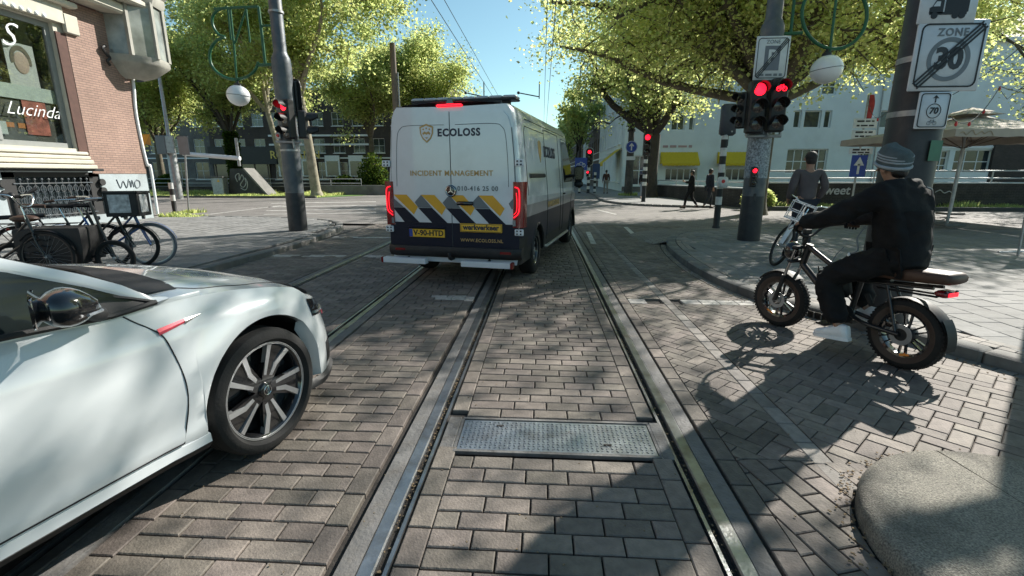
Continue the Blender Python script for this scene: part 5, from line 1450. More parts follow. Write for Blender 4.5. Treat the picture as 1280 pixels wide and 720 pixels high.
parasol('beige terrace parasol farther back behind the dark pole', 14.9, 18.6, 1.7, 2.75, 3.55, rz=.1)
parasol('beige terrace parasol reaching out of the picture on the right', pc_.x + 4.4, pc_.y + .6, 2.05, 2.55, 3.15)
# festoon lights
def festoon(label, pts, n):
    t = thing('festoon_lights', label, 'string lights', pts[0], 0, 'festoon lights'); o_ = Vector(pts[0])
    P = []
    for a_, b_ in zip(pts[:-1], pts[1:]):
        a_, b_ = Vector(a_), Vector(b_)
        for k in range(14): u = k / 14; P.append(a_.lerp(b_, u) - Vector((0, 0, .35 * 4 * u * (1 - u))) - o_)
    P.append(Vector(pts[-1]) - o_)
    h = MB(); h.tube(P, .008, 5); h.build('cable', mat('wire'), t)
    for k in range(n):
        p = P[int((k + .5) * (len(P) - 1) / n)]; h = MB(); h.lathe([(.001, -.085), (.02, -.07), (.026, -.045), (.017, -.015), (.014, 0)], 10, 0, TR(*p)); h.build('bulb', mat('bulb'), t, 60)
festoon('red bulb festoon strung from the dark pole over the parasols', [tuple(A(1188, 145, 9)), tuple(A(1250, 108, 11)), tuple(A(1400, 80, 13))], 7)
festoon('red bulb festoon between the text boards and the dark pole', [tuple(A(1085, 120, 17)), tuple(A(1108, 140, 12.5)), tuple(A(1280, 55, 11))], 4)
mbp = G(1281, 318, .1)
t = thing('menu_board', 'white board on grey legs at the right edge of the terrace', 'board', (mbp.x + .1, mbp.y, .1), .2)
h = MB(); h.cbox((0, 0, 1.05), (.7, .03, .95), .01, 0, RX(-.12)); h.build('panel', mat('sign_white'), t); h = MB(); [h.tube([(x, -.02, .0), (x, .05, 1.5)], .02, 8) for x in (-.3, .3)]; h.build('leg', mat('galv'), t, 50)
h = MB(); h.tube([(-.3, .3, 0), (.3, .3, 0)], .02, 8); h.build('foot_rail', mat('galv'), t)

# ---- left side furniture
def S4(x, y): return (180 + x / 4.236, 140 + y / 4.236)
q_ = G(222, 241, .0)
lp_ = A(222, 240, 29.5)
t = thing('lamp_mast', 'thick grey mast with tapering lamp post on the grass left of the concrete ramp', 'pole', (lp_.x, 29.5, 0))
zt = A(190, 60, 29.5); 
h = MB(); h.lathe([(.27, 0), (.25, 3.2), (.11, 3.6), (.08, 9.5)], 20); h.build('shaft', mat('galv'), t, 40)
t2 = thing('control_boxes', 'pair of pale grey boxes on the grey mast', 'cabinet', (lp_.x - .05, 29.1, A(216, 181, 29).z)); h = MB(); h.cbox((-.18, 0, 0), (.62, .2, 1.1), .03); h.build('box', mat('v_grey'), t2); h = MB(); h.cbox((.35, .02, .02), (.55, .16, 1.05), .03); h.build('box', mat('galv'), t2)
b0, b1 = A(229, 192, 29.2), A(300, 198, 29.2)
t = thing('barrier_arm', 'white horizontal tube barrier from the grey mast to the concrete ramp', 'barrier', tuple(b0)); h = MB(); h.cyl((0, 0, 0), tuple(b1 - b0), .13, .13, 14); h.build('tube', mat('globe'), t, 50); h = MB(); h.cyl((b1.x - b0.x - .1, 0, -.75), (b1.x - b0.x - .1, 0, .9), .09, .09, 10); h.build('end_post', mat('galv'), t, 50)
sg = G(236, 266, .1)
t = thing('sign_post', 'thin leaning grey sign post with a blank grey plate near the striped bollard', 'road sign', (sg.x, sg.y, .1)); zt = A(222, 170, sg.y)
h = MB(); h.tube([(0, 0, 0), (zt.x - sg.x + .25, 0, zt.z - .1)], .03, 8); h.build('post', mat('galv'), t, 50); h = MB(); h.cbox((zt.x - sg.x + .2, -.04, A(219, 182, sg.y).z - .1), (.42, .02, .66), .02); h.build('plate', mat('sign_grey'), t)
sb = G(219, 266, .1)
striped('short striped bollard on the left pavement beside the leaning post', sb.x, sb.y, .1, 1.12, .08, 3, black_top=.45)
r0 = 36.0
bx = A(277, 244, 34.5); t = thing('utility_cabinet', 'pale grey utility cabinet left of the concrete ramp', 'cabinet', (bx.x, 34.5, 0)); h = MB(); h.cbox((0, 0, .65), (.85, .6, 1.3), .04); h.build('cabinet', mat('galv'), t); h = MB(); h.cbox((0, 0, 1.33), (.95, .7, .08), .02); h.build('cap', mat('kerb'), t); h = MB(); h.prism([(-.1, 0), (.1, 0), (0, .18)], -.31, -.302, 0, TR(0.1, 0, 1.0)); h.build('warning_mark', mat('yplate'), t)
# concrete wedge with graffiti
W_['dk_conc'] = M('dark stained concrete', (0.055, 0.055, 0.055), 0.85, var=0.3, vs=2, bump=0.3, dirt=0.5, ds=1, dcol=(.1, .1, .095))
W_['lt_conc'] = M('pale concrete', (0.17, 0.165, 0.155), 0.85, var=0.2, vs=2, bump=0.3, dirt=0.5, ds=1)
W_['spray'] = M('white spray paint', (0.45, 0.46, 0.46), 0.7, var=0.3, vs=8)
wx = A(308, 243, 35); t = thing('concrete_wedge', 'dark sloping concrete wedge with white graffiti on the left verge', 'concrete block', (wx.x, 35.5, 0))
h = MB(); h.prism([(-1.35, 0), (1.75, 0), (.1, 1.95), (-.95, 1.95)], -.6, .6); h.build('wedge', mat('dk_conc'), t)
h = MB(); a_ = [(1.8, -.66, 0), (.13, -.66, 1.99), (.13, .66, 1.99), (1.8, .66, 0)]; h.add(a_ + [(x - .1, y, z - .08) for x, y, z in a_], [(0, 1, 2, 3), (4, 7, 6, 5), (0, 4, 5, 1), (1, 5, 6, 2), (2, 6, 7, 3), (3, 7, 4, 0)]); h.build('sloping_cap', mat('lt_conc'), t)
def scribble(parent, pts, y, r, m):
    h = MB(); h.tube(smooth_pts([(x, y, z) for x, z in pts], 4), r, 5); h.build('graffiti', m, parent)
scribble(t, [(-.5, 1.0), (-.6, 1.4), (-.3, 1.6), (-.35, 1.1), (-.1, 1.5), (0, 1.2), (-.3, .8), (-.1, .6), (.15, .9), (.1, 1.3), (.25, 1.0), (.2, .6), (0, .4), (-.3, .55)], -.61, .03, mat('spray'))
# railing and low wall along the left quay
def quay(label, x0, x1, y, zw, rails, m_wall, m_cap, post=2.4, wd=.35, name='quay_wall', y1=None):
    y1 = y if y1 is None else y1
    t = thing(name, label, 'wall', (x0, y, 0), math.atan2(y1 - y, x1 - x0)); L_ = math.hypot(x1 - x0, y1 - y)
    h = MB(); h.box((L_ / 2, wd / 2, zw / 2 - .5), (L_, wd, zw + 1)); h.build('wall', m_wall, t)
    h = MB(); h.cbox((L_ / 2, wd / 2, zw + .035), (L_ + .1, wd + .12, .07), .015); h.build('coping', m_cap, t)
    n = int(L_ / post)
    for k in range(n + 1):
        h = MB(); h.cyl((k * L_ / max(n, 1), wd / 2, zw), (k * L_ / max(n, 1), wd / 2, rails[-1]), .03, .03, 8); h.build('post', mat('rail_white'), t, 50)
    for z in rails:
        h = MB(); h.cyl((0, wd / 2, z), (L_, wd / 2, z), .032, .032, 8); h.build('rail', mat('rail_white'), t, 50)
    return t
W_['rail_white'] = M('weathered white railing', (0.42, 0.43, 0.43), 0.5, 0.2, var=0.15, dirt=0.4, ds=2)
W_['dkbrick'] = brick_tex_mat('dark wall brick', (.05, .042, .036), (.035, .03, .028), (.07, .065, .06), bw=.22, rh=.07, dirt=.5)
quay('low dark quay wall with white two-bar railing behind the left verge', -46, -14.2, 37.5, .55, (.85, 1.18), mat('dkbrick'), mat('lt_conc'))
t = thing('concrete_wall', 'pale low concrete wall right of the plane trunk beside the van', 'wall', (-16.6, 36.6, 0)); h = MB(); h.cbox((2.3, 0, .35), (5.6, .4, .75), .05); h.build('wall', mat('lt_conc'), t)
# right quay wall
qw = quay('dark brick wall with white coping, railing and graffiti behind the grass on the right', 9.9, 40, 22.9, 1.12, (1.36, 1.68), mat('dkbrick'), mat('rail_white'))
text('graffiti', 'Sweet', .55, mat('spray'), qw, (A(1043, 236, 22.9).x - 9.9, -.012, 1.14 - .32), (PI / 2, 0, 0), .006, 'CENTER', .01, shear=.1)
scribble(qw, [(7.6, .75), (7.8, .85), (8.0, .72), (8.2, .8), (8.35, .7)], -.015, .02, mat('spray'))
quay('lower dark parapet wall with thin railing running away behind the pedestrian', 7.6, 10.0, 33.5, .82, (1.15,), mat('dkbrick'), mat('rail_white'), y1=24.2)
t = thing('concrete_kerb_edge', 'dark raised kerb edge in front of the grass strip on the right', 'kerb', (9.2, 21.7, 0)); h = MB(); h.cbox((15.5, 0, .07), (31, .22, .2), .02); h.build('kerb_body', mat('dk_conc'), t)

# ---- overhead line
def wire_run(label, X, z, Y0, Y1, r=.011):
    t = thing('overhead_wire', label, 'cable', (X, Y0, z), 0, 'tram overhead wires'); h = MB(); h.tube([(0, 0, 0), (0, Y1 - Y0, 0)], r, 6); h.build('wire', mat('wire'), t)
wire_run('contact wire over the left track, upper one', -2.85, 6.35, 2, 70)
wire_run('contact wire over the left track, lower one', -2.82, 5.75, 2, 70)
wire_run('contact wire over the nearer track, upper one', .07, 6.35, 2, 70)
wire_run('contact wire over the nearer track, lower one', .28, 5.75, 2, 70)
for (px0, py0, px1, py1, Y) in ((582, 116, 605, 121, 27), (648, 116, 674, 121, 27)):
    a_, b_ = A(px0, py0, Y), A(px1, py1, Y)
    t = thing('registration_arm', 'short steady arm on the overhead wire, ' + ('left one above the van light bar' if px0 < 600 else 'right one beside the van roof'), 'bracket', tuple(a_), 0); h = MB(); h.tube([(0, 0, 0), tuple(b_ - a_)], .03, 6); h.build('arm', mat('wire'), t); h = MB(); h.ball((0, 0, 0), .08, 8, 6); h.tube([tuple(b_ - a_ + Vector((0, 0, -.1))), tuple(b_ - a_ + Vector((0, 0, .75)))], .03, 6); h.build('insulator', mat('wire'), t)
a_ = A(497, 180, 34)
t = thing('catenary_pole', 'dark wooden looking pole standing behind the van roof among the trees', 'pole', (a_.x, 34, 0)); zt = A(494, 54, 34).z; h = MB(); h.lathe([(.22, 0), (.19, zt)], 12); h.build('shaft', mat('wood'), t, 40); h = MB(); h.tube([(.28, 0, 0), (.26, 0, zt * .82)], .05, 6); h.build('cable_duct', mat('galv'), t)
# ================================================================== BUILDINGS
W_['render_white'] = M('white render', (0.74, 0.80, 0.80), 0.85, var=0.05, vs=1.0, bump=0.1, bs=30, dirt=0.2, ds=.35, dcol=(.28, .29, .29))
W_['frame_white'] = M('white window frame', (0.78, 0.80, 0.80), 0.6, var=0.06)
W_['pane'] = M('window pane', (0.03, 0.04, 0.045), 0.06, var=0.5, vs=1.5, spec=0.8)
W_['bk_dark'] = brick_tex_mat('dark brown brick', (.075, .055, .045), (.05, .038, .033), (.06, .055, .05), bw=.22, rh=.065, dirt=.3)
W_['bk_grey'] = brick_tex_mat('grey brick', (.16, .15, .14), (.12, .11, .105), (.14, .135, .13), bw=.22, rh=.065, dirt=.3)
W_['bk_red'] = brick_tex_mat('red brick', (.28, .12, .08), (.22, .095, .065), (.2, .17, .15), bw=.22, rh=.065, dirt=.25)
W_['bk_yz'] = brick_tex_mat('salmon pier brick', (.33, .215, .17), (.28, .18, .145), (.17, .125, .105), bw=.22, rh=.068, mort=.007, plane='YZ', dirt=.2, bump=.8)
W_['bk_dk_yz'] = brick_tex_mat('street side brick', (.13, .09, .07), (.10, .075, .06), (.13, .12, .11), plane='YZ', dirt=.3)
W_['slate'] = M('roof slate', (0.06, 0.065, 0.075), 0.6, var=0.25, vs=4)
W_['cream'] = M('cream stone', (0.52, 0.49, 0.41), 0.8, var=0.12, vs=3, bump=0.2, dirt=0.3, ds=1.2, dcol=(.22, .19, .15))
W_['bluestone'] = M('pale blue grey render', (0.36, 0.41, 0.43), 0.85, var=0.12, vs=2, bump=0.25, bs=25, dirt=0.45, ds=1.4, dcol=(.17, .18, .18))
W_['frame_grey'] = M('grey painted frame', (0.24, 0.25, 0.24), 0.5, var=0.1)
W_['dark_in'] = M('dark interior', (0.42, 0.43, 0.40), 0.9, var=0.4, vs=1)
def glass_mat():
    m = bpy.data.materials.new('shop glass'); m.use_nodes = True; nt = m.node_tree; N = nt.nodes; L = nt.links; N.remove(N['Principled BSDF'])
    gl = N.new('ShaderNodeBsdfGlossy'); gl.inputs['Roughness'].default_value = .02; tr = N.new('ShaderNodeBsdfTransparent'); tr.inputs['Color'].default_value = (.80, .84, .82, 1)
    fr = N.new('ShaderNodeFresnel'); fr.inputs['IOR'].default_value = 2.6; mx = N.new('ShaderNodeMixShader'); ge = N.new('ShaderNodeNewGeometry'); sb_ = N.new('ShaderNodeMath'); sb_.operation = 'SUBTRACT'; sb_.use_clamp = True; L.new(fr.outputs[0], sb_.inputs[0]); L.new(ge.outputs['Backfacing'], sb_.inputs[1]); L.new(sb_.outputs[0], mx.inputs[0]); L.new(tr.outputs[0], mx.inputs[1]); L.new(gl.outputs[0], mx.inputs[2]); L.new(mx.outputs[0], N['Material Output'].inputs[0]); return m
W_['shop_glass'] = glass_mat()

_wm = {}
def window_parts(parent, x, z, w, h_, nx=2, nz=2, fm='frame_white', depth=.12, fr=.07, kind='window', y=0, bar=.035):
    k = (round(w, 2), round(h_, 2), nx, nz, fm, fr)
    if k not in _wm:
        a = MB(); y0, y1 = 0, .07
        a.box((0, .035, h_ / 2 - fr / 2), (w, .07, fr)); a.box((0, .035, -h_ / 2 + fr / 2), (w, .07, fr))
        for s_ in (-1, 1): a.box((s_ * (w / 2 - fr / 2), .035, 0), (fr, .068, h_ - 2 * fr))
        for i in range(1, nx): a.box((-w / 2 + w * i / nx, .03, 0), (bar, .05, h_ - 2 * fr))
        for i in range(1, nz): a.box((0, .032, -h_ / 2 + h_ * i / nz), (w - 2 * fr, .046, bar))
        b = MB(); b.box((0, .045, 0), (w - fr, .012, h_ - fr))
        _wm[k] = (a.mesh('window', mat(fm)), b.mesh('pane', mat('pane')))
    o = obj(kind, _wm[k][0], parent, (x, y + depth, z)); obj('pane', _wm[k][1], o)
    return o
def facade(parent, width, height, holes, m, depth=.14, name='wall', z0=0.0, thick=None, y=0):
    xs = sorted(set([0, width] + [v for r in holes for v in (r[0], r[1])])); zs = sorted(set([z0, height] + [v for r in holes for v in (r[2], r[3])]))
    xs = [x for x in xs if 0 <= x <= width]; zs = [z for z in zs if z0 <= z <= height]
    h = MB()
    for i in range(len(xs) - 1):
        for j in range(len(zs) - 1):
            cx, cz = (xs[i] + xs[i + 1]) / 2, (zs[j] + zs[j + 1]) / 2
            if any(r[0] < cx < r[1] and r[2] < cz < r[3] for r in holes): continue
            h.add([(xs[i], y, zs[j]), (xs[i + 1], y, zs[j]), (xs[i + 1], y, zs[j + 1]), (xs[i], y, zs[j + 1])], [(0, 1, 2, 3)])
    for (a, b, c, d) in holes:
        q = [(a, c), (b, c), (b, d), (a, d)]
        for k in range(4):
            p, r = q[k], q[(k + 1) % 4]; h.add([(p[0], y, p[1]), (r[0], y, r[1]), (r[0], y + depth + .05, r[1]), (p[0], y + depth + .05, p[1])], [(0, 1, 2, 3)])
    return h.build(name, m, parent)
def house(label, x, y, rz, w, hgt, dep, wall, cols_, floors, roof='flat', group='houses', name='town_house', winw=1.0, winh=1.7, sill=True, base=None, fm='frame_white', nx=2, nz=2, trim='frame_white', z1=0.9, fh=3.3, band=True, gm=None):
    """facade along local X from 0..w at y=0, outward normal -Y"""
    t = thing(name, label, 'building', (x, y, -.02), rz, group); holes = []
    for f in range(floors):
        for c in range(cols_):
            cx = w * (c + .5) / cols_; zz = z1 + f * fh
            ww, hh = (winw * 1.25, winh * 1.15) if f == 0 else (winw, winh * (1 - .06 * f))
            if zz + hh < hgt - .4: holes.append((cx - ww / 2, cx + ww / 2, zz, zz + hh))
    facade(t, w, hgt, holes, mat(wall))
    for r in holes:
        wo = window_parts(t, (r[0] + r[1]) / 2, (r[2] + r[3]) / 2, r[1] - r[0], r[3] - r[2], nx, nz, fm)
        if sill: 
            h = MB(); h.box((0, -.17, -(r[3] - r[2]) / 2 - .04), (r[1] - r[0] + .16, .2, .07)); h.build('sill', mat(trim), wo)
    h = MB(); h.box((w / 2, dep / 2 + .12, hgt / 2), (w - .02, dep - .3, hgt - .02)); h.build('side_wall', mat(gm or wall), t)
    if band:
        h = MB(); h.cbox((w / 2, -.08, hgt - .12), (w + .1, .3, .24), .04); h.cbox((w / 2, -.03, z1 + winh * 1.15 + .5), (w, .12, .16), .02); h.build('cornice', mat(trim), t)
    if roof == 'pitch':
        h = MB(); h.prism([(-.1, hgt), (w + .1, hgt), (w / 2, hgt + w * .42)], -.05, dep); h.build('roof', mat('slate'), t)
    elif roof == 'mansard':
        h = MB(); h.loft([[(0, 0, hgt), (w, 0, hgt), (w, dep, hgt), (0, dep, hgt)], [(.3, 1.1, hgt + 2.4), (w - .3, 1.1, hgt + 2.4), (w - .3, dep - .5, hgt + 2.4), (.3, dep - .5, hgt + 2.4)]], True, True, True); rr = h.build('roof', mat('slate'), t)
        for c in range(max(1, cols_ - 1)):
            cx = w * (c + .5) / max(1, cols_ - 1); h = MB(); h.box((cx, .75, hgt + 1.0), (1.1, 1.3, 1.6)); h.prism([(-.65, 0), (.65, 0), (0, .4)], 0.05, 1.4, 0, TR(cx, 0, hgt + 1.8)); h.build('dormer', mat(trim), rr)
    else:
        h = MB(); h.box((w / 2, dep / 2 + .1, hgt + .02), (w + .06, dep, .06)); h.build('roof', mat('slate'), t)
    h = MB(); h.box((w * .2, dep * .5, hgt + 1.2), (.7, .6, 2.4)); h.box((w * .2, dep * .5, hgt + 2.4), (.85, .75, .12)); h.build('chimney', mat('bk_red'), t)
    return t

# ---- white hotel facing the crossing
HX0, HY = 6.9, 43.0
ht = thing('hotel', 'long white rendered hotel facing the crossing, with yellow awnings and white framed windows', 'building', (HX0, HY, -.3))
HL, HH = 40.0, 11.9
def hx(px, py=180): return A(px, py, HY).x - HX0
def hz(py, px=900): return A(px, py, HY).z + .3
wins = []
for (a_, b_, c_, d_, nx, nz) in ((840, 857, 144, 163, 2, 1), (862, 869, 144, 163, 1, 1), (901, 918, 144, 163, 2, 1), (994, 1003, 138, 160, 1, 1), (1007, 1028, 138, 160, 1, 1), (1032, 1041, 138, 160, 1, 1), (1030, 1048, 97, 118, 2, 2), (838, 858, 92, 115, 2, 2), (900, 918, 92, 115, 2, 2), (985, 1036, 186, 217, 5, 2), (1073, 1090, 190, 222, 2, 3),
                                 (832, 872, 210, 226, 5, 1), (900, 942, 210, 226, 5, 1), (1164, 1188, 188, 216, 3, 3), (1195, 1242, 187, 217, 3, 2), (1102, 1120, 138, 160, 1, 1), (1150, 1190, 120, 140, 3, 1)):
    m_ = (a_ + b_) / 2
    wins.append((hx(a_, c_), hx(b_, c_), hz(d_, m_), hz(c_, m_), nx, nz))
wins.append((.8, 1.9, 6.2, 8, 2, 1)); wins.append((.6, 2.3, .9, 3.4, 2, 2))
facade(ht, HL, HH, [w_[:4] for w_ in wins], mat('render_white'), depth=.25)
for w_ in wins:
    o = window_parts(ht, (w_[0] + w_[1]) / 2, (w_[2] + w_[3]) / 2, w_[1] - w_[0], w_[3] - w_[2], w_[4], w_[5], depth=.2, fr=.09, bar=.07)
h = MB(); h.box((HL / 2, 6.3, HH / 2), (HL - .05, 12, HH - .02)); h.build('rear_wall', mat('render_white'), ht)
h = MB(); h.cbox((HL / 2, -.15, HH + .1), (HL + .3, .5, .3), .05); h.build('cornice', mat('frame_white'), ht)
h = MB(); h.loft([[(0, 0, HH + .2), (HL, 0, HH + .2), (HL, 12, HH + .2), (0, 12, HH + .2)], [(.5, 3.5, HH + 2.8), (HL - .5, 3.5, HH + 2.8), (HL - .5, 9, HH + 2.8), (.5, 9, HH + 2.8)]], True, True, True); h.build('roof', mat('slate'), ht)
h = MB(); h.box((HL / 2, -.04, .35), (HL, .08, .9)); h.build('plinth', mat('bk_grey'), ht)
xw0 = hx(1145, 180)
h = MB(); h.box(((xw0 + HL) / 2, -.03, hz(184, 1200)), (HL - xw0, .1, .16)); h.box(((hx(1160) + hx(1255)) / 2, -.05, hz(222, 1200)), (hx(1255) - hx(1160), .16, .9)); h.build('band_course', mat('frame_white'), ht)
h = MB(); h.cyl((hx(963), -.12, 0), (hx(975, 60), -.12, HH), .07, .07, 8); h.cyl((hx(1096), -.12, 0), (hx(1100, 120), -.12, HH), .06, .06, 8); h.build('downpipe', mat('galv'), ht)
h = MB(); h.cbox((hx(952, 186), -.2, hz(186, 952)), (.5, .3, .8), .05); h.cbox((hx(1052, 178), -.2, hz(178, 1052)), (.2, .2, .25), .05); h.build('wall_lamp', mat('sig_black'), ht)
h = MB(); h.box((hx(1268), -.1, 2.9), (3.2, .25, 5.6)); h.build('dark_shopfront', mat('bk_dark'), ht)
for i, (a_, b_) in enumerate(((825, 871), (896, 944))):
    aw = thing('awning', ('left' if i == 0 else 'right') + ' yellow cloth awning on the white hotel front', 'awning', (HX0 + hx(a_, 200), HY, hz(190, 850) - .3), 0, 'yellow awnings')
    w_ = hx(b_, 200) - hx(a_, 200); dz = hz(190, 850) - hz(207, 850)
    h = MB(); g = []
    for s_ in np.linspace(0, 1, 5): g.append([(w_ * u, -.05 - .9 * s_, -dz * .86 * s_ - .02 * math.sin(PI * 12 * u) ** 2) for u in np.linspace(0, 1, 25)])
    h.loft(g, False); h.build('cloth', mat('yel'), aw, 50)
    h = MB(); g = [[(w_ * u, -.95, -dz * .86), (w_ * u, -.955, -dz - .04 * abs(math.sin(PI * 9 * u)))] for u in np.linspace(0, 1, 37)]; h.loft(g, False); h.build('valance', mat('yel'), aw)
    for x in (0, w_):
        h = MB(); h.add([(x, -.05, 0), (x, -.95, -dz * .86), (x, -.05, -dz * .86)], [(0, 1, 2)]); h.build('side_cheek', mat('yel'), aw)
print_lines(ht, hx(848, 183), -.03, hz(183, 850), 2.6, .22, M('pink lettering', (.45, .3, .3), .6), 3)
# ---- the white corner front and the row beyond it, along the right pavement
sx = 6.9
def street_house(label, y0, w, hgt, wall, cols_, floors, **k): return house(label, sx, y0 + w, -PI / 2, w, hgt, 9, wall, cols_, floors, **k)
street_house('white corner front of the hotel along the far street', 44.2, 10, 11.6, 'render_white', 4, 3, winw=1.3, winh=2.0, group='houses along the far right street')
street_house('pale grey rendered house behind the white corner', 54.2, 7, 12.5, 'render_white', 3, 4, roof='mansard', group='houses along the far right street')
W_['bk_dk'] = W_['bk_dk_yz']
street_house('narrow dark brick house with gable in the far street', 61.3, 7, 11, 'bk_dk', 3, 3, roof='pitch', group='houses along the far right street')
street_house('tall dark brick house with white bands in the far street', 68.4, 8, 13.5, 'bk_dk', 3, 4, roof='mansard', group='houses along the far right street')
street_house('pale house farther down the far street', 76.5, 9, 12.5, 'render_white', 4, 3, group='houses along the far right street')
street_house('brown brick house farther down the far street', 85.6, 12, 13, 'bk_dk', 4, 4, roof='mansard', group='houses along the far right street')
street_house('farthest long brick block of the far street', 97.7, 40, 13.5, 'bk_dk', 14, 4, group='houses along the far right street', roof='mansard')
# street-end block closing the view
house('distant brick terrace closing the far street', -14, 190, 0, 36, 14, 10, 'bk_dark', 12, 4, group='houses along the far street')
# yellow awning on the street side
aw = thing('awning', 'pale yellow awning on the corner front along the far street', 'awning', (sx, 47.5, 3.8), -PI / 2, 'yellow awnings'); h = MB(); h.loft([[(0, 0, 0), (3.5, 0, 0)], [(0, -1.6, -1.3), (3.5, -1.6, -1.3)]], False); h.loft([[(0, -1.6, -1.3), (3.5, -1.6, -1.3)], [(0, -1.6, -1.55), (3.5, -1.6, -1.55)]], False); h.build('cloth', mat('yel'), aw)
# ---- left block of shops behind the trees
BY = 62.0
lb_t = [(-78, 14, 'bk_dark', 4, 4, 12.5), (-64, 12, 'bk_dark', 4, 4, 13.0), (-52, 9, 'bk_grey', 3, 4, 12.0), (-43, 8, 'bk_dark', 3, 4, 13.5), (-35, 13, 'bk_dark', 5, 4, 12.0), (-22, 10, 'bk_dark', 4, 4, 12.8)]
labs = ['dark brick block at the far left behind the brick shop corner', 'dark brick block with white windows behind the lamp mast', 'grey brick shop house behind the concrete ramp', 'dark brick house with black shop fascia and yellow letters', 'dark brick terrace with broad white window bands behind the plane trunk', 'dark brick terrace end beside the van']
for (x, w, m_, c_, f_, hh), lb_ in zip(lb_t, labs):
    hs = house(lb_, x, BY, 0, w, hh, 10, m_, c_, f_, group='shop houses behind the left quay', winw=1.5, winh=1.9, nx=2, nz=2, z1=.9, fh=3.3, roof='mansard' if c_ == 3 else 'flat')
    if w == 13:
        for z in (6.35, 5.25): h = MB(); h.box((w / 2, -.1, z), (w, .2, .22)); h.build('white_band', mat('frame_white'), hs)
        for k in range(4): h = MB(); h.box((1.9 + k * 3.1, -.12, 2.6), (1.9, .2, 2.6)); h.build('shop_front', mat('frame_white'), hs); h = MB(); h.box((1.9 + k * 3.1, -.23, 2.3), (1.5, .03, 1.8)); h.build('shop_pane', mat('pane'), hs)
    if w == 8:
        za, zb = A(360, 205, BY).z, A(360, 183, BY).z
        h = MB(); h.box((w / 2 + .5, -.35, (za + zb) / 2), (w + 1, .5, zb - za)); fas = h.build('shop_fascia', mat('sig_black'), hs)
        for ch, px in zip('ROMANN', (341, 350, 361, 374, 384, 395)):
            p = A(px, 194, BY - .65); o = text('fascia_letter', ch, 1.35, M('yellow letter', (.65, .5, .12), .5), fas, (p.x - x, -.62, p.z + .02), (PI / 2, 0, 0), .03, 'CENTER', .02)
        h = MB(); h.box((w / 2, -.1, 1.7), (w - .6, .15, 3.0)); h.build('shop_pane', mat('pane'), hs)
        h = MB(); [h.box((.5 + k * 1.75, -.2, 1.7), (.12, .12, 3.1)) for k in range(5)]; h.build('mullion', mat('wood'), hs)
# ---- brick shop on the left, facade facing the street
FX = -13.4; CY = 15.85
sh = thing('corner_shop', 'brick and cream stone corner shop with big display window on the left', 'building', (FX, 0, 0), PI / 2)
# local: x -> world Y, local -y -> world +X
def fz(px, py): return AX(px, py, FX).z
wy0, wy1, wz0, wz1 = 7.9, 13.55, 2.25, 5.55        # display window
by0, by1, bz0, bz1 = 11.35, 14.05, .35, 1.62        # cellar window
py0, py1 = 13.85, CY
h_ = [(wy0, wy1, wz0, wz1)]
facade(sh, 13.85, 6.2, [(wy0, wy1, wz0, wz1)], mat('cream'), depth=.35, z0=1.75)
facade(sh, CY, 1.62, [(by0, by1, bz0, bz1 - .03)], mat('bluestone'), depth=.3, z0=ZS - .1, name='plinth_wall', y=-.04)
h = MB(); h.box(((py0 + py1) / 2, .3, 3.9), (py1 - py0, .7, 4.7)); h.build('brick_pier', mat('bk_yz'), sh)
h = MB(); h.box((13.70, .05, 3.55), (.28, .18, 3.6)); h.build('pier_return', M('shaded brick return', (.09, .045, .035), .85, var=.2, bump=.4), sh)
# courses proud on the pier where they can be told apart from near
h = MB()
for (z, d, hh) in ((1.74, .30, .12), (1.88, .22, .12), (2.0, .14, .10), (2.12, .09, .09)): h.cbox((6.85, -d / 2 + .02, z), (13.9, d + .04, hh), .02)
h.build('sill_moulding', mat('cream'), sh)
h = MB(); h.cbox((7, -.20, 1.655), (14.1, .06, .07), .01); [h.cbox((k, -.12, 1.655), (.05, .2, .06), .01) for k in (9, 11, 13)]; h.build('blind_box', mat('sig_black'), sh)
# lintel, dentils, quoin, cornice
h = MB(); h.box((6.8, -.06, 5.9), (14.0, .14, .62)); h.cbox((6.9, -.14, 6.12), (14.5, .3, .14), .03); h.build('lintel', mat('cream'), sh)
for k in range(40):
    if wy0 - .5 < 6.2 + k * .19 < 13.4:
        h = MB(); h.ball((6.2 + k * .19, -.13, 5.64), (.055, .04, .055), 8, 6); h.build('dentil', mat('frame_white'), sh, 60)
h = MB(); h.cbox((14.0, -.09, 5.62), (.42, .12, .5), .02); h.build('quoin', mat('cream'), sh)
h = MB(); h.box((6, .3, 9.2), (15.0, .7, 5.9)); h.build('upper_wall', mat('bk_yz'), sh)
h = MB(); h.cbox((7.2, -.28, 6.45), (17.6, .6, .3), .06); h.cbox((7.2, -.42, 6.72), (17.8, .9, .2), .05); h.build('cornice', mat('cream'), sh)
for k in range(6):
    xx = 8.6 + k * 1.5; window_parts(sh, xx, 8.6, .95, 2.2, 2, 2, depth=-.03)
h = MB(); h.box((3, 7, 6), (25.6, 13, 12)) ; h.box((0, 0, 0), (.01, .01, .01)); sh_body = h.build('rear_wall', mat('bk_red'), sh); sh_body.location = (0, .7, 0)
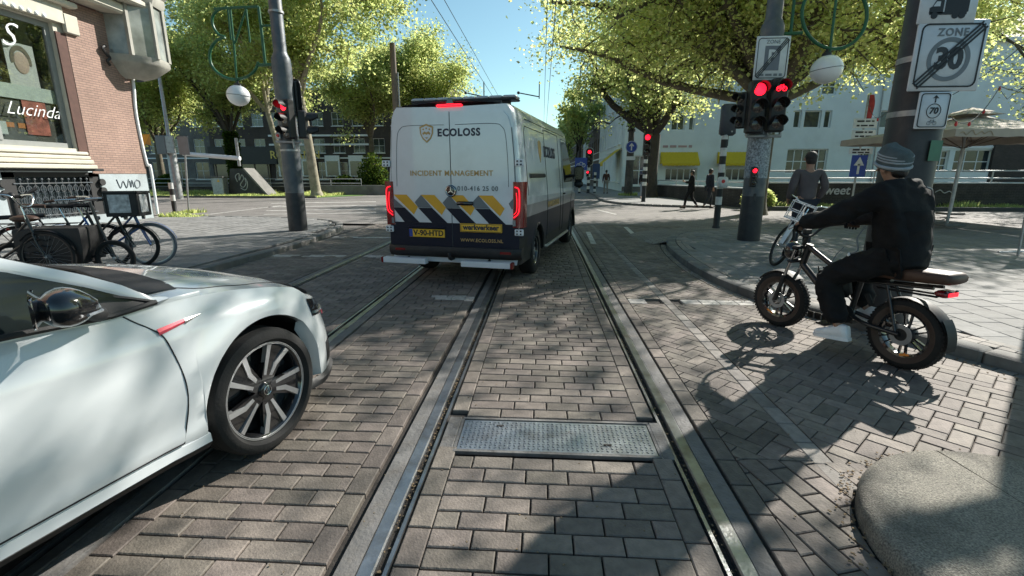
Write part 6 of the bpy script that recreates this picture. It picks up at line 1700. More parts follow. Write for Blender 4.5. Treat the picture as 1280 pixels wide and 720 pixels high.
# display window frame and panes
wf = window_parts(sh, (wy0 + wy1) / 2, (wz0 + wz1) / 2, wy1 - wy0, wz1 - wz0, 1, 1, fm='frame_grey', depth=.12, fr=.14)
for ch in list(wf.children): ch.data = ch.data.copy(); ch.data.materials[0] = mat('shop_glass')
h = MB(); [h.box((x, -.015, 0), (.10, .08, 3.05)) for x in (-1.1, .95)]; o = h.build('mullion', mat('frame_grey'), wf); o.location = (0, .03, 0)
h = MB(); h.box(((wy0 + wy1) / 2, 1.6, 4.0), (5.8, .05, 4)); h.box(((wy0 + wy1) / 2, .9, 2.1), (5.8, 1.4, .06)); h.box(((wy0 + wy1) / 2, .9, 5.75), (5.8, 1.4, .06)); h.box((wy1 + .1, .9, 4.0), (.05, 1.4, 4)); h.box((wy0 - .1, .9, 4.0), (.05, 1.4, 4)); h.build('interior', mat('dark_in'), sh)
h = MB(); g = [[(wy1 - 1.8 + .05 * math.sin(k * 1.9), .9 + .08 * math.sin(k * 1.3), z) for k in range(12)] for z in (3.3, 5.6)]
g = [[(8.1 + 2.3 * k / 30, .75 + .07 * math.sin(k * 1.7), z) for k in range(31)] for z in (3.4, 5.6)]; h.loft(g, False); h.build('curtain', mat('cream'), sh, 60)
def card(name, x, z, w, hh, m, y=.23): h = MB(); h.cbox((x, y, z), (w, .012, hh), .003); return h.build(name, m, sh)
def sp_(px, py): v = AX(px, py, FX); return v.y, v.z
# posters: plain stand-ins
x_, z_ = sp_(45, 95); p = card('poster', x_ - .1, z_ + .1, .75, 1.35, M('pale poster paper', (.55, .53, .52), .6, var=.1)); 
h = MB(); h.ball((x_ - .1, .215, z_ + .3), (.19, .02, .27), 16, 10); f = h.build('portrait', M('portrait print', (.52, .36, .30), .6, var=.15, vs=8), sh); h = MB(); g = [[((x_ - .1) + r * math.cos(a) * .22, .212, z_ + .36 + r * math.sin(a) * .3) for r in (.82, 1.2)] for a in np.linspace(-.3, PI + .3, 20)]; h.loft(g, False); h.build('portrait_hair', mat('wood'), sh)
x_, z_ = sp_(54, 140); card('red_poster', x_, z_ - .1, .62, 1.0, M('red poster', (.42, .12, .09), .6, var=.6, vs=5))
x_, z_ = sp_(20, 95); card('banner_strip', x_ + .9, z_ - .35, 3.6, .36, M('white strip', (.5, .53, .5), .6), y=.21)
x_, z_ = sp_(25, 150); card('notice_board', x_ + .1, z_ - .05, 2.4, 1.15, M('notice board', (.10, .09, .08), .7, var=.5, vs=3), y=.26)
x_, z_ = sp_(10, 158); card('white_notice', x_ - .2, z_ - .02, .7, .32, M('white notice', (.55, .56, .55), .6), y=.2)
x_, z_ = sp_(14, 115); text('window_print', 'JAMES K', .26, M('orange print', (.55, .2, .06), .6), sh, (x_ - .1, .245, z_ - .02), (PI / 2, 0, 0), .003)
x_, z_ = sp_(38, 157); print_lines(sh, x_ - .1, .245, z_, 1.0, .13, M('orange print', (.55, .2, .06), .6), 5)
x_, z_ = sp_(47, 143); text('window_script', 'Lucinda', .46, mat('frame_white'), sh, (x_ + .05, .155, z_ + .1), (PI / 2, 0, 0), .003, 'CENTER', -.006, shear=.5)
x_, z_ = sp_(12, 42); text('window_script', 'S', .85, mat('frame_white'), sh, (x_ + .05, .155, z_), (PI / 2, 0, 0), .003, 'CENTER', -.012, shear=.4)
x_, z_ = sp_(72, 60)
W_['plant_dk'] = M('indoor plant', (.02, .05, .025), .6, var=.4)
h = MB(); h.ball((x_, .5, z_ + .35), (.25, .2, .3), 12, 8); h.ball((x_ + .05, .55, z_ - .3), (.22, .2, .6), 12, 8); h.ball((x_ + .16, .5, z_ + .1), (.14, .12, .6), 12, 8); h.build('shop_figure', M('dummy cloth', (.05, .055, .05), .8, var=.5, vs=4), sh, 60)
# cellar window with ornamental grille
h = MB(); yy = .04
h.box((by0 + .16, yy, (bz0 + bz1) / 2), (.32, .1, bz1 - bz0)); h.box((by1 - .16, yy, (bz0 + bz1) / 2), (.32, .1, bz1 - bz0)); h.box(((by0 + by1) / 2, yy, bz1 - .08), (by1 - by0, .1, .16))
for s_, e in ((1, by0), (-1, by1)):
    for z in (1.05, 1.3): h.cyl((e - .02 * s_, -.1, z), (e - .02 * s_, .1, z), .1, .1, 12)
h.build('cellar_frame', mat('black_mt'), sh)
h = MB(); h.box(((by0 + by1) / 2, .22, (bz0 + bz1) / 2), (by1 - by0 - .4, .02, bz1 - bz0)); h.build('cellar_glass', mat('pane'), sh)
h = MB(); h.box(((by0 + by1) / 2, .5, (bz0 + bz1) / 2), (by1 - by0, .02, bz1 - bz0)); h.build('cellar_dark', mat('dark_in'), sh)
for k in range(11):
    x_ = by0 + .42 + k * .185
    h = MB(); h.tube([(x_, -.02, bz0), (x_, -.02, bz1 - .25)], .012, 6); h.ball((x_, -.02, bz1 - .22), .035, 8, 6)
    for q in range(3):
        zc = bz0 + .2 + q * .3; h.tube([(x_ + .07 * math.cos(a), -.02, zc + .09 * math.sin(a)) for a in np.linspace(0, 2 * PI, 12, endpoint=False)], .009, 5, closed=True)
    h.build('grille_bar', mat('pole'), sh)
h = MB(); [h.box(((by0 + by1) / 2, -.02, z), (by1 - by0 - .5, .03, .025)) for z in (bz0 + .1, bz1 - .32)]; h.build('grille_rail', mat('pole'), sh)
# graffiti on plinth
x_, z_ = sp_(160, 230)
for pts in ([(-.45, .15), (-.35, -.12), (-.22, .1), (-.12, -.12), (0, .15)], [(.03, .1), (.05, -.1), (.12, .12), (.16, -.1)], [(.35, .12), (.22, .05), (.25, -.12), (.4, -.08), (.42, .08), (.3, .13)]):
    h = MB(); h.tube(smooth_pts([(x_ + a_, -.05, z_ + b_) for a_, b_ in pts], 4), .014, 5); h.build('graffiti', mat('sign_grey'), sh)
# side front round the corner (faces away from the camera line) and corner oriel
h = MB(); h.box((CY - .02, 4.5, 3.9), (.3, 8.4, 7.4)); h.build('corner_return', mat('bk_yz'), sh)
h = MB(); h.tube(smooth_pts([(CY + .02, -.07, 6.0), (CY + .04, -.09, 4.6), (CY - .06, -.07, 3.4), (CY + .02, -.08, 1.9), (CY + .1, -.12, 1.75), (CY + .1, -.1, .2)], 5), .045, 8); h.build('downpipe', mat('frame_white'), sh, 50)
W_['bay_stone'] = M('weathered bay paint', (.33, .32, .28), .8, var=.15, vs=3, bump=.2, dirt=.4, ds=1.5, dcol=(.1, .095, .08))
ori = thing('bay_window', None, None); ori.parent = sh; ori.location = (CY + .0, -.10, 5.0); ori.scale = (.9, .85, .9)
plan = [(-.75, .15), (-.45, -.55), (.25, -.95), (1.0, -.75), (1.35, -.1), (1.35, .9)]
def ring_o(s_, z): return [(x * s_, y * s_, z) for x, y in plan]
h = MB(); h.loft([ring_o(.30, -.55), ring_o(.6, -.42), ring_o(.82, -.22), ring_o(.98, -.07), ring_o(1.03, 0), ring_o(1.03, .2)], False); h.build('corbel', mat('bay_stone'), ori, 40)
h = MB(); h.loft([ring_o(.98, .2), ring_o(.98, 2.0)], False); h.build('bay_pane', M('bay glass with painted reflection', (.24, .25, .23), .12, var=.6, vs=1.6, spec=.8), ori)  # pale reflection is put into the glass colour
h = MB()
for (x, y) in plan: h.box((x, y, 1.1), (.12, .12, 1.85))
h.build('bay_mullion', mat('bay_stone'), ori)
h = MB(); h.loft([ring_o(1.05, 1.95), ring_o(1.12, 2.1), ring_o(1.12, 2.3), ring_o(1.25, 2.45), ring_o(1.25, 2.7), ring_o(.2, 2.75)], False); h.build('bay_cornice', mat('bay_stone'), ori, 40)
h = MB(); h.loft([ring_o(.9, 2.7), ring_o(.9, 5.5)], False); h.build('upper_bay', mat('bk_yz'), ori)
h = MB()
for k in range(5):
    h.torus((-.9, -.02, -.3 - k * .0), .01, .01, 6, 4)
h = MB(); h.tube(smooth_pts([(-.95, -.05, .35), (-1.08, -.05, .25), (-.98, -.05, .1), (-.85, -.05, 0), (-.98, -.05, -.12), (-.9, -.05, -.25)], 5), .045, 6); h.build('scroll_bracket', mat('sig_black'), ori, 50)
h = MB()
for k in range(26):
    u = k / 25 * (len(plan) - 1); i = min(int(u), len(plan) - 2); f = u - i; x = lerp(plan[i][0], plan[i + 1][0], f) * 1.27; y = lerp(plan[i][1], plan[i + 1][1], f) * 1.27
    h.ball((x, y, 2.62 + .05 * math.sin(k * 2.3)), (.09, .09, .11), 7, 5)
h.build('cresting', mat('black_mt'), ori, 60)
# hanging yellow sign left of the verge
v = A(180, 175, 26.0)
t = thing('hanging_sign', 'small orange yellow triangular sign hanging right of the shop corner', 'sign', tuple(v)); h = MB(); h.prism([(-.33, .28), (.38, .3), (-.1, -.42)], -.02, .02); h.build('panel', M('orange panel', (.75, .36, .02), .5, var=.1), t); h = MB(); h.prism([(.38, .3), (.36, -.28), (-.02, -.2)], -.015, .015); h.build('panel_half', M('amber panel', (.5, .25, .03), .5, var=.1), t)
h = MB(); h.tube([(-.3, 0, .28), (-1.6, 0, .4)], .02, 6); h.build('bracket', mat('sig_black'), t)
# ================================================================== TREES AND GREENERY
W_['bark'] = M('plane bark', (0.10, 0.085, 0.06), 0.9, var=0.3, vs=5, bump=0.6, bs=18, dirt=0.7, ds=3.5, dcol=(.21, .19, .14))
W_['bark_dk'] = M('dark bark', (0.05, 0.042, 0.033), 0.9, var=0.3, vs=5, bump=0.6, bs=18)
W_['bark_lt'] = M('pale plane bark', (0.30, 0.27, 0.20), 0.9, var=0.3, vs=3, bump=0.5, bs=14, dirt=0.8, ds=2.2, dcol=(.12, .10, .07))
W_['leaf'] = leaf_mat('spring plane leaf', (.20, .235, .085), (.68, .74, .28))
W_['leaf_backlit'] = leaf_mat('plane leaf with painted backlight', (.27, .31, .12), (.92, .97, .40))  # brighter copy of the leaf: backlight of the right crowns put into its colour
W_['leaf2'] = leaf_mat('darker leaf', (.13, .155, .06), (.36, .41, .14))
W_['ivy'] = leaf_mat('ivy leaf', (.05, .085, .02), (.08, .12, .02))
def leaves_mesh(name, P, size, rng, m, flat=0.5):
    n = len(P); d = rng.normal(size=(n, 3)); d[:, 2] = d[:, 2] * flat - .15; d /= np.linalg.norm(d, axis=1)[:, None]
    a = rng.normal(size=(n, 3)); a -= d * (a * d).sum(1)[:, None]; a /= np.linalg.norm(a, axis=1)[:, None] + 1e-9
    nrm = np.cross(d, a)
    L_ = size * (.45 + 1.25 * rng.random(n) ** 1.3)[:, None]; w = L_ * .42
    V = np.zeros((n, 4, 3)); V[:, 0] = P; V[:, 1] = P + d * L_ * .45 + a * w + nrm * L_ * .08; V[:, 2] = P + d * L_; V[:, 3] = P + d * L_ * .45 - a * w + nrm * L_ * .08
    me = bpy.data.meshes.new(name); me.vertices.add(n * 4); me.vertices.foreach_set('co', V.reshape(-1).astype(np.float32))
    me.loops.add(n * 4); me.loops.foreach_set('vertex_index', np.arange(n * 4, dtype=np.int32)); me.polygons.add(n)
    me.polygons.foreach_set('loop_start', (np.arange(n) * 4).astype(np.int32)); me.polygons.foreach_set('loop_total', np.full(n, 4, np.int32))
    me.materials.append(m); me.update(calc_edges=True); return me
def branch_path(a, b, rnd, sag=.12, n=7):
    a, b = Vector(a), Vector(b); L_ = (b - a).length; pts = []
    off = Vector((rnd.gauss(0, 1), rnd.gauss(0, 1), rnd.gauss(0, .6))) * L_ * sag; off2 = Vector((rnd.gauss(0, 1), rnd.gauss(0, 1), rnd.gauss(0, .6))) * L_ * sag * .5
    for k in range(n + 1):
        u = k / n; pts.append(a.lerp(b, u) + off * math.sin(PI * u) + off2 * math.sin(2 * PI * u) + Vector((0, 0, L_ * .10 * math.sin(PI * u))))
    return pts
def tree(name, label, x, y, fork, r0, cc, cr, nl, ls, seed, limbs=None, nlimb=6, bark='bark', leaf='leaf', group=None, lean=(0, 0), subs=6, twigs=5, z0=0, dens=.42, r1=None, ivy=False):
    """cc: crown centre relative to base, cr: crown radii"""
    rnd = random.Random(seed); rng = np.random.default_rng(seed)
    t = thing(name, label, 'tree', (x, y, z0), 0, group); h = MB()
    top = Vector((lean[0], lean[1], fork)); r1 = r1 or r0 * .72
    tr = [Vector((0, 0, -.1)), Vector((0, 0, .15)), Vector((lean[0] * .1, lean[1] * .1, .6)), Vector((lean[0] * .45, lean[1] * .45, fork * .5)), top]
    h.tube(smooth_pts(tr, 4), list(np.interp(np.linspace(0, 4, 17), [0, 1, 2, 3, 4], [r0 * 1.45, r0 * 1.25, r0 * 1.02, r0 * .88, r1])), 14)
    h.build('trunk', mat(bark), t, 60)
    h = MB(); tips = []
    cc = Vector(cc); cr = Vector(cr)
    if limbs is None:
        limbs = []
        for k in range(nlimb):
            a = 2 * PI * (k + rnd.random() * .6) / nlimb; e = rnd.uniform(.0, 1.0)
            limbs.append(cc + Vector((math.cos(a) * cr.x * .75 * math.cos(e), math.sin(a) * cr.y * .75 * math.cos(e), cr.z * .8 * math.sin(e))))
        limbs.append(cc + Vector((0, 0, cr.z * .85)))
    n1 = len(limbs)
    for tgt in limbs:
        p = branch_path(top, tgt, rnd, .09, 8); rl = r1 * (.78 if nl > 60000 else .62)
        h.tube(p, list(np.linspace(rl, rl * .22, 9)), 9)
        for s_ in range(subs):
            i = 2 + int((s_ + rnd.random()) * 7 / subs); i = min(i, 8); b0 = p[i]
            dd = Vector((rnd.gauss(0, 1), rnd.gauss(0, 1), rnd.gauss(.15, .7))); dd.normalize()
            out = (b0 - cc); out = Vector((out.x / cr.x, out.y / cr.y, out.z / cr.z))
            tgt2 = b0 + Vector((dd.x * cr.x, dd.y * cr.y, dd.z * cr.z)) * rnd.uniform(.28, .5)
            q = tgt2 - cc; e = math.sqrt((q.x / cr.x) ** 2 + (q.y / cr.y) ** 2 + (q.z / cr.z) ** 2)
            if e > 1: tgt2 = cc + q / e
            p2 = branch_path(b0, tgt2, rnd, .12, 5); rb = rl * lerp(1, .25, i / 8) * .5
            h.tube(p2, list(np.linspace(rb, rb * .25, 6)), 6)
            for w in range(twigs):
                b1 = p2[1 + int(rnd.random() * 4.99)]; d3 = Vector((rnd.gauss(0, 1), rnd.gauss(0, 1), rnd.gauss(0, .7))).normalized() * rnd.uniform(.12, .26) * cr.x
                p3 = branch_path(b1, b1 + d3, rnd, .12, 3); h.tube(p3, list(np.linspace(rb * .5, rb * .2, 4)), 4)
                tips.append(p3)
    h.build('branches', mat(bark), t, 60)
    T = np.array([[tuple(v) for v in p] for p in tips]); k = rng.integers(0, len(T), nl)
    # uneven clumps
    wgt = rng.uniform(.15, 1.0, len(T)) ** 1.5; k = rng.choice(len(T), nl, p=wgt / wgt.sum())
    u = rng.uniform(0, 3, nl); i = np.minimum(u.astype(int), 2); f = (u - i)[:, None]
    P = T[k, i] * (1 - f) + T[k, i + 1] * f + rng.normal(0, 1, (nl, 3)) * dens * np.array([1, 1, .75])
    o = obj('crown', leaves_mesh('crown', P, ls, rng, mat(leaf)), t)
    if ivy:
        a = rng.uniform(0, 2 * PI, 5000); z = rng.uniform(0.1, fork * 1.1, 5000); rr = r0 * rng.uniform(1, 1.9, 5000)
        obj('ivy', leaves_mesh('ivy', np.stack([rr * np.cos(a), rr * np.sin(a), z], 1), .16, rng, mat('ivy')), t)
    return t
# big plane tree whose trunk stands behind the right hand tram pole
BX, BYy = A(947, 230, 19.5).x, 19.5
def rel(px, py, Y): p = A(px, py, Y); return Vector((p.x - BX, p.y - BYy, p.z))
limbsB = [rel(690, 5, 17), rel(770, 25, 15.5), rel(835, -40, 17), rel(700, 60, 20), rel(900, -120, 18), rel(1060, -10, 17.5), rel(1190, -20, 17), rel(1180, 60, 20), rel(960, -200, 22), rel(740, -160, 17), rel(1100, -160, 20), Vector((-1, 5, 9.5)), Vector((3, -4.5, 10.5)), Vector((-3, -4, 10)), Vector((-3.2, -8.0, 8.8)), Vector((-1.4, -7.4, 9.2)), Vector((-6.0, -6.0, 9.0)), Vector((-3.2, -9.4, 8.0)), Vector((-4.8, -8.6, 8.3))]  # the last limbs, out of view, are added to shade the left setts
tree('plane_tree', 'big plane tree with spreading limbs behind the sticker-covered tram pole', BX, BYy, 4.1, .36, (-.9, -1.6, 9.3), (8.4, 8.0, 4.0), 112000, .10, 11, limbs=limbsB, subs=7, twigs=5, bark='bark', leaf='leaf_backlit', group='plane trees', lean=(.15, 0), z0=.05, dens=.5)
tree('plane_tree', 'thick dark forked plane tree between the red signal and the yellow awning', A(813, 235, 32.5).x, 32.5, 4.0, .42, (-.6, 0, 8.8), (6.0, 5.5, 4.4), 42000, .135, 23, nlimb=7, bark='bark_dk', group='plane trees', z0=0, dens=.45, r1=.42)
tree('plane_tree', 'plane tree on the terrace with its crown over the zone signs', A(1137, 215, 20.5).x, 20.5, 3.8, .3, (-.5, .8, 8.6), (7.0, 5.2, 4.0), 42000, .11, 31, nlimb=7, leaf='leaf_backlit', group='plane trees', z0=.05, dens=.4)
tree('plane_tree', 'plane tree farther right over the parasols', 30, 30, 3.8, .3, (-1, 0, 8.2), (7.2, 6, 4.2), 20000, .13, 37, nlimb=7, group='plane trees', z0=.05)
# trees of the near pavement whose shade falls over the setts
tree('plane_tree', 'street tree of the right pavement just outside the picture', 6.9, 6.6, 4.6, .27, (.6, .2, 8.4), (4.2, 4.0, 2.9), 11000, .12, 41, nlimb=6, group='plane trees', z0=.1)
tree('plane_tree', 'street tree of the terrace beyond the right picture edge', 18.5, 10.2, 4.4, .27, (-.6, .4, 8.6), (4.8, 4.8, 3.2), 12000, .12, 43, nlimb=6, group='plane trees', z0=.1)
# left quay trees
tree('plane_tree', 'pale-barked plane tree just right of the left tram pole', -15.9, 33.5, 6.6, .34, (.4, 0, 11.0), (7.6, 6.0, 6.4), 66000, .15, 53, nlimb=8, bark='bark_lt', group='plane trees', z0=.05, lean=(-.5, 0), dens=.5)
tree('plane_tree', 'slender leaning plane tree behind the concrete wedge', -20.4, 38.3, 6.2, .26, (-1.5, 0, 10.8), (6.4, 5.5, 5.8), 46000, .155, 59, nlimb=7, bark='bark_lt', group='plane trees', z0=0, lean=(-1.1, 0), dens=.5)
tree('plane_tree', 'ivy-clad tree behind the white barrier tube', -26.5, 41, 4.6, .3, (-1.5, 0, 9.5), (7.0, 6, 5.8), 48000, .165, 61, nlimb=7, bark='bark_dk', group='plane trees', z0=0, dens=.5, ivy=True)
tree('plane_tree', 'bushy green tree at the left edge behind the shop corner', -34, 42, 4.2, .3, (0, 0, 8.8), (6.5, 5.5, 5.2), 30000, .18, 67, nlimb=7, group='plane trees', z0=0, dens=.5)
tree('plane_tree', 'light green tree rising behind the van roof', -12.3, 52, 5.0, .32, (-.2, 0, 9.8), (5.8, 5.2, 5.6), 42000, .18, 71, nlimb=8, group='plane trees', z0=0, dens=.55)
tree('plane_tree', 'tree behind the wooden pole left of the van roof', -17.5, 50, 5.0, .32, (.0, 0, 10.2), (6.4, 5.4, 5.8), 42000, .18, 73, nlimb=7, group='plane trees', z0=0, dens=.55)
# far street trees : thin crowns
k = 0
for (x, y, s_) in ((4.3, 58, 1.0), (4.6, 68, .95), (3.9, 80, .9), (4.3, 94, .9), (4.3, 110, .9), (-6.5, 96, 1.0), (-7.5, 120, 1.0), (-2, 150, 1.1), (2.5, 150, 1.0)):
    k += 1
    tree('street_tree', ['thin budding street tree nearest the far corner', 'second thin street tree along the far right pavement', 'third thin street tree along the far right pavement', 'fourth thin street tree along the far right pavement', 'last thin street tree on the far right pavement', 'street tree on the far left pavement hidden by the van', 'farther street tree on the left of the far street', 'tree closing the far street on the left', 'tree closing the far street on the right'][k - 1], x, y, 4.5 * s_, .16, (0, 0, 8.2 * s_), (2.7, 2.7, 3.4), 2600 if k < 6 else 4000, .3, 80 + k, nlimb=5, subs=4, twigs=4, bark='bark_dk', leaf='leaf', group='street trees down the far street', z0=.05, dens=.35)
# grass strips and shrubs
def grass(name, label, x0, x1, y0, y1, n, hgt, seed, z=0.0):
    rng = np.random.default_rng(seed); P = np.stack([rng.uniform(x0, x1, n), rng.uniform(y0, y1, n), np.full(n, z)], 1)
    cl = np.sin(P[:, 0] * 2.3) * np.sin(P[:, 0] * .9 + 1) * .5 + .8
    a = rng.uniform(0, 2 * PI, n); H_ = hgt * rng.uniform(.4, 1.2, n) * cl; w = .02 + .02 * rng.random(n)
    V = np.zeros((n, 3, 3)); V[:, 0] = P; V[:, 0, 0] -= w * np.cos(a); V[:, 0, 1] -= w * np.sin(a); V[:, 1] = P; V[:, 1, 0] += w * np.cos(a); V[:, 1, 1] += w * np.sin(a)
    V[:, 2] = P; V[:, 2, 2] += H_; V[:, 2, 0] += rng.normal(0, .3, n) * H_; V[:, 2, 1] += rng.normal(0, .3, n) * H_
    me = bpy.data.meshes.new(name); me.vertices.add(n * 3); me.vertices.foreach_set('co', V.reshape(-1).astype(np.float32)); me.loops.add(n * 3); me.loops.foreach_set('vertex_index', np.arange(n * 3, dtype=np.int32))
    me.polygons.add(n); me.polygons.foreach_set('loop_start', (np.arange(n) * 3).astype(np.int32)); me.polygons.foreach_set('loop_total', np.full(n, 3, np.int32)); me.materials.append(mat('leaf')); me.update(calc_edges=True)
    o = obj(name, me); return tag(o, label, 'grass', kind='stuff')
grass('grass', 'strip of tall grass at the foot of the right quay wall', 9.6, 40, 21.95, 22.85, 16000, .30, 1, .02)
grass('grass', 'grass verge along the left quay', -46, -15, 35.2, 37.3, 26000, .32, 2)
grass('grass', 'grass verge round the grey mast and cabinet on the left', -30, -15.2, 31.8, 35.2, 12000, .18, 9)
grass('grass', 'tuft of grass at the shop corner', -13.3, -11.9, 15.9, 16.6, 500, .14, 3, .06)
grass('grass', 'tuft of grass at the foot of the banded lamp post', ap.x - .6, ap.x + .6, ap.y - .6, ap.y + .5, 400, .25, 4, .09)
grass('grass', 'tuft of grass round the foot of the leaning sign post', sg.x - .5, sg.x + .5, sg.y - .3, sg.y + .3, 200, .14, 5, .1)
sheet('verge', [(-60, 31.6), (-15, 31.6), (-13.2, 35), (-13.2, 37.4), (-60, 37.4)], .02, mat('grass'))
sheet('verge_right', [(9.3, 21.85), (42, 21.85), (42, 22.9), (9.3, 22.9)], .03, mat('grass'))
mb = MB(); mb.cbox((-37.5, 31.5, .02), (45, .2, .2), .02); struct('verge_kerb', mb, mat('dk_conc'))
rng = np.random.default_rng(5)
for i, (x, y, s_, lab) in enumerate(((-14.2, 40.5, 1.5, 'dark conifer-like shrub in front of the brick terrace beside the van'), (-31, 39, 1.2, 'low green bush behind the railing under the white barrier tube'), (-16.5, 40, 1.1, 'low bush behind the railing right of the plane trunk'), (9.6, 22.2, .7, 'weedy green shrub between the striped post and the tram pole'))):
    n = 5000; P = rng.normal(0, 1, (n, 3)); P /= np.linalg.norm(P, axis=1)[:, None]; P *= (rng.random(n) ** .45)[:, None] * np.array([.9, .8, 1.6 if i == 0 else .7]) * s_; P[:, 2] = np.abs(P[:, 2] + s_ * .6)
    t = thing('shrub', lab, 'bush', (x, y, 0), 0, 'shrubs'); obj('foliage', leaves_mesh('foliage', P, .16, rng, mat('ivy' if i != 3 else 'leaf')), t)
    h = MB(); h.tube([(0, 0, -.05), (.05, 0, s_ * .8)], .06, 6); h.build('stem', mat('bark_dk'), t)
# fallen leaves and grit along the kerb and between the setts
h = MB()
for k in range(500):
    y = R.uniform(1.5, 11); x = kerb_x(y) - abs(R.gauss(0, .12)) - .03; s_ = R.uniform(.008, .02); h.box((x, y, .003), (s_, s_ * .7, .003), 0, R.uniform(0, 3))
for k in range(260):
    a = R.uniform(.6, 4.0); x, y = PL.x + (PR + abs(R.gauss(0, .06))) * math.cos(a), PL.y + (PR + abs(R.gauss(0, .06))) * math.sin(a); s_ = R.uniform(.006, .016); h.box((x, y, .002), (s_, s_ * .6, .003), 0, R.uniform(0, 3))
for k in range(300):
    x, y = R.uniform(-1.8, 2.6), 1.2 + 7 * R.random() ** 1.5; s_ = R.uniform(.004, .010); h.box((x, y, .0015), (s_, s_ * .6, .003), 0, R.uniform(0, 3))
o = h.build('leaf_litter', mat('gdirt')); tag(o, 'dry leaf bits and grit lying along the kerb and setts', 'litter', kind='stuff')
# ================================================================== BICYCLES AND PEOPLE
W_['bike_black'] = M('black bicycle paint', (.014, .014, .015), .35, var=.15, coat=.3)
W_['bike_white'] = M('white bicycle paint', (.60, .62, .64), .3, var=.06, coat=.5)
W_['bike_blue'] = M('blue bicycle paint', (.05, .15, .45), .35, var=.1, coat=.4)
W_['leather'] = M('brown saddle leather', (.065, .032, .02), .55, var=.2, bump=.15, bs=80)
W_['brown_tyre'] = M('brown walled tyre', (.055, .036, .027), .8, var=.2, bump=.2, bs=90, dirt=.3, ds=8, dcol=(.09, .075, .06))
W_['cloth_black'] = M('black cloth', (.010, .010, .011), .85, var=.3, vs=10, bump=.3, bs=60, spec=.25)
W_['denim'] = M('dark denim', (.018, .022, .032), .85, var=.25, bump=.3, bs=50)
W_['skin'] = M('skin', (.32, .18, .12), .55, var=.08, vs=12, bump=.05, bs=80)
W_['hair'] = M('dark hair', (.012, .009, .008), .6, var=.3, vs=30, bump=.5, bs=60)
W_['sneaker'] = M('white sneaker leather', (.80, .81, .82), .5, var=.08, bump=.1, bs=60, dirt=.2, ds=12)
W_['knit'] = M('grey green knit', (.085, .11, .115), .9, var=.2, vs=20, bump=.8, bs=160)
W_['knit_lt'] = M('pale knit band', (.33, .37, .40), .9, var=.15, vs=20, bump=.8, bs=160)
W_['grey_tee'] = M('grey shirt', (.085, .075, .08), .85, var=.2, vs=6, bump=.4, bs=22)

def bike_wheel(parent, c, R_, tyre_r, mt, mr, axis_rz=0, spokes=28, name='wheel', tilt=None):
    """wheel in local YZ plane (axle along X)"""
    w = thing(name, None, None); w.parent = parent; w.location = c; w.rotation_euler = (0, 0, axis_rz)
    T = RY(PI / 2)
    h = MB(); h.torus((0, 0, 0), R_ - tyre_r, tyre_r, 44, 8, 0, T); h.build('tyre', mt, w, 60)
    h = MB(); h.lathe([(R_ - 2 * tyre_r + .004, -.011), (R_ - 2 * tyre_r - .012, -.009), (R_ - 2 * tyre_r - .012, .009), (R_ - 2 * tyre_r + .004, .011)], 44, 0, T, (False, False)); h.build('rim', mr, w, 50)
    h = MB()
    for k in range(spokes):
        a = 2 * PI * k / spokes; b = a + (.5 if k % 2 else -.5); s_ = .025 if k % 4 < 2 else -.025
        h.tube([T @ Vector((.02 * math.cos(b), .02 * math.sin(b), s_)), T @ Vector(((R_ - 2 * tyre_r - .01) * math.cos(a), (R_ - 2 * tyre_r - .01) * math.sin(a), 0))], .0013, 4, 0, False)
    h.build('spokes', mat('steel'), w)
    h = MB(); h.lathe([(.001, -.05), (.02, -.045), (.022, -.03), (.016, 0), (.022, .03), (.02, .045), (.001, .05)], 14, 0, T); h.build('hub', mat('steel'), w, 50)
    return w
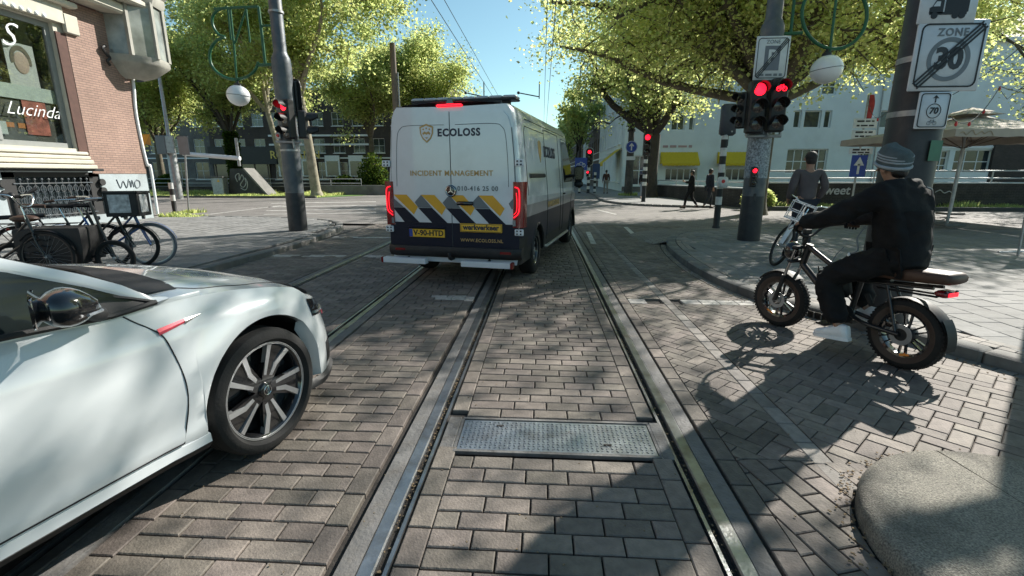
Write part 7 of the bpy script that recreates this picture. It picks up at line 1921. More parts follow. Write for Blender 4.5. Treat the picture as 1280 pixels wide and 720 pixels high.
def bicycle(label, loc, rz, mf, mr, lean=0, rack=False, crate=False, R_=.345, saddle='leather', group='bicycles parked by the shop', steer=0, tyre=None, high=1.08):
    """front towards local +Y"""
    t = thing('bicycle', label, 'bicycle', loc, rz, group); t.rotation_euler = (0, lean, rz)
    f, b = .56, -.52
    hd, hd2 = Vector((0, f - .16, .82)), Vector((0, f - .11, .62)); bb = Vector((0, -.05, .29)); st = Vector((0, -.22, .80))
    h = MB(); h.tube([hd2, bb], .017, 8); h.tube([hd, Vector((0, .15, .55)), bb + Vector((0, -.05, .12))], .016, 8); h.tube([bb, st], .016, 8); h.tube([hd + Vector((0, -.01, .03)), hd2 + Vector((0, .01, -.03))], .02, 10)
    for s_ in (-1, 1): h.tube([bb + Vector((s_ * .03, 0, 0)), Vector((s_ * .055, b, R_))], .009, 6); h.tube([st + Vector((s_ * .015, .02, -.08)), Vector((s_ * .055, b, R_))], .008, 6)
    h.build('frame', mf, t, 60)
    fk = thing('fork', None, None); fk.parent = t; fk.location = (0, f, R_); 
    h = MB()
    for s_ in (-1, 1): h.tube(smooth_pts([(s_ * .045, 0, 0), (s_ * .045, -.06, .16), (s_ * .04, -.10, .30)], 4), .011, 8)
    h.tube([(-.045, -.10, .30), (.045, -.10, .30)], .014, 8); h.tube([(0, -.10, .28), (0, -.17, .56)], .014, 8); h.build('fork_blades', mf, fk, 60)
    bike_wheel(t, (0, f, R_), R_, .022, tyre or mat('rubber'), mr, steer); bike_wheel(t, (0, b, R_), R_, .022, tyre or mat('rubber'), mr)
    for (c, a0, a1) in ((f, .25, 2.5), (b, .35, 3.1)):
        g = []; h = MB()
        for a in np.linspace(a0, a1, 22):
            r = R_ + .018; g.append([(x, c + r * math.cos(a), R_ + r * math.sin(a) - abs(x) * .25) for x in (-.028, -.015, 0, .015, .028)])
        h.loft(g, False); h.build('mudguard', mf, t, 60)
    h = MB(); h.tube([(0, f - .17, .85), (0, f - .20, 1.02)], .012, 8); P = smooth_pts([(-.30, f - .48, high - .02), (-.28, f - .38, high), (-.19, f - .18, high), (-.08, f - .14, 1.03), (.08, f - .14, 1.03), (.19, f - .18, high), (.28, f - .38, high), (.30, f - .48, high - .02)], 4); h.tube(P, .011, 8); h.build('handlebar', mat('chrome'), t, 60)
    h = MB(); [h.tube([(s_ * .30, f - .5, high - .022), (s_ * .283, f - .385, high - .004)], .017, 8) for s_ in (-1, 1)]; h.build('grip', mat(saddle) if saddle != 'cloth_black' else mat('black_mt'), t, 60)
    h = MB(); rings = []
    for (y, w, z) in ((-.40, .05, .98), (-.37, .095, .985), (-.30, .10, .99), (-.22, .065, .985), (-.14, .03, .98), (-.10, .015, .975)):
        rings.append([(w * math.cos(a), y, z + (.022 if math.sin(a) > 0 else .035) * math.sin(a) - .2 * w * abs(math.cos(a)) ** 3) for a in np.linspace(0, 2 * PI, 12, endpoint=False)])
    h.loft(rings, True, True, True); h.build('saddle', mat(saddle), t, 60)
    h = MB(); h.tube([st, (0, -.27, .96)], .013, 8); h.build('seat_post', mat('chrome'), t)
    h = MB()
    for s_ in (-1, 1): h.tube([(s_ * .06, -.28, .72), (s_ * .06, -.86, .72), (s_ * .0, -.88, .72)], .006, 6); h.tube([(s_ * .06, -.75, .72), (s_ * .06, b, R_)], .006, 6)
    for y in (-.4, -.55, -.7, -.82): h.tube([(-.06, y, .722), (.06, y, .722)], .005, 5)
    h.build('rear_rack', mat('black_mt'), t)
    h = MB(); h.prism([(.05, .24), (.05, .34), (-.4, .40), (-.56, .40), (-.58, .34), (-.54, .29), (-.1, .22)], .045, .065, 0, RZ(PI / 2) @ RX(0)) if False else None
    h.loft([[(x, y, z) for y, z in ((.05, .24), (.05, .35), (-.4, .40), (-.56, .40), (-.58, .34), (-.54, .29), (-.1, .22))] for x in (.045, .065)], True, True, True); h.build('chain_case', mat('black_mt'), t)
    h = MB(); h.tube([(.09, -.05, .29), (.1, -.2, .20)], .009, 6); h.box((.15, -.2, .195), (.1, .07, .02)); h.tube([(-.07, -.05, .29), (-.08, .1, .38)], .009, 6); h.box((-.13, .1, .385), (.1, .07, .02)); h.build('cranks', mat('steel'), t)
    h = MB(); h.tube([(0, f - .06, .78), (0, f - .02, .78)], .03, 10); h.build('lamp', mat('clear_lens'), t)
    h = MB(); h.cbox((0, -.90, .66), (.06, .025, .04), .008); h.build('rear_reflector', mat('red_lens'), t)
    if rack:
        h = MB()
        for z in (.80, .92, 1.06):
            w = .16; h.tube([(-w, f - .02, z), (w, f - .02, z), (w, f + .24, z), (-w, f + .24, z)], .008, 6, closed=True)
        for (x, y) in ((-.16, .22), (0, .24), (.16, .22), (-.16, -.02), (.16, -.02)): h.tube([(x, f + y, .78), (x, f + y, 1.07)], .007, 6)
        for y in (.04, .12, .2): h.tube([(-.16, f + y, .79), (.16, f + y, .79)], .006, 6)
        h.tube([(-.05, f + .05, .79), (-.05, f + .01, R_)], .008, 6); h.tube([(.05, f + .05, .79), (.05, f + .01, R_)], .008, 6)
        h.build('front_rack', mf, t, 60)
    if crate:
        cr = thing('crate', 'black delivery crate with worn white labels strapped on the front of a parked bicycle', 'crate', (0, 0, 0), 0)
        cr.parent = None
        M_ = Matrix.Translation(loc) @ Euler((0, lean, rz)).to_matrix().to_4x4()
        cr.matrix_world = M_ @ TR(0, f + .02, 1.0) @ Matrix.Scale(1.2, 4)
        h = MB()
        for (c, d) in (((0, 0, -.15), (.44, .34, .015)), ((0, .165, 0), (.44, .014, .30)), ((0, -.165, 0), (.44, .014, .30)), ((.213, 0, 0), (.014, .316, .30)), ((-.213, 0, 0), (.014, .316, .30)), ((0, .175, .14), (.47, .02, .03)), ((0, -.175, .14), (.47, .02, .03)), ((.225, 0, .14), (.02, .37, .03)), ((-.225, 0, .14), (.02, .37, .03))): h.cbox(c, d, .004)
        h.build('crate_body', mat('black_pl'), cr)
        lab = M('worn paper label', (.45, .46, .46), .7, var=.6, vs=18)
        h = MB(); h.box((.222, -.02, 0), (.003, .22, .22)); h.build('side_label', lab, cr); h = MB(); h.box((0.02, -.1735, 0), (.26, .003, .22)); h.build('front_label', lab, cr)
        h = MB(); h.box((0.02, .1735, 0), (.26, .003, .22)); h.build('back_label', lab, cr)
        h = MB(); h.box((-.12, -.174, .09), (.1, .003, .03)); h.build('red_label', mat('red_badge'), cr)
        h = MB(); h.tube([(0, f - .1, .80), (0, f + .02, .82)], .02, 6); h.tube([(-.1, f + .02, .82), (.1, f + .02, .82)], .012, 6); h.build('crate_bracket', mat('black_mt'), t)
    return t
def skin_body(name, pts, edges, radii, m, parent, root=0, sub=2):
    me = bpy.data.meshes.new(name); me.from_pydata([tuple(p) for p in pts], edges, []); me.update()
    o = bpy.data.objects.new(name, me); COL.objects.link(o)
    md = o.modifiers.new('s', 'SKIN'); md.use_smooth_shade = True
    for i, r in enumerate(radii):
        v = me.skin_vertices[0].data[i]; v.radius = r if hasattr(r, '__len__') else (r, r); v.use_root = (i == root)
    sb = o.modifiers.new('u', 'SUBSURF'); sb.levels = sub; sb.render_levels = sub
    m2 = evaluated_mesh(o, name); m2.materials.clear(); m2.materials.append(m)
    bpy.data.objects.remove(o); m2.polygons.foreach_set('use_smooth', [True] * len(m2.polygons))
    return obj(name, m2, parent)
def person(label, loc, rz, pose='stand', top=None, legs=None, hair=None, H_=1.75, group=None, coat=0, arms=None, shoes='black_mt', legp=None, hairlen=.0, skinm='skin'):
    """faces local +Y.  arms/legp: dict of joint positions (relative to 1.75 m)"""
    t = thing('person', label, 'person', loc, rz, group); s_ = H_ / 1.75
    J = dict(pel=(0, 0, .94), wst=(0, .0, 1.08), chs=(0, .0, 1.28), nck=(0, -.01, 1.47), hd0=(0, .015, 1.56), hd1=(0, .02, 1.66), sL=(-.17, 0, 1.42), sR=(.17, 0, 1.42), eL=(-.23, .0, 1.14), eR=(.23, 0, 1.14), wL=(-.24, .06, .90), wR=(.24, .06, .90),
             hL=(-.24, .08, .82), hR=(.24, .08, .82), kL=(-.10, .03, .50), kR=(.10, .02, .50), aL=(-.10, -.02, .09), aR=(.10, -.02, .09), tL=(-.11, .14, .04), tR=(.11, .14, .04), pL=(-.09, 0, .90), pR=(.09, 0, .90))
    for dct in (arms, legp):
        if dct: J.update(dct)
    J = {k: Vector(v) * s_ for k, v in J.items()}
    # body: one continuous surface
    names = ['pel', 'wst', 'chs', 'nck', 'hd0', 'hd1', 'sL', 'sR', 'eL', 'eR', 'wL', 'wR', 'hL', 'hR', 'pL', 'pR', 'kL', 'kR', 'aL', 'aR', 'tL', 'tR']
    idx = {n: i for i, n in enumerate(names)}
    E = [('pel', 'wst'), ('wst', 'chs'), ('chs', 'nck'), ('nck', 'hd0'), ('hd0', 'hd1'), ('chs', 'sL'), ('chs', 'sR'), ('sL', 'eL'), ('sR', 'eR'), ('eL', 'wL'), ('eR', 'wR'), ('wL', 'hL'), ('wR', 'hR'), ('pel', 'pL'), ('pel', 'pR'), ('pL', 'kL'), ('pR', 'kR'), ('kL', 'aL'), ('kR', 'aR'), ('aL', 'tL'), ('aR', 'tR')]
    rad = dict(pel=(.13, .10), wst=(.12, .09), chs=(.14, .10), nck=(.05, .05), hd0=(.075, .085), hd1=(.075, .09), sL=.055, sR=.055, eL=.04, eR=.04, wL=.027, wR=.027, hL=(.03, .02), hR=(.03, .02), pL=.085, pR=.085, kL=.055, kR=.055, aL=.036, aR=.036, tL=(.04, .022), tR=(.04, .022))
    sc = lambda r, k=1, a=0: tuple((q * k + a) * s_ for q in (r if hasattr(r, '__len__') else (r, r)))
    body = skin_body('body', [J[n] for n in names], [(idx[a], idx[b]) for a, b in E], [sc(rad[n]) for n in names], mat(skinm), t)
    def sub_skin(nm, ns, es, m, k=1.0, a=.018, ov={}):
        ii = {n: i for i, n in enumerate(ns)}; return skin_body(nm, [J[n] if n in J else ov[n][0] for n in ns], [(ii[p], ii[q]) for p, q in es], [sc(ov[n][1]) if n in ov else sc(rad[n], k, a) for n in ns], m, t)
    hem = J['pel'].lerp(J['wst'], -.1 - coat)
    J['hem'] = hem; J['cwL'] = J['eL'].lerp(J['wL'], .93); J['cwR'] = J['eR'].lerp(J['wR'], .93); J['col'] = J['chs'].lerp(J['nck'], .75)
    sub_skin('jacket', ['hem', 'wst', 'chs', 'col', 'sL', 'sR', 'eL', 'eR', 'cwL', 'cwR'], [('hem', 'wst'), ('wst', 'chs'), ('chs', 'col'), ('chs', 'sL'), ('chs', 'sR'), ('sL', 'eL'), ('sR', 'eR'), ('eL', 'cwL'), ('eR', 'cwR')], top, 1.0, .022 + coat * .03,
             dict(hem=(hem, (.16 + coat * .14, .13 + coat * .12)), col=(J['col'], (.075, .07)), cwL=(0, (.042, .042)), cwR=(0, (.042, .042))))
    J['caL'] = J['kL'].lerp(J['aL'], .9); J['caR'] = J['kR'].lerp(J['aR'], .9)
    sub_skin('trousers', ['pel', 'pL', 'pR', 'kL', 'kR', 'caL', 'caR'], [('pel', 'pL'), ('pel', 'pR'), ('pL', 'kL'), ('pR', 'kR'), ('kL', 'caL'), ('kR', 'caR')], legs, 1.0, .016, dict(caL=(0, (.055, .055)), caR=(0, (.055, .055))))
    for q in 'LR':
        a_, b_ = J['a' + q], J['t' + q]; d = (b_ - a_); d.z = 0; d.normalize() if d.length > .01 else None
        h = MB(); yaw = math.atan2(-d.x, d.y); h.cbox((0, 0, 0), (.095 * s_, .27 * s_, .05 * s_), .02, 0, TR(*(a_ + d * .07 * s_ + Vector((0, 0, -.055 * s_ + .0)))) @ RZ(yaw)); h.cbox((0, 0, 0), (.085 * s_, .14 * s_, .07 * s_), .03, 0, TR(*(a_ + d * .0 + Vector((0, 0, -.01 * s_)))) @ RZ(yaw)); h.build('shoe', mat(shoes), t, 60)
    # head details
    hc = J['hd0'].lerp(J['hd1'], .5) + Vector((0, .01, .0)) * s_
    h = MB(); h.ball(hc + Vector((0, -.022, .028)) * s_, (.088 * s_, .10 * s_, .09 * s_), 16, 10); h.ball(hc + Vector((0, -.045, -.02)) * s_, (.08 * s_, .07 * s_, .085 * s_), 14, 8)
    if hairlen: h.ball(hc + Vector((0, -.045, -.04)) * s_, (.08 * s_, .065 * s_, .10 * s_), 12, 8)
    h.build('hair', hair or mat('hair'), t, 60)
    h = MB(); h.add([hc + Vector(v) * s_ for v in ((-.014, .085, -.03), (.014, .085, -.03), (0, .112, -.03), (0, .088, .012))], [(0, 1, 2), (0, 2, 3), (1, 3, 2)]); h.build('nose', mat(skinm), t)
    h = MB(); [h.ball(hc + Vector((sx * .083, 0, -.005)) * s_, (.012 * s_, .02 * s_, .03 * s_), 8, 6) for sx in (-1, 1)]; h.build('ears', mat(skinm), t, 60)
    # fingers
    for q in 'LR':
        w_, hd = J['w' + q], J['h' + q]; d = (hd - w_).normalized(); sd = d.cross(Vector((1, 0, 0))).normalized(); h = MB()
        for k in range(4):
            o_ = sd * (k - 1.5) * .018 * s_; b0 = hd + o_; l_ = (.055, .065, .06, .045)[k] * s_; cv = Vector((-.02 if q == 'R' else .02, 0, 0)) * s_
            h.tube([b0, b0 + d * l_ * .6 + cv * .3, b0 + d * l_ + cv], [.009 * s_, .008 * s_, .006 * s_], 6)
        h.tube([w_.lerp(hd, .4) + sd * .03 * s_, w_.lerp(hd, .9) + sd * .055 * s_, hd + sd * .05 * s_ + d * .02], [.011 * s_, .010 * s_, .007 * s_], 6); h.build('fingers', mat(skinm), t, 60)
    return t

# ---- parked bicycles left
def Lb(px, py, z=ZS): g_ = G(px, py, z); return g_
AX_RZ = math.radians(-50)
f1 = Lb(197, 333); d1 = Vector((math.sin(-AX_RZ), math.cos(-AX_RZ), 0))
def front_at(px, py, rz, label, mf, mr, **k):
    g_ = Lb(px, py); d = Vector((-math.sin(rz), math.cos(rz), 0)); o = g_ - d * .56
    return bicycle(label, (o.x, o.y, ZS), rz, mf, mr, **k)
front_at(194, 332, math.radians(-62), 'blue bicycle with pale front wheel nearest the corner, parked by the shop', mat('bike_blue'), mat('alloy'), saddle='cloth_black', tyre=M('greyish tyre', (.16, .17, .19), .7))
front_at(172, 335, math.radians(-66), 'black bicycle carrying the delivery crate over its front wheel', mat('bike_black'), mat('black_mt'), crate=True, saddle='cloth_black', lean=-.03)
front_at(140, 334, math.radians(-70), 'black bicycle with brown saddle between the crate bicycle and the cellar window', mat('bike_black'), mat('bike_black'), saddle='leather', lean=.05)
front_at(66, 352, math.radians(-78), 'black city bicycle with tall chrome handlebar in front of the cellar window', mat('bike_black'), mat('bike_black'), saddle='cloth_black', lean=-.04, high=1.16)
# black step-through moped with panels, parked among them
mp = Lb(95, 352); t = thing('cargo_trike', 'dark cargo bicycle with textured black side panel parked behind the white car', 'cargo bike', (mp.x - .35, mp.y + .25, ZS), math.radians(-75))
h = MB(); h.loft([[(x * k_, y * k2, z) for x, y in ((-.24, -.4), (.24, -.4), (.24, .38), (-.24, .38))] for z, k_, k2 in ((.22, .8, .85), (.45, 1, 1), (.68, 1, 1), (.72, .96, .97))], True, True, True); h.build('box', mat('black_pl'), t, 30)
for s_ in (-1, 1):
    h = MB()
    for k in range(5):
        z = .30 + k * .085; h.tube([(s_ * .247, -.25 + q * .055, z + (.025 if q % 2 else 0)) for q in range(6)], .008, 5)
    h.build('zigzag_ridge', mat('rubber'), t)
bike_wheel(t, (0, .62, .26), .26, .03, mat('rubber'), mat('black_mt')); bike_wheel(t, (0, -.62, .26), .26, .03, mat('rubber'), mat('black_mt'))
h = MB(); h.tube([(0, .62, .26), (0, .50, .7), (0, .44, 1.05)], .02, 8); h.tube([(0, -.62, .26), (0, -.3, .24), (0, .5, .3)], .02, 8); h.tube([(-.28, .34, 1.06), (-.2, .42, 1.08), (.2, .42, 1.08), (.28, .34, 1.06)], .014, 8); h.build('frame', mat('bike_black'), t, 60)
h = MB(); h.ball((0, -.38, .84), (.11, .17, .05), 14, 8); h.build('saddle', mat('leather'), t, 60); h = MB(); h.tube([(0, -.38, .7), (0, -.38, .82)], .016, 8); h.build('seat_post', mat('chrome'), t)
# rack post at the far left
rk = Lb(30, 345)
t = thing('bicycle_stand', 'dark steel post with crossbar standing at the left edge before the shop wall', 'bicycle stand', (rk.x + .1, rk.y, ZS), .6)
h = MB(); h.tube([(0, 0, 0), (0, 0, 1.12)], .035, 10); h.tube([(-.9, 0, .82), (.3, 0, .86)], .03, 8); h.ball((0, 0, 1.14), .05, 10, 8); h.tube([(-.25, 0, 1.2), (.1, 0, 1.12), (.25, .1, 1.24)], .022, 8); h.build('post', mat('black_mt'), t, 50)
# ---- white bicycle leaning by the sticker pole and the man beside it
wf_ = G(965, 331, ZS)
wb = bicycle('white bicycle with wire front rack leaning on the right pavement', (wf_.x + .52, wf_.y + .22, ZS), math.radians(108), mat('bike_white'), mat('black_mt'), lean=.0, rack=True, saddle='cloth_black', group=None, steer=.45)
wb.rotation_euler = (0, -.36, math.radians(146)); wb.location = (wf_.x + .30, wf_.y + .47, ZS)
mx_ = A(1014, 215, 8.5)
person('man in grey shirt and dark jeans seen from behind, beside the white bicycle', (mx_.x, 8.55, ZS), math.radians(-5), top=mat('grey_tee'), legs=mat('denim'), H_=1.83, arms=dict(sL=(-.175, 0, 1.42), sR=(.175, 0, 1.42), eL=(-.24, -.02, 1.15), eR=(.25, -.05, 1.17), wL=(-.22, .12, .96), wR=(.22, .08, .98), hL=(-.2, .19, .92), hR=(.2, .15, .93)))
# ---- pedestrians
pd = G(862, 261, .02)
person('person in black coat walking with head bowed over a phone', (pd.x, pd.y, .02), math.radians(75), top=mat('cloth_black'), legs=mat('cloth_black'), H_=1.72, coat=.9, arms=dict(eL=(-.22, .08, 1.17), eR=(.22, .08, 1.17), wL=(-.08, .30, 1.20), wR=(.08, .30, 1.20), hL=(-.05, .35, 1.25), hR=(.05, .35, 1.25)), legp=dict(kL=(-.09, .20, .52), aL=(-.09, .24, .09), tL=(-.09, .38, .06), kR=(.09, -.05, .50), aR=(.09, -.32, .14), tR=(.09, -.20, .05)))
ph = MB(); 
pe = G(889, 262, .02)
person('person in dark navy clothes walking behind the striped post', (pe.x, pe.y + .5, .02), math.radians(-80), top=M('navy coat', (.012, .016, .03), .85), legs=mat('denim'), H_=1.78, coat=.5, legp=dict(kL=(-.09, .16, .52), aL=(-.09, .18, .09), tL=(-.09, .32, .05), kR=(.09, -.04, .50), aR=(.09, -.26, .12), tR=(.09, -.14, .05)))
pg = G(757, 242, .1)
person('person in brown jacket and light trousers walking away on the far corner', (pg.x, pg.y, .09), math.radians(8), top=M('brown jacket', (.05, .022, .02), .85), legs=M('stone trousers', (.22, .20, .18), .85), H_=1.8, legp=dict(kL=(-.09, .10, .51), aL=(-.09, .10, .09), tL=(-.09, .24, .05), kR=(.09, -.02, .50), aR=(.09, -.12, .10), tR=(.09, .02, .05)))
pf = G(806, 249, .1)
person('person in black jacket and pale blue trousers behind the striped signal post', (pf.x + .1, pf.y + 1.2, .09), math.radians(170), top=mat('cloth_black'), legs=M('pale jeans', (.22, .25, .30), .85), H_=1.75)
pb = G(712, 242, .0)
cb = bicycle('black bicycle ridden past the front of the van in the far street', (pb.x, pb.y, 0), math.radians(4), mat('bike_black'), mat('black_mt'), saddle='cloth_black', group=None)
SIT = dict(pel=(0, -.30, 1.05), wst=(0, -.28, 1.18), chs=(0, -.22, 1.38), nck=(0, -.17, 1.56), hd0=(0, -.15, 1.65), hd1=(0, -.14, 1.75), sL=(-.17, -.20, 1.52), sR=(.17, -.20, 1.52), eL=(-.24, -.02, 1.30), eR=(.24, -.02, 1.30), wL=(-.28, .10, 1.14), wR=(.28, .10, 1.14), hL=(-.29, .12, 1.11), hR=(.29, .12, 1.11),
           pL=(-.09, -.28, 1.0), pR=(.09, -.28, 1.0), kL=(-.13, .12, .82), kR=(.13, .10, .64), aL=(-.14, .08, .48), aR=(.14, -.12, .27), tL=(-.14, .22, .44), tR=(.14, .02, .22))
person('cyclist in dark clothes riding away down the far street', (pb.x, pb.y, 0), math.radians(4), top=mat('cloth_black'), legs=mat('denim'), H_=1.75, legp=SIT)

# ================================================================== FAT TYRE MOPED AND RIDER
mo_r, mo_f = Vector((2.93, 3.84)), Vector((2.47, 4.93))
dm = (mo_f - mo_r); wb_l = dm.length; rzm = math.atan2(-dm.x, dm.y); mid = (mo_r + mo_f) / 2
mo = thing('electric_moped', 'black fat-tyre electric moped with brown seat and round headlamp', 'moped', (mid.x, mid.y, 0), rzm)
hb = wb_l / 2; RW = .285
for y, nm, st in ((hb, 'wheel', .12), (-hb, 'wheel', 0)):
    w = thing(nm, None, None); w.parent = mo; w.location = (0, y, RW); w.rotation_euler = (0, 0, st); T = RY(PI / 2)
    h = MB(); tr_ = .053; prof = [(RW - .11 + .055 * (1 - math.cos(a)) * 1.0, 0.054 * math.sin(a)) for a in np.linspace(-.1, PI + .1, 14)]
    h.lathe([(RW - .098, -.036), (RW - .085, -.047), (RW - .05, -.054)], 56, 0, T, (False, False)); h.lathe([(RW - .098, .036), (RW - .085, .047), (RW - .05, .054)], 56, 0, T, (False, False)); h.build('tyre_wall', mat('brown_tyre'), w, 50)
    h = MB(); h.lathe([(RW - .05, -.054), (RW - .022, -.05), (RW - .006, -.032), (RW, -.01), (RW, .01), (RW - .006, .032), (RW - .022, .05), (RW - .05, .054)], 56, 0, T, (False, False))
    for k in range(56):
        a = 2 * PI * k / 56
        for x, s_ in ((-.036, .020), (0, .024), (.036, .020)):
            TT = T @ RZ(a + (.05 if x == 0 else 0)) @ TR(RW - (.0 if x == 0 else .008), 0, x); h.box((0, 0, 0), (.008, s_ * .8, s_), 0, 0) if False else h.add([TT @ Vector(p) for p in [(-.004, -s_ * .4, -s_ * .5), (.004, -s_ * .35, -s_ * .45), (.004, s_ * .35, -s_ * .45), (-.004, s_ * .4, -s_ * .5), (-.004, -s_ * .4, s_ * .5), (.004, -s_ * .35, s_ * .45), (.004, s_ * .35, s_ * .45), (-.004, s_ * .4, s_ * .5)]], [(0, 3, 2, 1), (4, 5, 6, 7), (0, 1, 5, 4), (1, 2, 6, 5), (2, 3, 7, 6), (3, 0, 4, 7)])
    h.build('tread', mat('rubber'), w, 50)
    ri = RW - .098
    h = MB(); h.lathe([(ri + .004, -.038), (ri - .018, -.03), (ri - .022, 0), (ri - .018, .03), (ri + .004, .038)], 40, 0, T, (False, False)); h.build('rim', mat('black_gl'), w, 50)
    for k in range(6):
        h = MB(); a = 2 * PI * k / 6; TT = T @ RZ(a)
        for q in (-1, 1): h.loft([[TT @ Vector((x, yy, zz)) for (x, yy) in ((.035, q * .012 - .006), (.035, q * .012 + .006), (ri - .012, q * .026 + .006), (ri - .012, q * .026 - .006))] for zz in (-.012, .012)], True, True, True)
        h.build('spoke', mat('black_gl'), w)
    h = MB(); hr = .075 if y < 0 else .04; h.lathe([(.001, -.06), (hr * .8, -.055), (hr, -.03), (hr, .03), (hr * .8, .055), (.001, .06)], 26, 0, T); h.build('hub_motor' if y < 0 else 'hub', mat('black_mt') if y < 0 else mat('steel'), w, 50)
    h = MB(); h.lathe([(.05, -.066), (.085, -.066), (.085, -.069), (.05, -.069)], 28, 0, T, (False, False)); h.build('brake_disc', mat('steel'), w)
    h = MB(); h.add([T @ RZ(-.3 if y < 0 else .4) @ Vector(p) for p in ((ri - .03, -.02, -.034), (ri - .03, .05, -.034), (ri - .012, .05, -.036), (ri - .012, -.02, -.036))], [(0, 1, 2, 3)]); h.build('side_reflector', M('amber reflector', (.8, .25, .03), .3), w)
# frame
h = MB()
hd1, hd0 = Vector((0, hb - .24, .88)), Vector((0, hb - .19, .68))
h.tube(smooth_pts([hd0, (0, .08, .42), (0, -.06, .33), (0, -.15, .35)], 5), .032, 10); h.tube(smooth_pts([hd1 - Vector((0, 0, .03)), (0, .05, .70), (0, -.2, .66), (0, -.42, .68)], 5), .024, 10); h.tube([(0, -.13, .34), (0, -.18, .66)], .024, 10); h.tube([hd0, hd1], .032, 12)
for s_ in (-1, 1):
    h.tube(smooth_pts([(s_ * .04, -.13, .34), (s_ * .085, -.32, .30), (s_ * .085, -hb, RW)], 4), .018, 8); h.tube([(s_ * .05, -.42, .66), (s_ * .085, -hb + .03, RW + .02)], .013, 8); h.tube([(s_ * .05, -.18, .64), (s_ * .06, -.75, .70)], .013, 8)
    h.tube([(s_ * .055, -.35, .62), (s_ * .06, -.78, .64), (s_ * .06, -.84, .69)], .009, 6)
h.build('frame', mat('bike_black'), mo, 60)
h = MB(); h.cbox((0, .06, .56), (.11, .30, .26), .035, 0, RX(-.25)); h.build('battery_box', mat('black_mt'), mo, 50)
fk = thing('front_fork', None, None); fk.parent = mo
h = MB()
for s_ in (-1, 1): h.tube([(s_ * .085, hb, RW), (s_ * .085, hb - .075, RW + .27)], .021, 10); 
h.build('fork_lower', mat('black_mt'), fk, 60)
h = MB()
for s_ in (-1, 1): h.tube([(s_ * .085, hb - .07, RW + .24), (s_ * .085, hb - .16, RW + .54)], .015, 10)
h.build('fork_stanchion', mat('chrome'), fk, 60)
h = MB(); h.cbox((0, hb - .13, RW + .42), (.23, .06, .03), .01); h.cbox((0, hb - .165, RW + .56), (.23, .06, .03), .01); h.build('fork_clamp', mat('black_mt'), fk, 50)
h = MB(); h.tube([(0, hb - .17, RW + .58), (0, hb - .20, .95)], .018, 8); h.tube(smooth_pts([(-.36, hb - .40, 1.06), (-.30, hb - .32, 1.07), (-.18, hb - .22, 1.04), (-.06, hb - .20, .96), (.06, hb - .20, .96), (.18, hb - .22, 1.04), (.30, hb - .32, 1.07), (.36, hb - .40, 1.06)], 4), .013, 8); h.build('handlebar', mat('black_mt'), mo, 60)
h = MB(); [h.tube([(s_ * .37, hb - .42, 1.06), (s_ * .30, hb - .325, 1.068)], .019, 8) for s_ in (-1, 1)]; h.build('grip', mat('leather'), mo, 60)
h = MB(); [h.tube([(s_ * .32, hb - .30, 1.06), (s_ * .40, hb - .33, 1.05)], .006, 6) for s_ in (-1, 1)]; h.cbox((0, hb - .19, 1.0), (.09, .04, .05), .01); h.build('controls', mat('black_pl'), mo)
h = MB(); h.lathe([(.001, -.09), (.05, -.085), (.085, -.04), (.092, 0), (.085, .012)], 26, 0, TR(0, hb - .05, .80) @ RX(-PI / 2)); h.build('headlamp', mat('black_gl'), mo, 60)
h = MB(); h.lathe([(.082, .013), (.05, .022), (.001, .026)], 26, 0, TR(0, hb - .05, .80) @ RX(-PI / 2)); h.build('headlamp_glass', mat('clear_lens'), mo, 60)
for (c, a0, a1) in ((hb, .6, 2.2), (-hb, .9, 2.75)):
    g = []; h = MB()
    for a in np.linspace(a0, a1, 18):
        r = RW + .022; a2 = a if c > 0 else a; g.append([(x, c + r * math.cos(a2), RW + r * math.sin(a2) - abs(x) * .2) for x in (-.06, -.035, 0, .035, .06)])
    h.loft(g, False); h.build('mudguard', mat('black_mt'), mo, 60)
h = MB(); g = []
for a in np.linspace(2.5, 3.3, 8):
    r = RW + .03; g.append([(x, -hb + r * math.cos(a), RW + r * math.sin(a)) for x in (-.055, 0, .055)])
h.loft(g, False); h.build('mudguard_flap', mat('black_mt'), mo, 60)
h = MB(); rings = []
for (y, w, z, th) in ((-.24, .05, .735, .03), (-.27, .09, .75, .045), (-.34, .115, .76, .055), (-.5, .125, .765, .055), (-.7, .125, .775, .05), (-.84, .12, .785, .045), (-.865, .10, .785, .03)):
    rings.append([(w * (abs(math.cos(a)) ** .5) * (1 if math.cos(a) > 0 else -1), y, z + th * (abs(math.sin(a)) ** .6) * (1 if math.sin(a) > 0 else -1)) for a in np.linspace(0, 2 * PI, 20, endpoint=False)])
h.loft(rings, True, True, True); h.build('seat', mat('leather'), mo, 60)
h = MB(); h.cbox((0, -.80, .665), (.14, .09, .05), .015); h.build('tail_lamp', mat('red_lens'), mo, 50); h = MB(); h.cbox((0, -.848, .665), (.11, .006, .03), .002); h.build('tail_lamp_glow', mat('red_glow'), mo)
h = MB(); h.tube([(.07, -.13, .33), (.09, -.05, .22)], .011, 6); h.box((.15, -.05, .22), (.11, .09, .022)); h.tube([(-.07, -.13, .33), (-.09, -.02, .23)], .011, 6); h.box((-.15, -.02, .22), (.11, .09, .022)); h.lathe([(.001, -.07), (.08, -.068), (.08, -.06), (.001, -.058)], 24, 0, TR(0, -.13, .33) @ RY(PI / 2)); h.build('cranks', mat('black_mt'), mo, 50)
h = MB(); [h.tube([(-.04 + .012 * k, -.15 + .15 * k, .45), (-.05, .10 + .05 * k, .70)], .006, 5) for k in range(3)]; h.tube([(-.085, -.3, .55), (-.10, -.36, .47)], .02, 8); h.build('cables', mat('rubber'), mo)
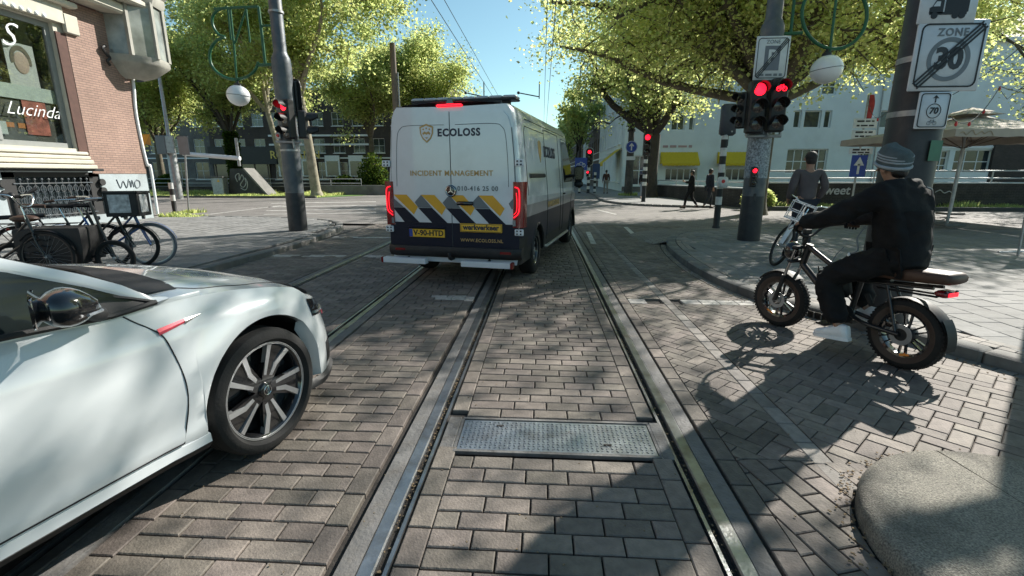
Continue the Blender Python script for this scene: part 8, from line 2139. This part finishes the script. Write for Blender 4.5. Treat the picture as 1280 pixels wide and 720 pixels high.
# rider, seated: coordinates in moped space (local +Y forward), looking slightly left
rd = thing('person', 'rider in black jacket, grey striped beanie and white sneakers on the fat-tyre moped', 'person', (mid.x, mid.y, 0), rzm)
J = dict(pel=(0, -.30, .90), wst=(0, -.30, 1.06), chs=(0, -.24, 1.27), nck=(0, -.17, 1.46), hd0=(-.01, -.13, 1.555), hd1=(-.015, -.11, 1.65),
         sL=(-.19, -.22, 1.38), sR=(.19, -.22, 1.38), eL=(-.31, .02, 1.20), eR=(.31, .02, 1.20), wL=(-.345, .215, 1.10), wR=(.345, .215, 1.10), hL=(-.345, .235 + .04, 1.09), hR=(.345, .235 + .04, 1.09),
         pL=(-.10, -.27, .87), pR=(.10, -.27, .87), kL=(-.18, .16, .70), kR=(.18, .14, .66), aL=(-.20, .10, .30), aR=(.19, -.02, .32), tL=(-.21, .26, .25), tR=(.19, .12, .27))
J = {k: Vector(v) - Vector((0, .14 if k not in ('wL', 'wR', 'hL', 'hR') else 0, 0)) for k, v in J.items()}
J['aL'] = Vector((-.20, -.20, .21)); J['tL'] = Vector((-.22, -.02, .15)); J['kL'] = Vector((-.20, .0, .64)); J['hL'] = Vector((-.345, .245, 1.075)); J['hR'] = Vector((.345, .245, 1.075))
names = ['pel', 'wst', 'chs', 'nck', 'hd0', 'hd1', 'sL', 'sR', 'eL', 'eR', 'wL', 'wR', 'hL', 'hR', 'pL', 'pR', 'kL', 'kR', 'aL', 'aR', 'tL', 'tR']
Ed = [('pel', 'wst'), ('wst', 'chs'), ('chs', 'nck'), ('nck', 'hd0'), ('hd0', 'hd1'), ('chs', 'sL'), ('chs', 'sR'), ('sL', 'eL'), ('sR', 'eR'), ('eL', 'wL'), ('eR', 'wR'), ('wL', 'hL'), ('wR', 'hR'), ('pel', 'pL'), ('pel', 'pR'), ('pL', 'kL'), ('pR', 'kR'), ('kL', 'aL'), ('kR', 'aR'), ('aL', 'tL'), ('aR', 'tR')]
rad = dict(pel=(.14, .12), wst=(.13, .10), chs=(.15, .11), nck=.055, hd0=(.075, .085), hd1=(.07, .085), sL=.06, sR=.06, eL=.042, eR=.042, wL=.028, wR=.028, hL=(.032, .02), hR=(.032, .02), pL=.09, pR=.09, kL=.06, kR=.06, aL=.04, aR=.04, tL=(.04, .025), tR=(.04, .025))
import mathutils.noise as mn
def wrinkle(o, amp, fr):
    me = o.data; cs = [v.co.copy() for v in me.vertices]; ns = [v.normal.copy() for v in me.vertices]
    for v, c, n in zip(me.vertices, cs, ns):
        q = Vector((c.x * fr * .8, c.y * fr * .8, c.z * fr * 1.5)); k = 1 - abs(mn.noise(q)) * 2.2 + .5 * mn.noise(q * 2.3)
        v.co = c + n * amp * k
    me.update()
def sk(nm, ns, es, rr, m, root=0, sub=2): return skin_body(nm, [J[n] for n in ns], [(ns.index(a), ns.index(b)) for a, b in es], [rr[n] if hasattr(rr[n], '__len__') else (rr[n], rr[n]) for n in ns], m, rd, root, sub)
sk('body', names, Ed, rad, mat('skin'))
J['hem'] = Vector((0, -.47, .78)); J['hem2'] = Vector((0, -.45, .95)); J['col'] = Vector((0, -.33, 1.44)); J['cL'] = J['eL'].lerp(J['wL'], .96); J['cR'] = J['eR'].lerp(J['wR'], .96); J['mL'] = J['sL'].lerp(J['eL'], .5) + Vector((-.01, 0, .01)); J['mR'] = J['sR'].lerp(J['eR'], .5) + Vector((.01, 0, .01)); J['upb'] = Vector((0, -.40, 1.35))
jr = dict(hem=(.205, .19), hem2=(.20, .18), wst=(.195, .17), chs=(.205, .17), upb=(.195, .165), col=(.098, .095), sL=.105, sR=.105, mL=.09, mR=.09, eL=.088, eR=.085, cL=.060, cR=.058)
sk('jacket', ['wst', 'hem', 'upb', 'col', 'sL', 'sR', 'mL', 'mR', 'eL', 'eR', 'cL', 'cR'], [('hem', 'wst'), ('wst', 'upb'), ('upb', 'col'), ('upb', 'sL'), ('upb', 'sR'), ('sL', 'mL'), ('mL', 'eL'), ('sR', 'mR'), ('mR', 'eR'), ('eL', 'cL'), ('eR', 'cR')], jr, mat('cloth_black'), 0, 4)
J['sk'] = Vector((0, -.36, .80)); J['qL'] = Vector((-.155, -.20, .755)); J['qR'] = Vector((.15, -.18, .76)); J['caL'] = J['kL'].lerp(J['aL'], .88); J['caR'] = J['kR'].lerp(J['aR'], .88)
sk('trousers', ['pel', 'pL', 'pR', 'qL', 'qR', 'kL', 'kR', 'caL', 'caR'], [('pel', 'pL'), ('pel', 'pR'), ('pL', 'qL'), ('pR', 'qR'), ('qL', 'kL'), ('qR', 'kR'), ('kL', 'caL'), ('kR', 'caR')], dict(pel=(.16, .13), pL=.115, pR=.115, qL=.125, qR=.125, kL=.115, kR=.105, caL=.085, caR=.08), mat('cloth_black'), 0, 4)
for o_ in rd.children:
    if o_.name.split('.')[0] in ('jacket', 'trousers'): wrinkle(o_, .012, 9.0)
# jacket folds: cords and zip ends
h = MB(); h.tube(smooth_pts([(-.185, -.26, 1.12), (-.20, -.22, 1.02), (-.20, -.24, .92), (-.21, -.18, .88)], 4), .006, 6); h.tube(smooth_pts([(-.20, -.12, .93), (-.22, -.08, .86), (-.22, -.05, .78)], 4), .005, 6); h.build('drawcord', mat('sign_grey'), rd, 60)
h = MB(); h.ball((-.21, -.18, .875), (.012, .012, .018), 8, 6); h.build('cord_end', mat('sneaker'), rd)
# reflective shoulder piping
for pts in ([(.05, -.505, 1.435), (.12, -.505, 1.415), (.19, -.475, 1.37)],): 
    h = MB(); h.tube(smooth_pts(pts, 5), .007, 6); h.build('shoulder_piping', mat('v_grey'), rd, 60)
hc = Vector((-.012, -.26, 1.61))
h = MB(); rings = []
for (z, rx, ry, dy) in ((-.045, .094, .108, -.008), (-.02, .103, .118, -.012), (.02, .106, .122, -.018), (.06, .107, .125, -.024), (.10, .096, .113, -.028), (.128, .07, .085, -.030), (.142, .02, .03, -.03)):
    rings.append([hc + Vector((rx * math.cos(a), dy + ry * math.sin(a), z + .03 * math.sin(a))) for a in np.linspace(0, 2 * PI, 30, endpoint=False)])
h.loft(rings, True, True, True); h.build('beanie', mat('knit'), rd, 60)
for z, k_ in ((-.005, 0), (.035, 1), (.055, 1), (.075, 1)):
    h = MB(); h.tube([hc + Vector(((.105 if k_ == 0 else .102) * math.cos(a), -.014 - .006 * k_ + (.121 if k_ == 0 else .118) * math.sin(a), z + .03 * math.sin(a) + .02 * math.cos(a))) for a in np.linspace(0, 2 * PI, 30, endpoint=False)], .013 if k_ == 0 else .008, 7, closed=True); h.build('beanie_band', mat('knit_lt'), rd, 60)
h = MB(); h.ball((hc + Vector((0, -.075, -.06))), (.075, .05, .055), 14, 8); h.build('hair', mat('hair'), rd, 60)
h = MB()
for sx in (-1, 1): h.ball(hc + Vector((sx * .082, .0, -.045)), (.012, .02, .03), 8, 6)
h.build('ears', mat('skin'), rd, 60)
h = MB(); h.add([hc + Vector(v) for v in ((-.016, .088, -.055), (.016, .088, -.055), (0, .118, -.052), (0, .092, -.01))], [(0, 1, 2), (0, 2, 3), (1, 3, 2)]); h.build('nose', mat('skin'), rd)
h = MB(); [h.ball(hc + Vector((sx * .03, .088, -.018)), (.012, .006, .007), 8, 6) for sx in (-1, 1)]; h.build('eyes', mat('black_gl'), rd)
# gloved hands gripping the bars
for s_ in (-1, 1):
    bar0, bar1 = Vector((s_ * .37, hb - .42, 1.06)), Vector((s_ * .30, hb - .325, 1.068)); ax = (bar1 - bar0).normalized()
    fwd = Vector((s_ * -.0, 1, 0)); fwd = (fwd - ax * fwd.dot(ax)).normalized(); upv = ax.cross(fwd); upv = upv if upv.z > 0 else -upv; cen = (bar0 + bar1) / 2
    h = MB()
    w0 = J['wL'] if s_ < 0 else J['wR']
    h.tube([w0, cen - fwd * .035 + upv * .02, cen + upv * .028 + fwd * .005], [.034, .040, .030], 10)
    h.build('palm', mat('cloth_black'), rd, 60); h = MB()
    for k in range(4):
        c0 = cen + ax * (k - 1.5) * .023; rr = (.031, .033, .032, .029)[k]; P = [c0 + (fwd * math.cos(a) + upv * math.sin(a)) * rr for a in np.linspace(2.1, -1.9 - .1 * k, 8)]
        h.tube(P, [.0105, .011, .011, .0105, .010, .0095, .009, .0075], 7)
    P = [cen - ax * 0 - s_ * 0 * ax + ax * .05 + (fwd * math.cos(a) + upv * math.sin(a)) * .03 for a in np.linspace(2.6, 4.6, 6)]; h.tube(P, [.012, .0125, .012, .011, .010, .008], 7)
    h.build('fingers', mat('cloth_black'), rd, 60)
# sneakers
for q, s_ in (('L', -1), ('R', 1)):
    a_, b_ = J['a' + q], J['t' + q]; d = (b_ - a_); pitch = 0; d2 = Vector((d.x, d.y, 0)).normalized(); yaw = math.atan2(-d2.x, d2.y)
    base = Vector((a_.x, a_.y, a_.z - .062))
    T = TR(*base) @ RZ(yaw) @ RX(-.10)
    so = thing('sneaker', None, None); so.parent = rd
    h = MB(); rings = []
    for (y, w, z0, z1) in ((-.085, .030, .0, .06), (-.075, .042, -.004, .115), (-.03, .047, -.004, .125), (.02, .047, -.004, .112), (.07, .049, -.004, .088), (.13, .05, -.004, .068), (.18, .042, 0, .052), (.205, .02, .006, .035)):
        rings.append([T @ Vector((w * (abs(math.cos(a)) ** .7) * (1 if math.cos(a) > 0 else -1), y, (z0 + z1) / 2 + (z1 - z0) / 2 * math.sin(a))) for a in np.linspace(0, 2 * PI, 16, endpoint=False)])
    h.loft(rings, True, True, True); h.build('upper', mat('sneaker'), so, 60)
    h = MB(); rings = []
    for (y, w) in ((-.093, .03), (-.07, .042), (.03, .045), (.13, .050), (.19, .042), (.212, .02)): rings.append([T @ Vector(v) for v in ((-w, y, -.016), (w, y, -.016), (w, y, .012), (-w, y, .012))])
    h.loft(rings, True, True, True); h.build('sole', mat('globe'), so, 50)
    h = MB(); [h.tube([T @ Vector((-.028, .03 + k * .022, .112 - k * .012)), T @ Vector((.028, .03 + k * .022, .112 - k * .012))], .004, 5) for k in range(4)]; h.build('laces', mat('sneaker'), so)
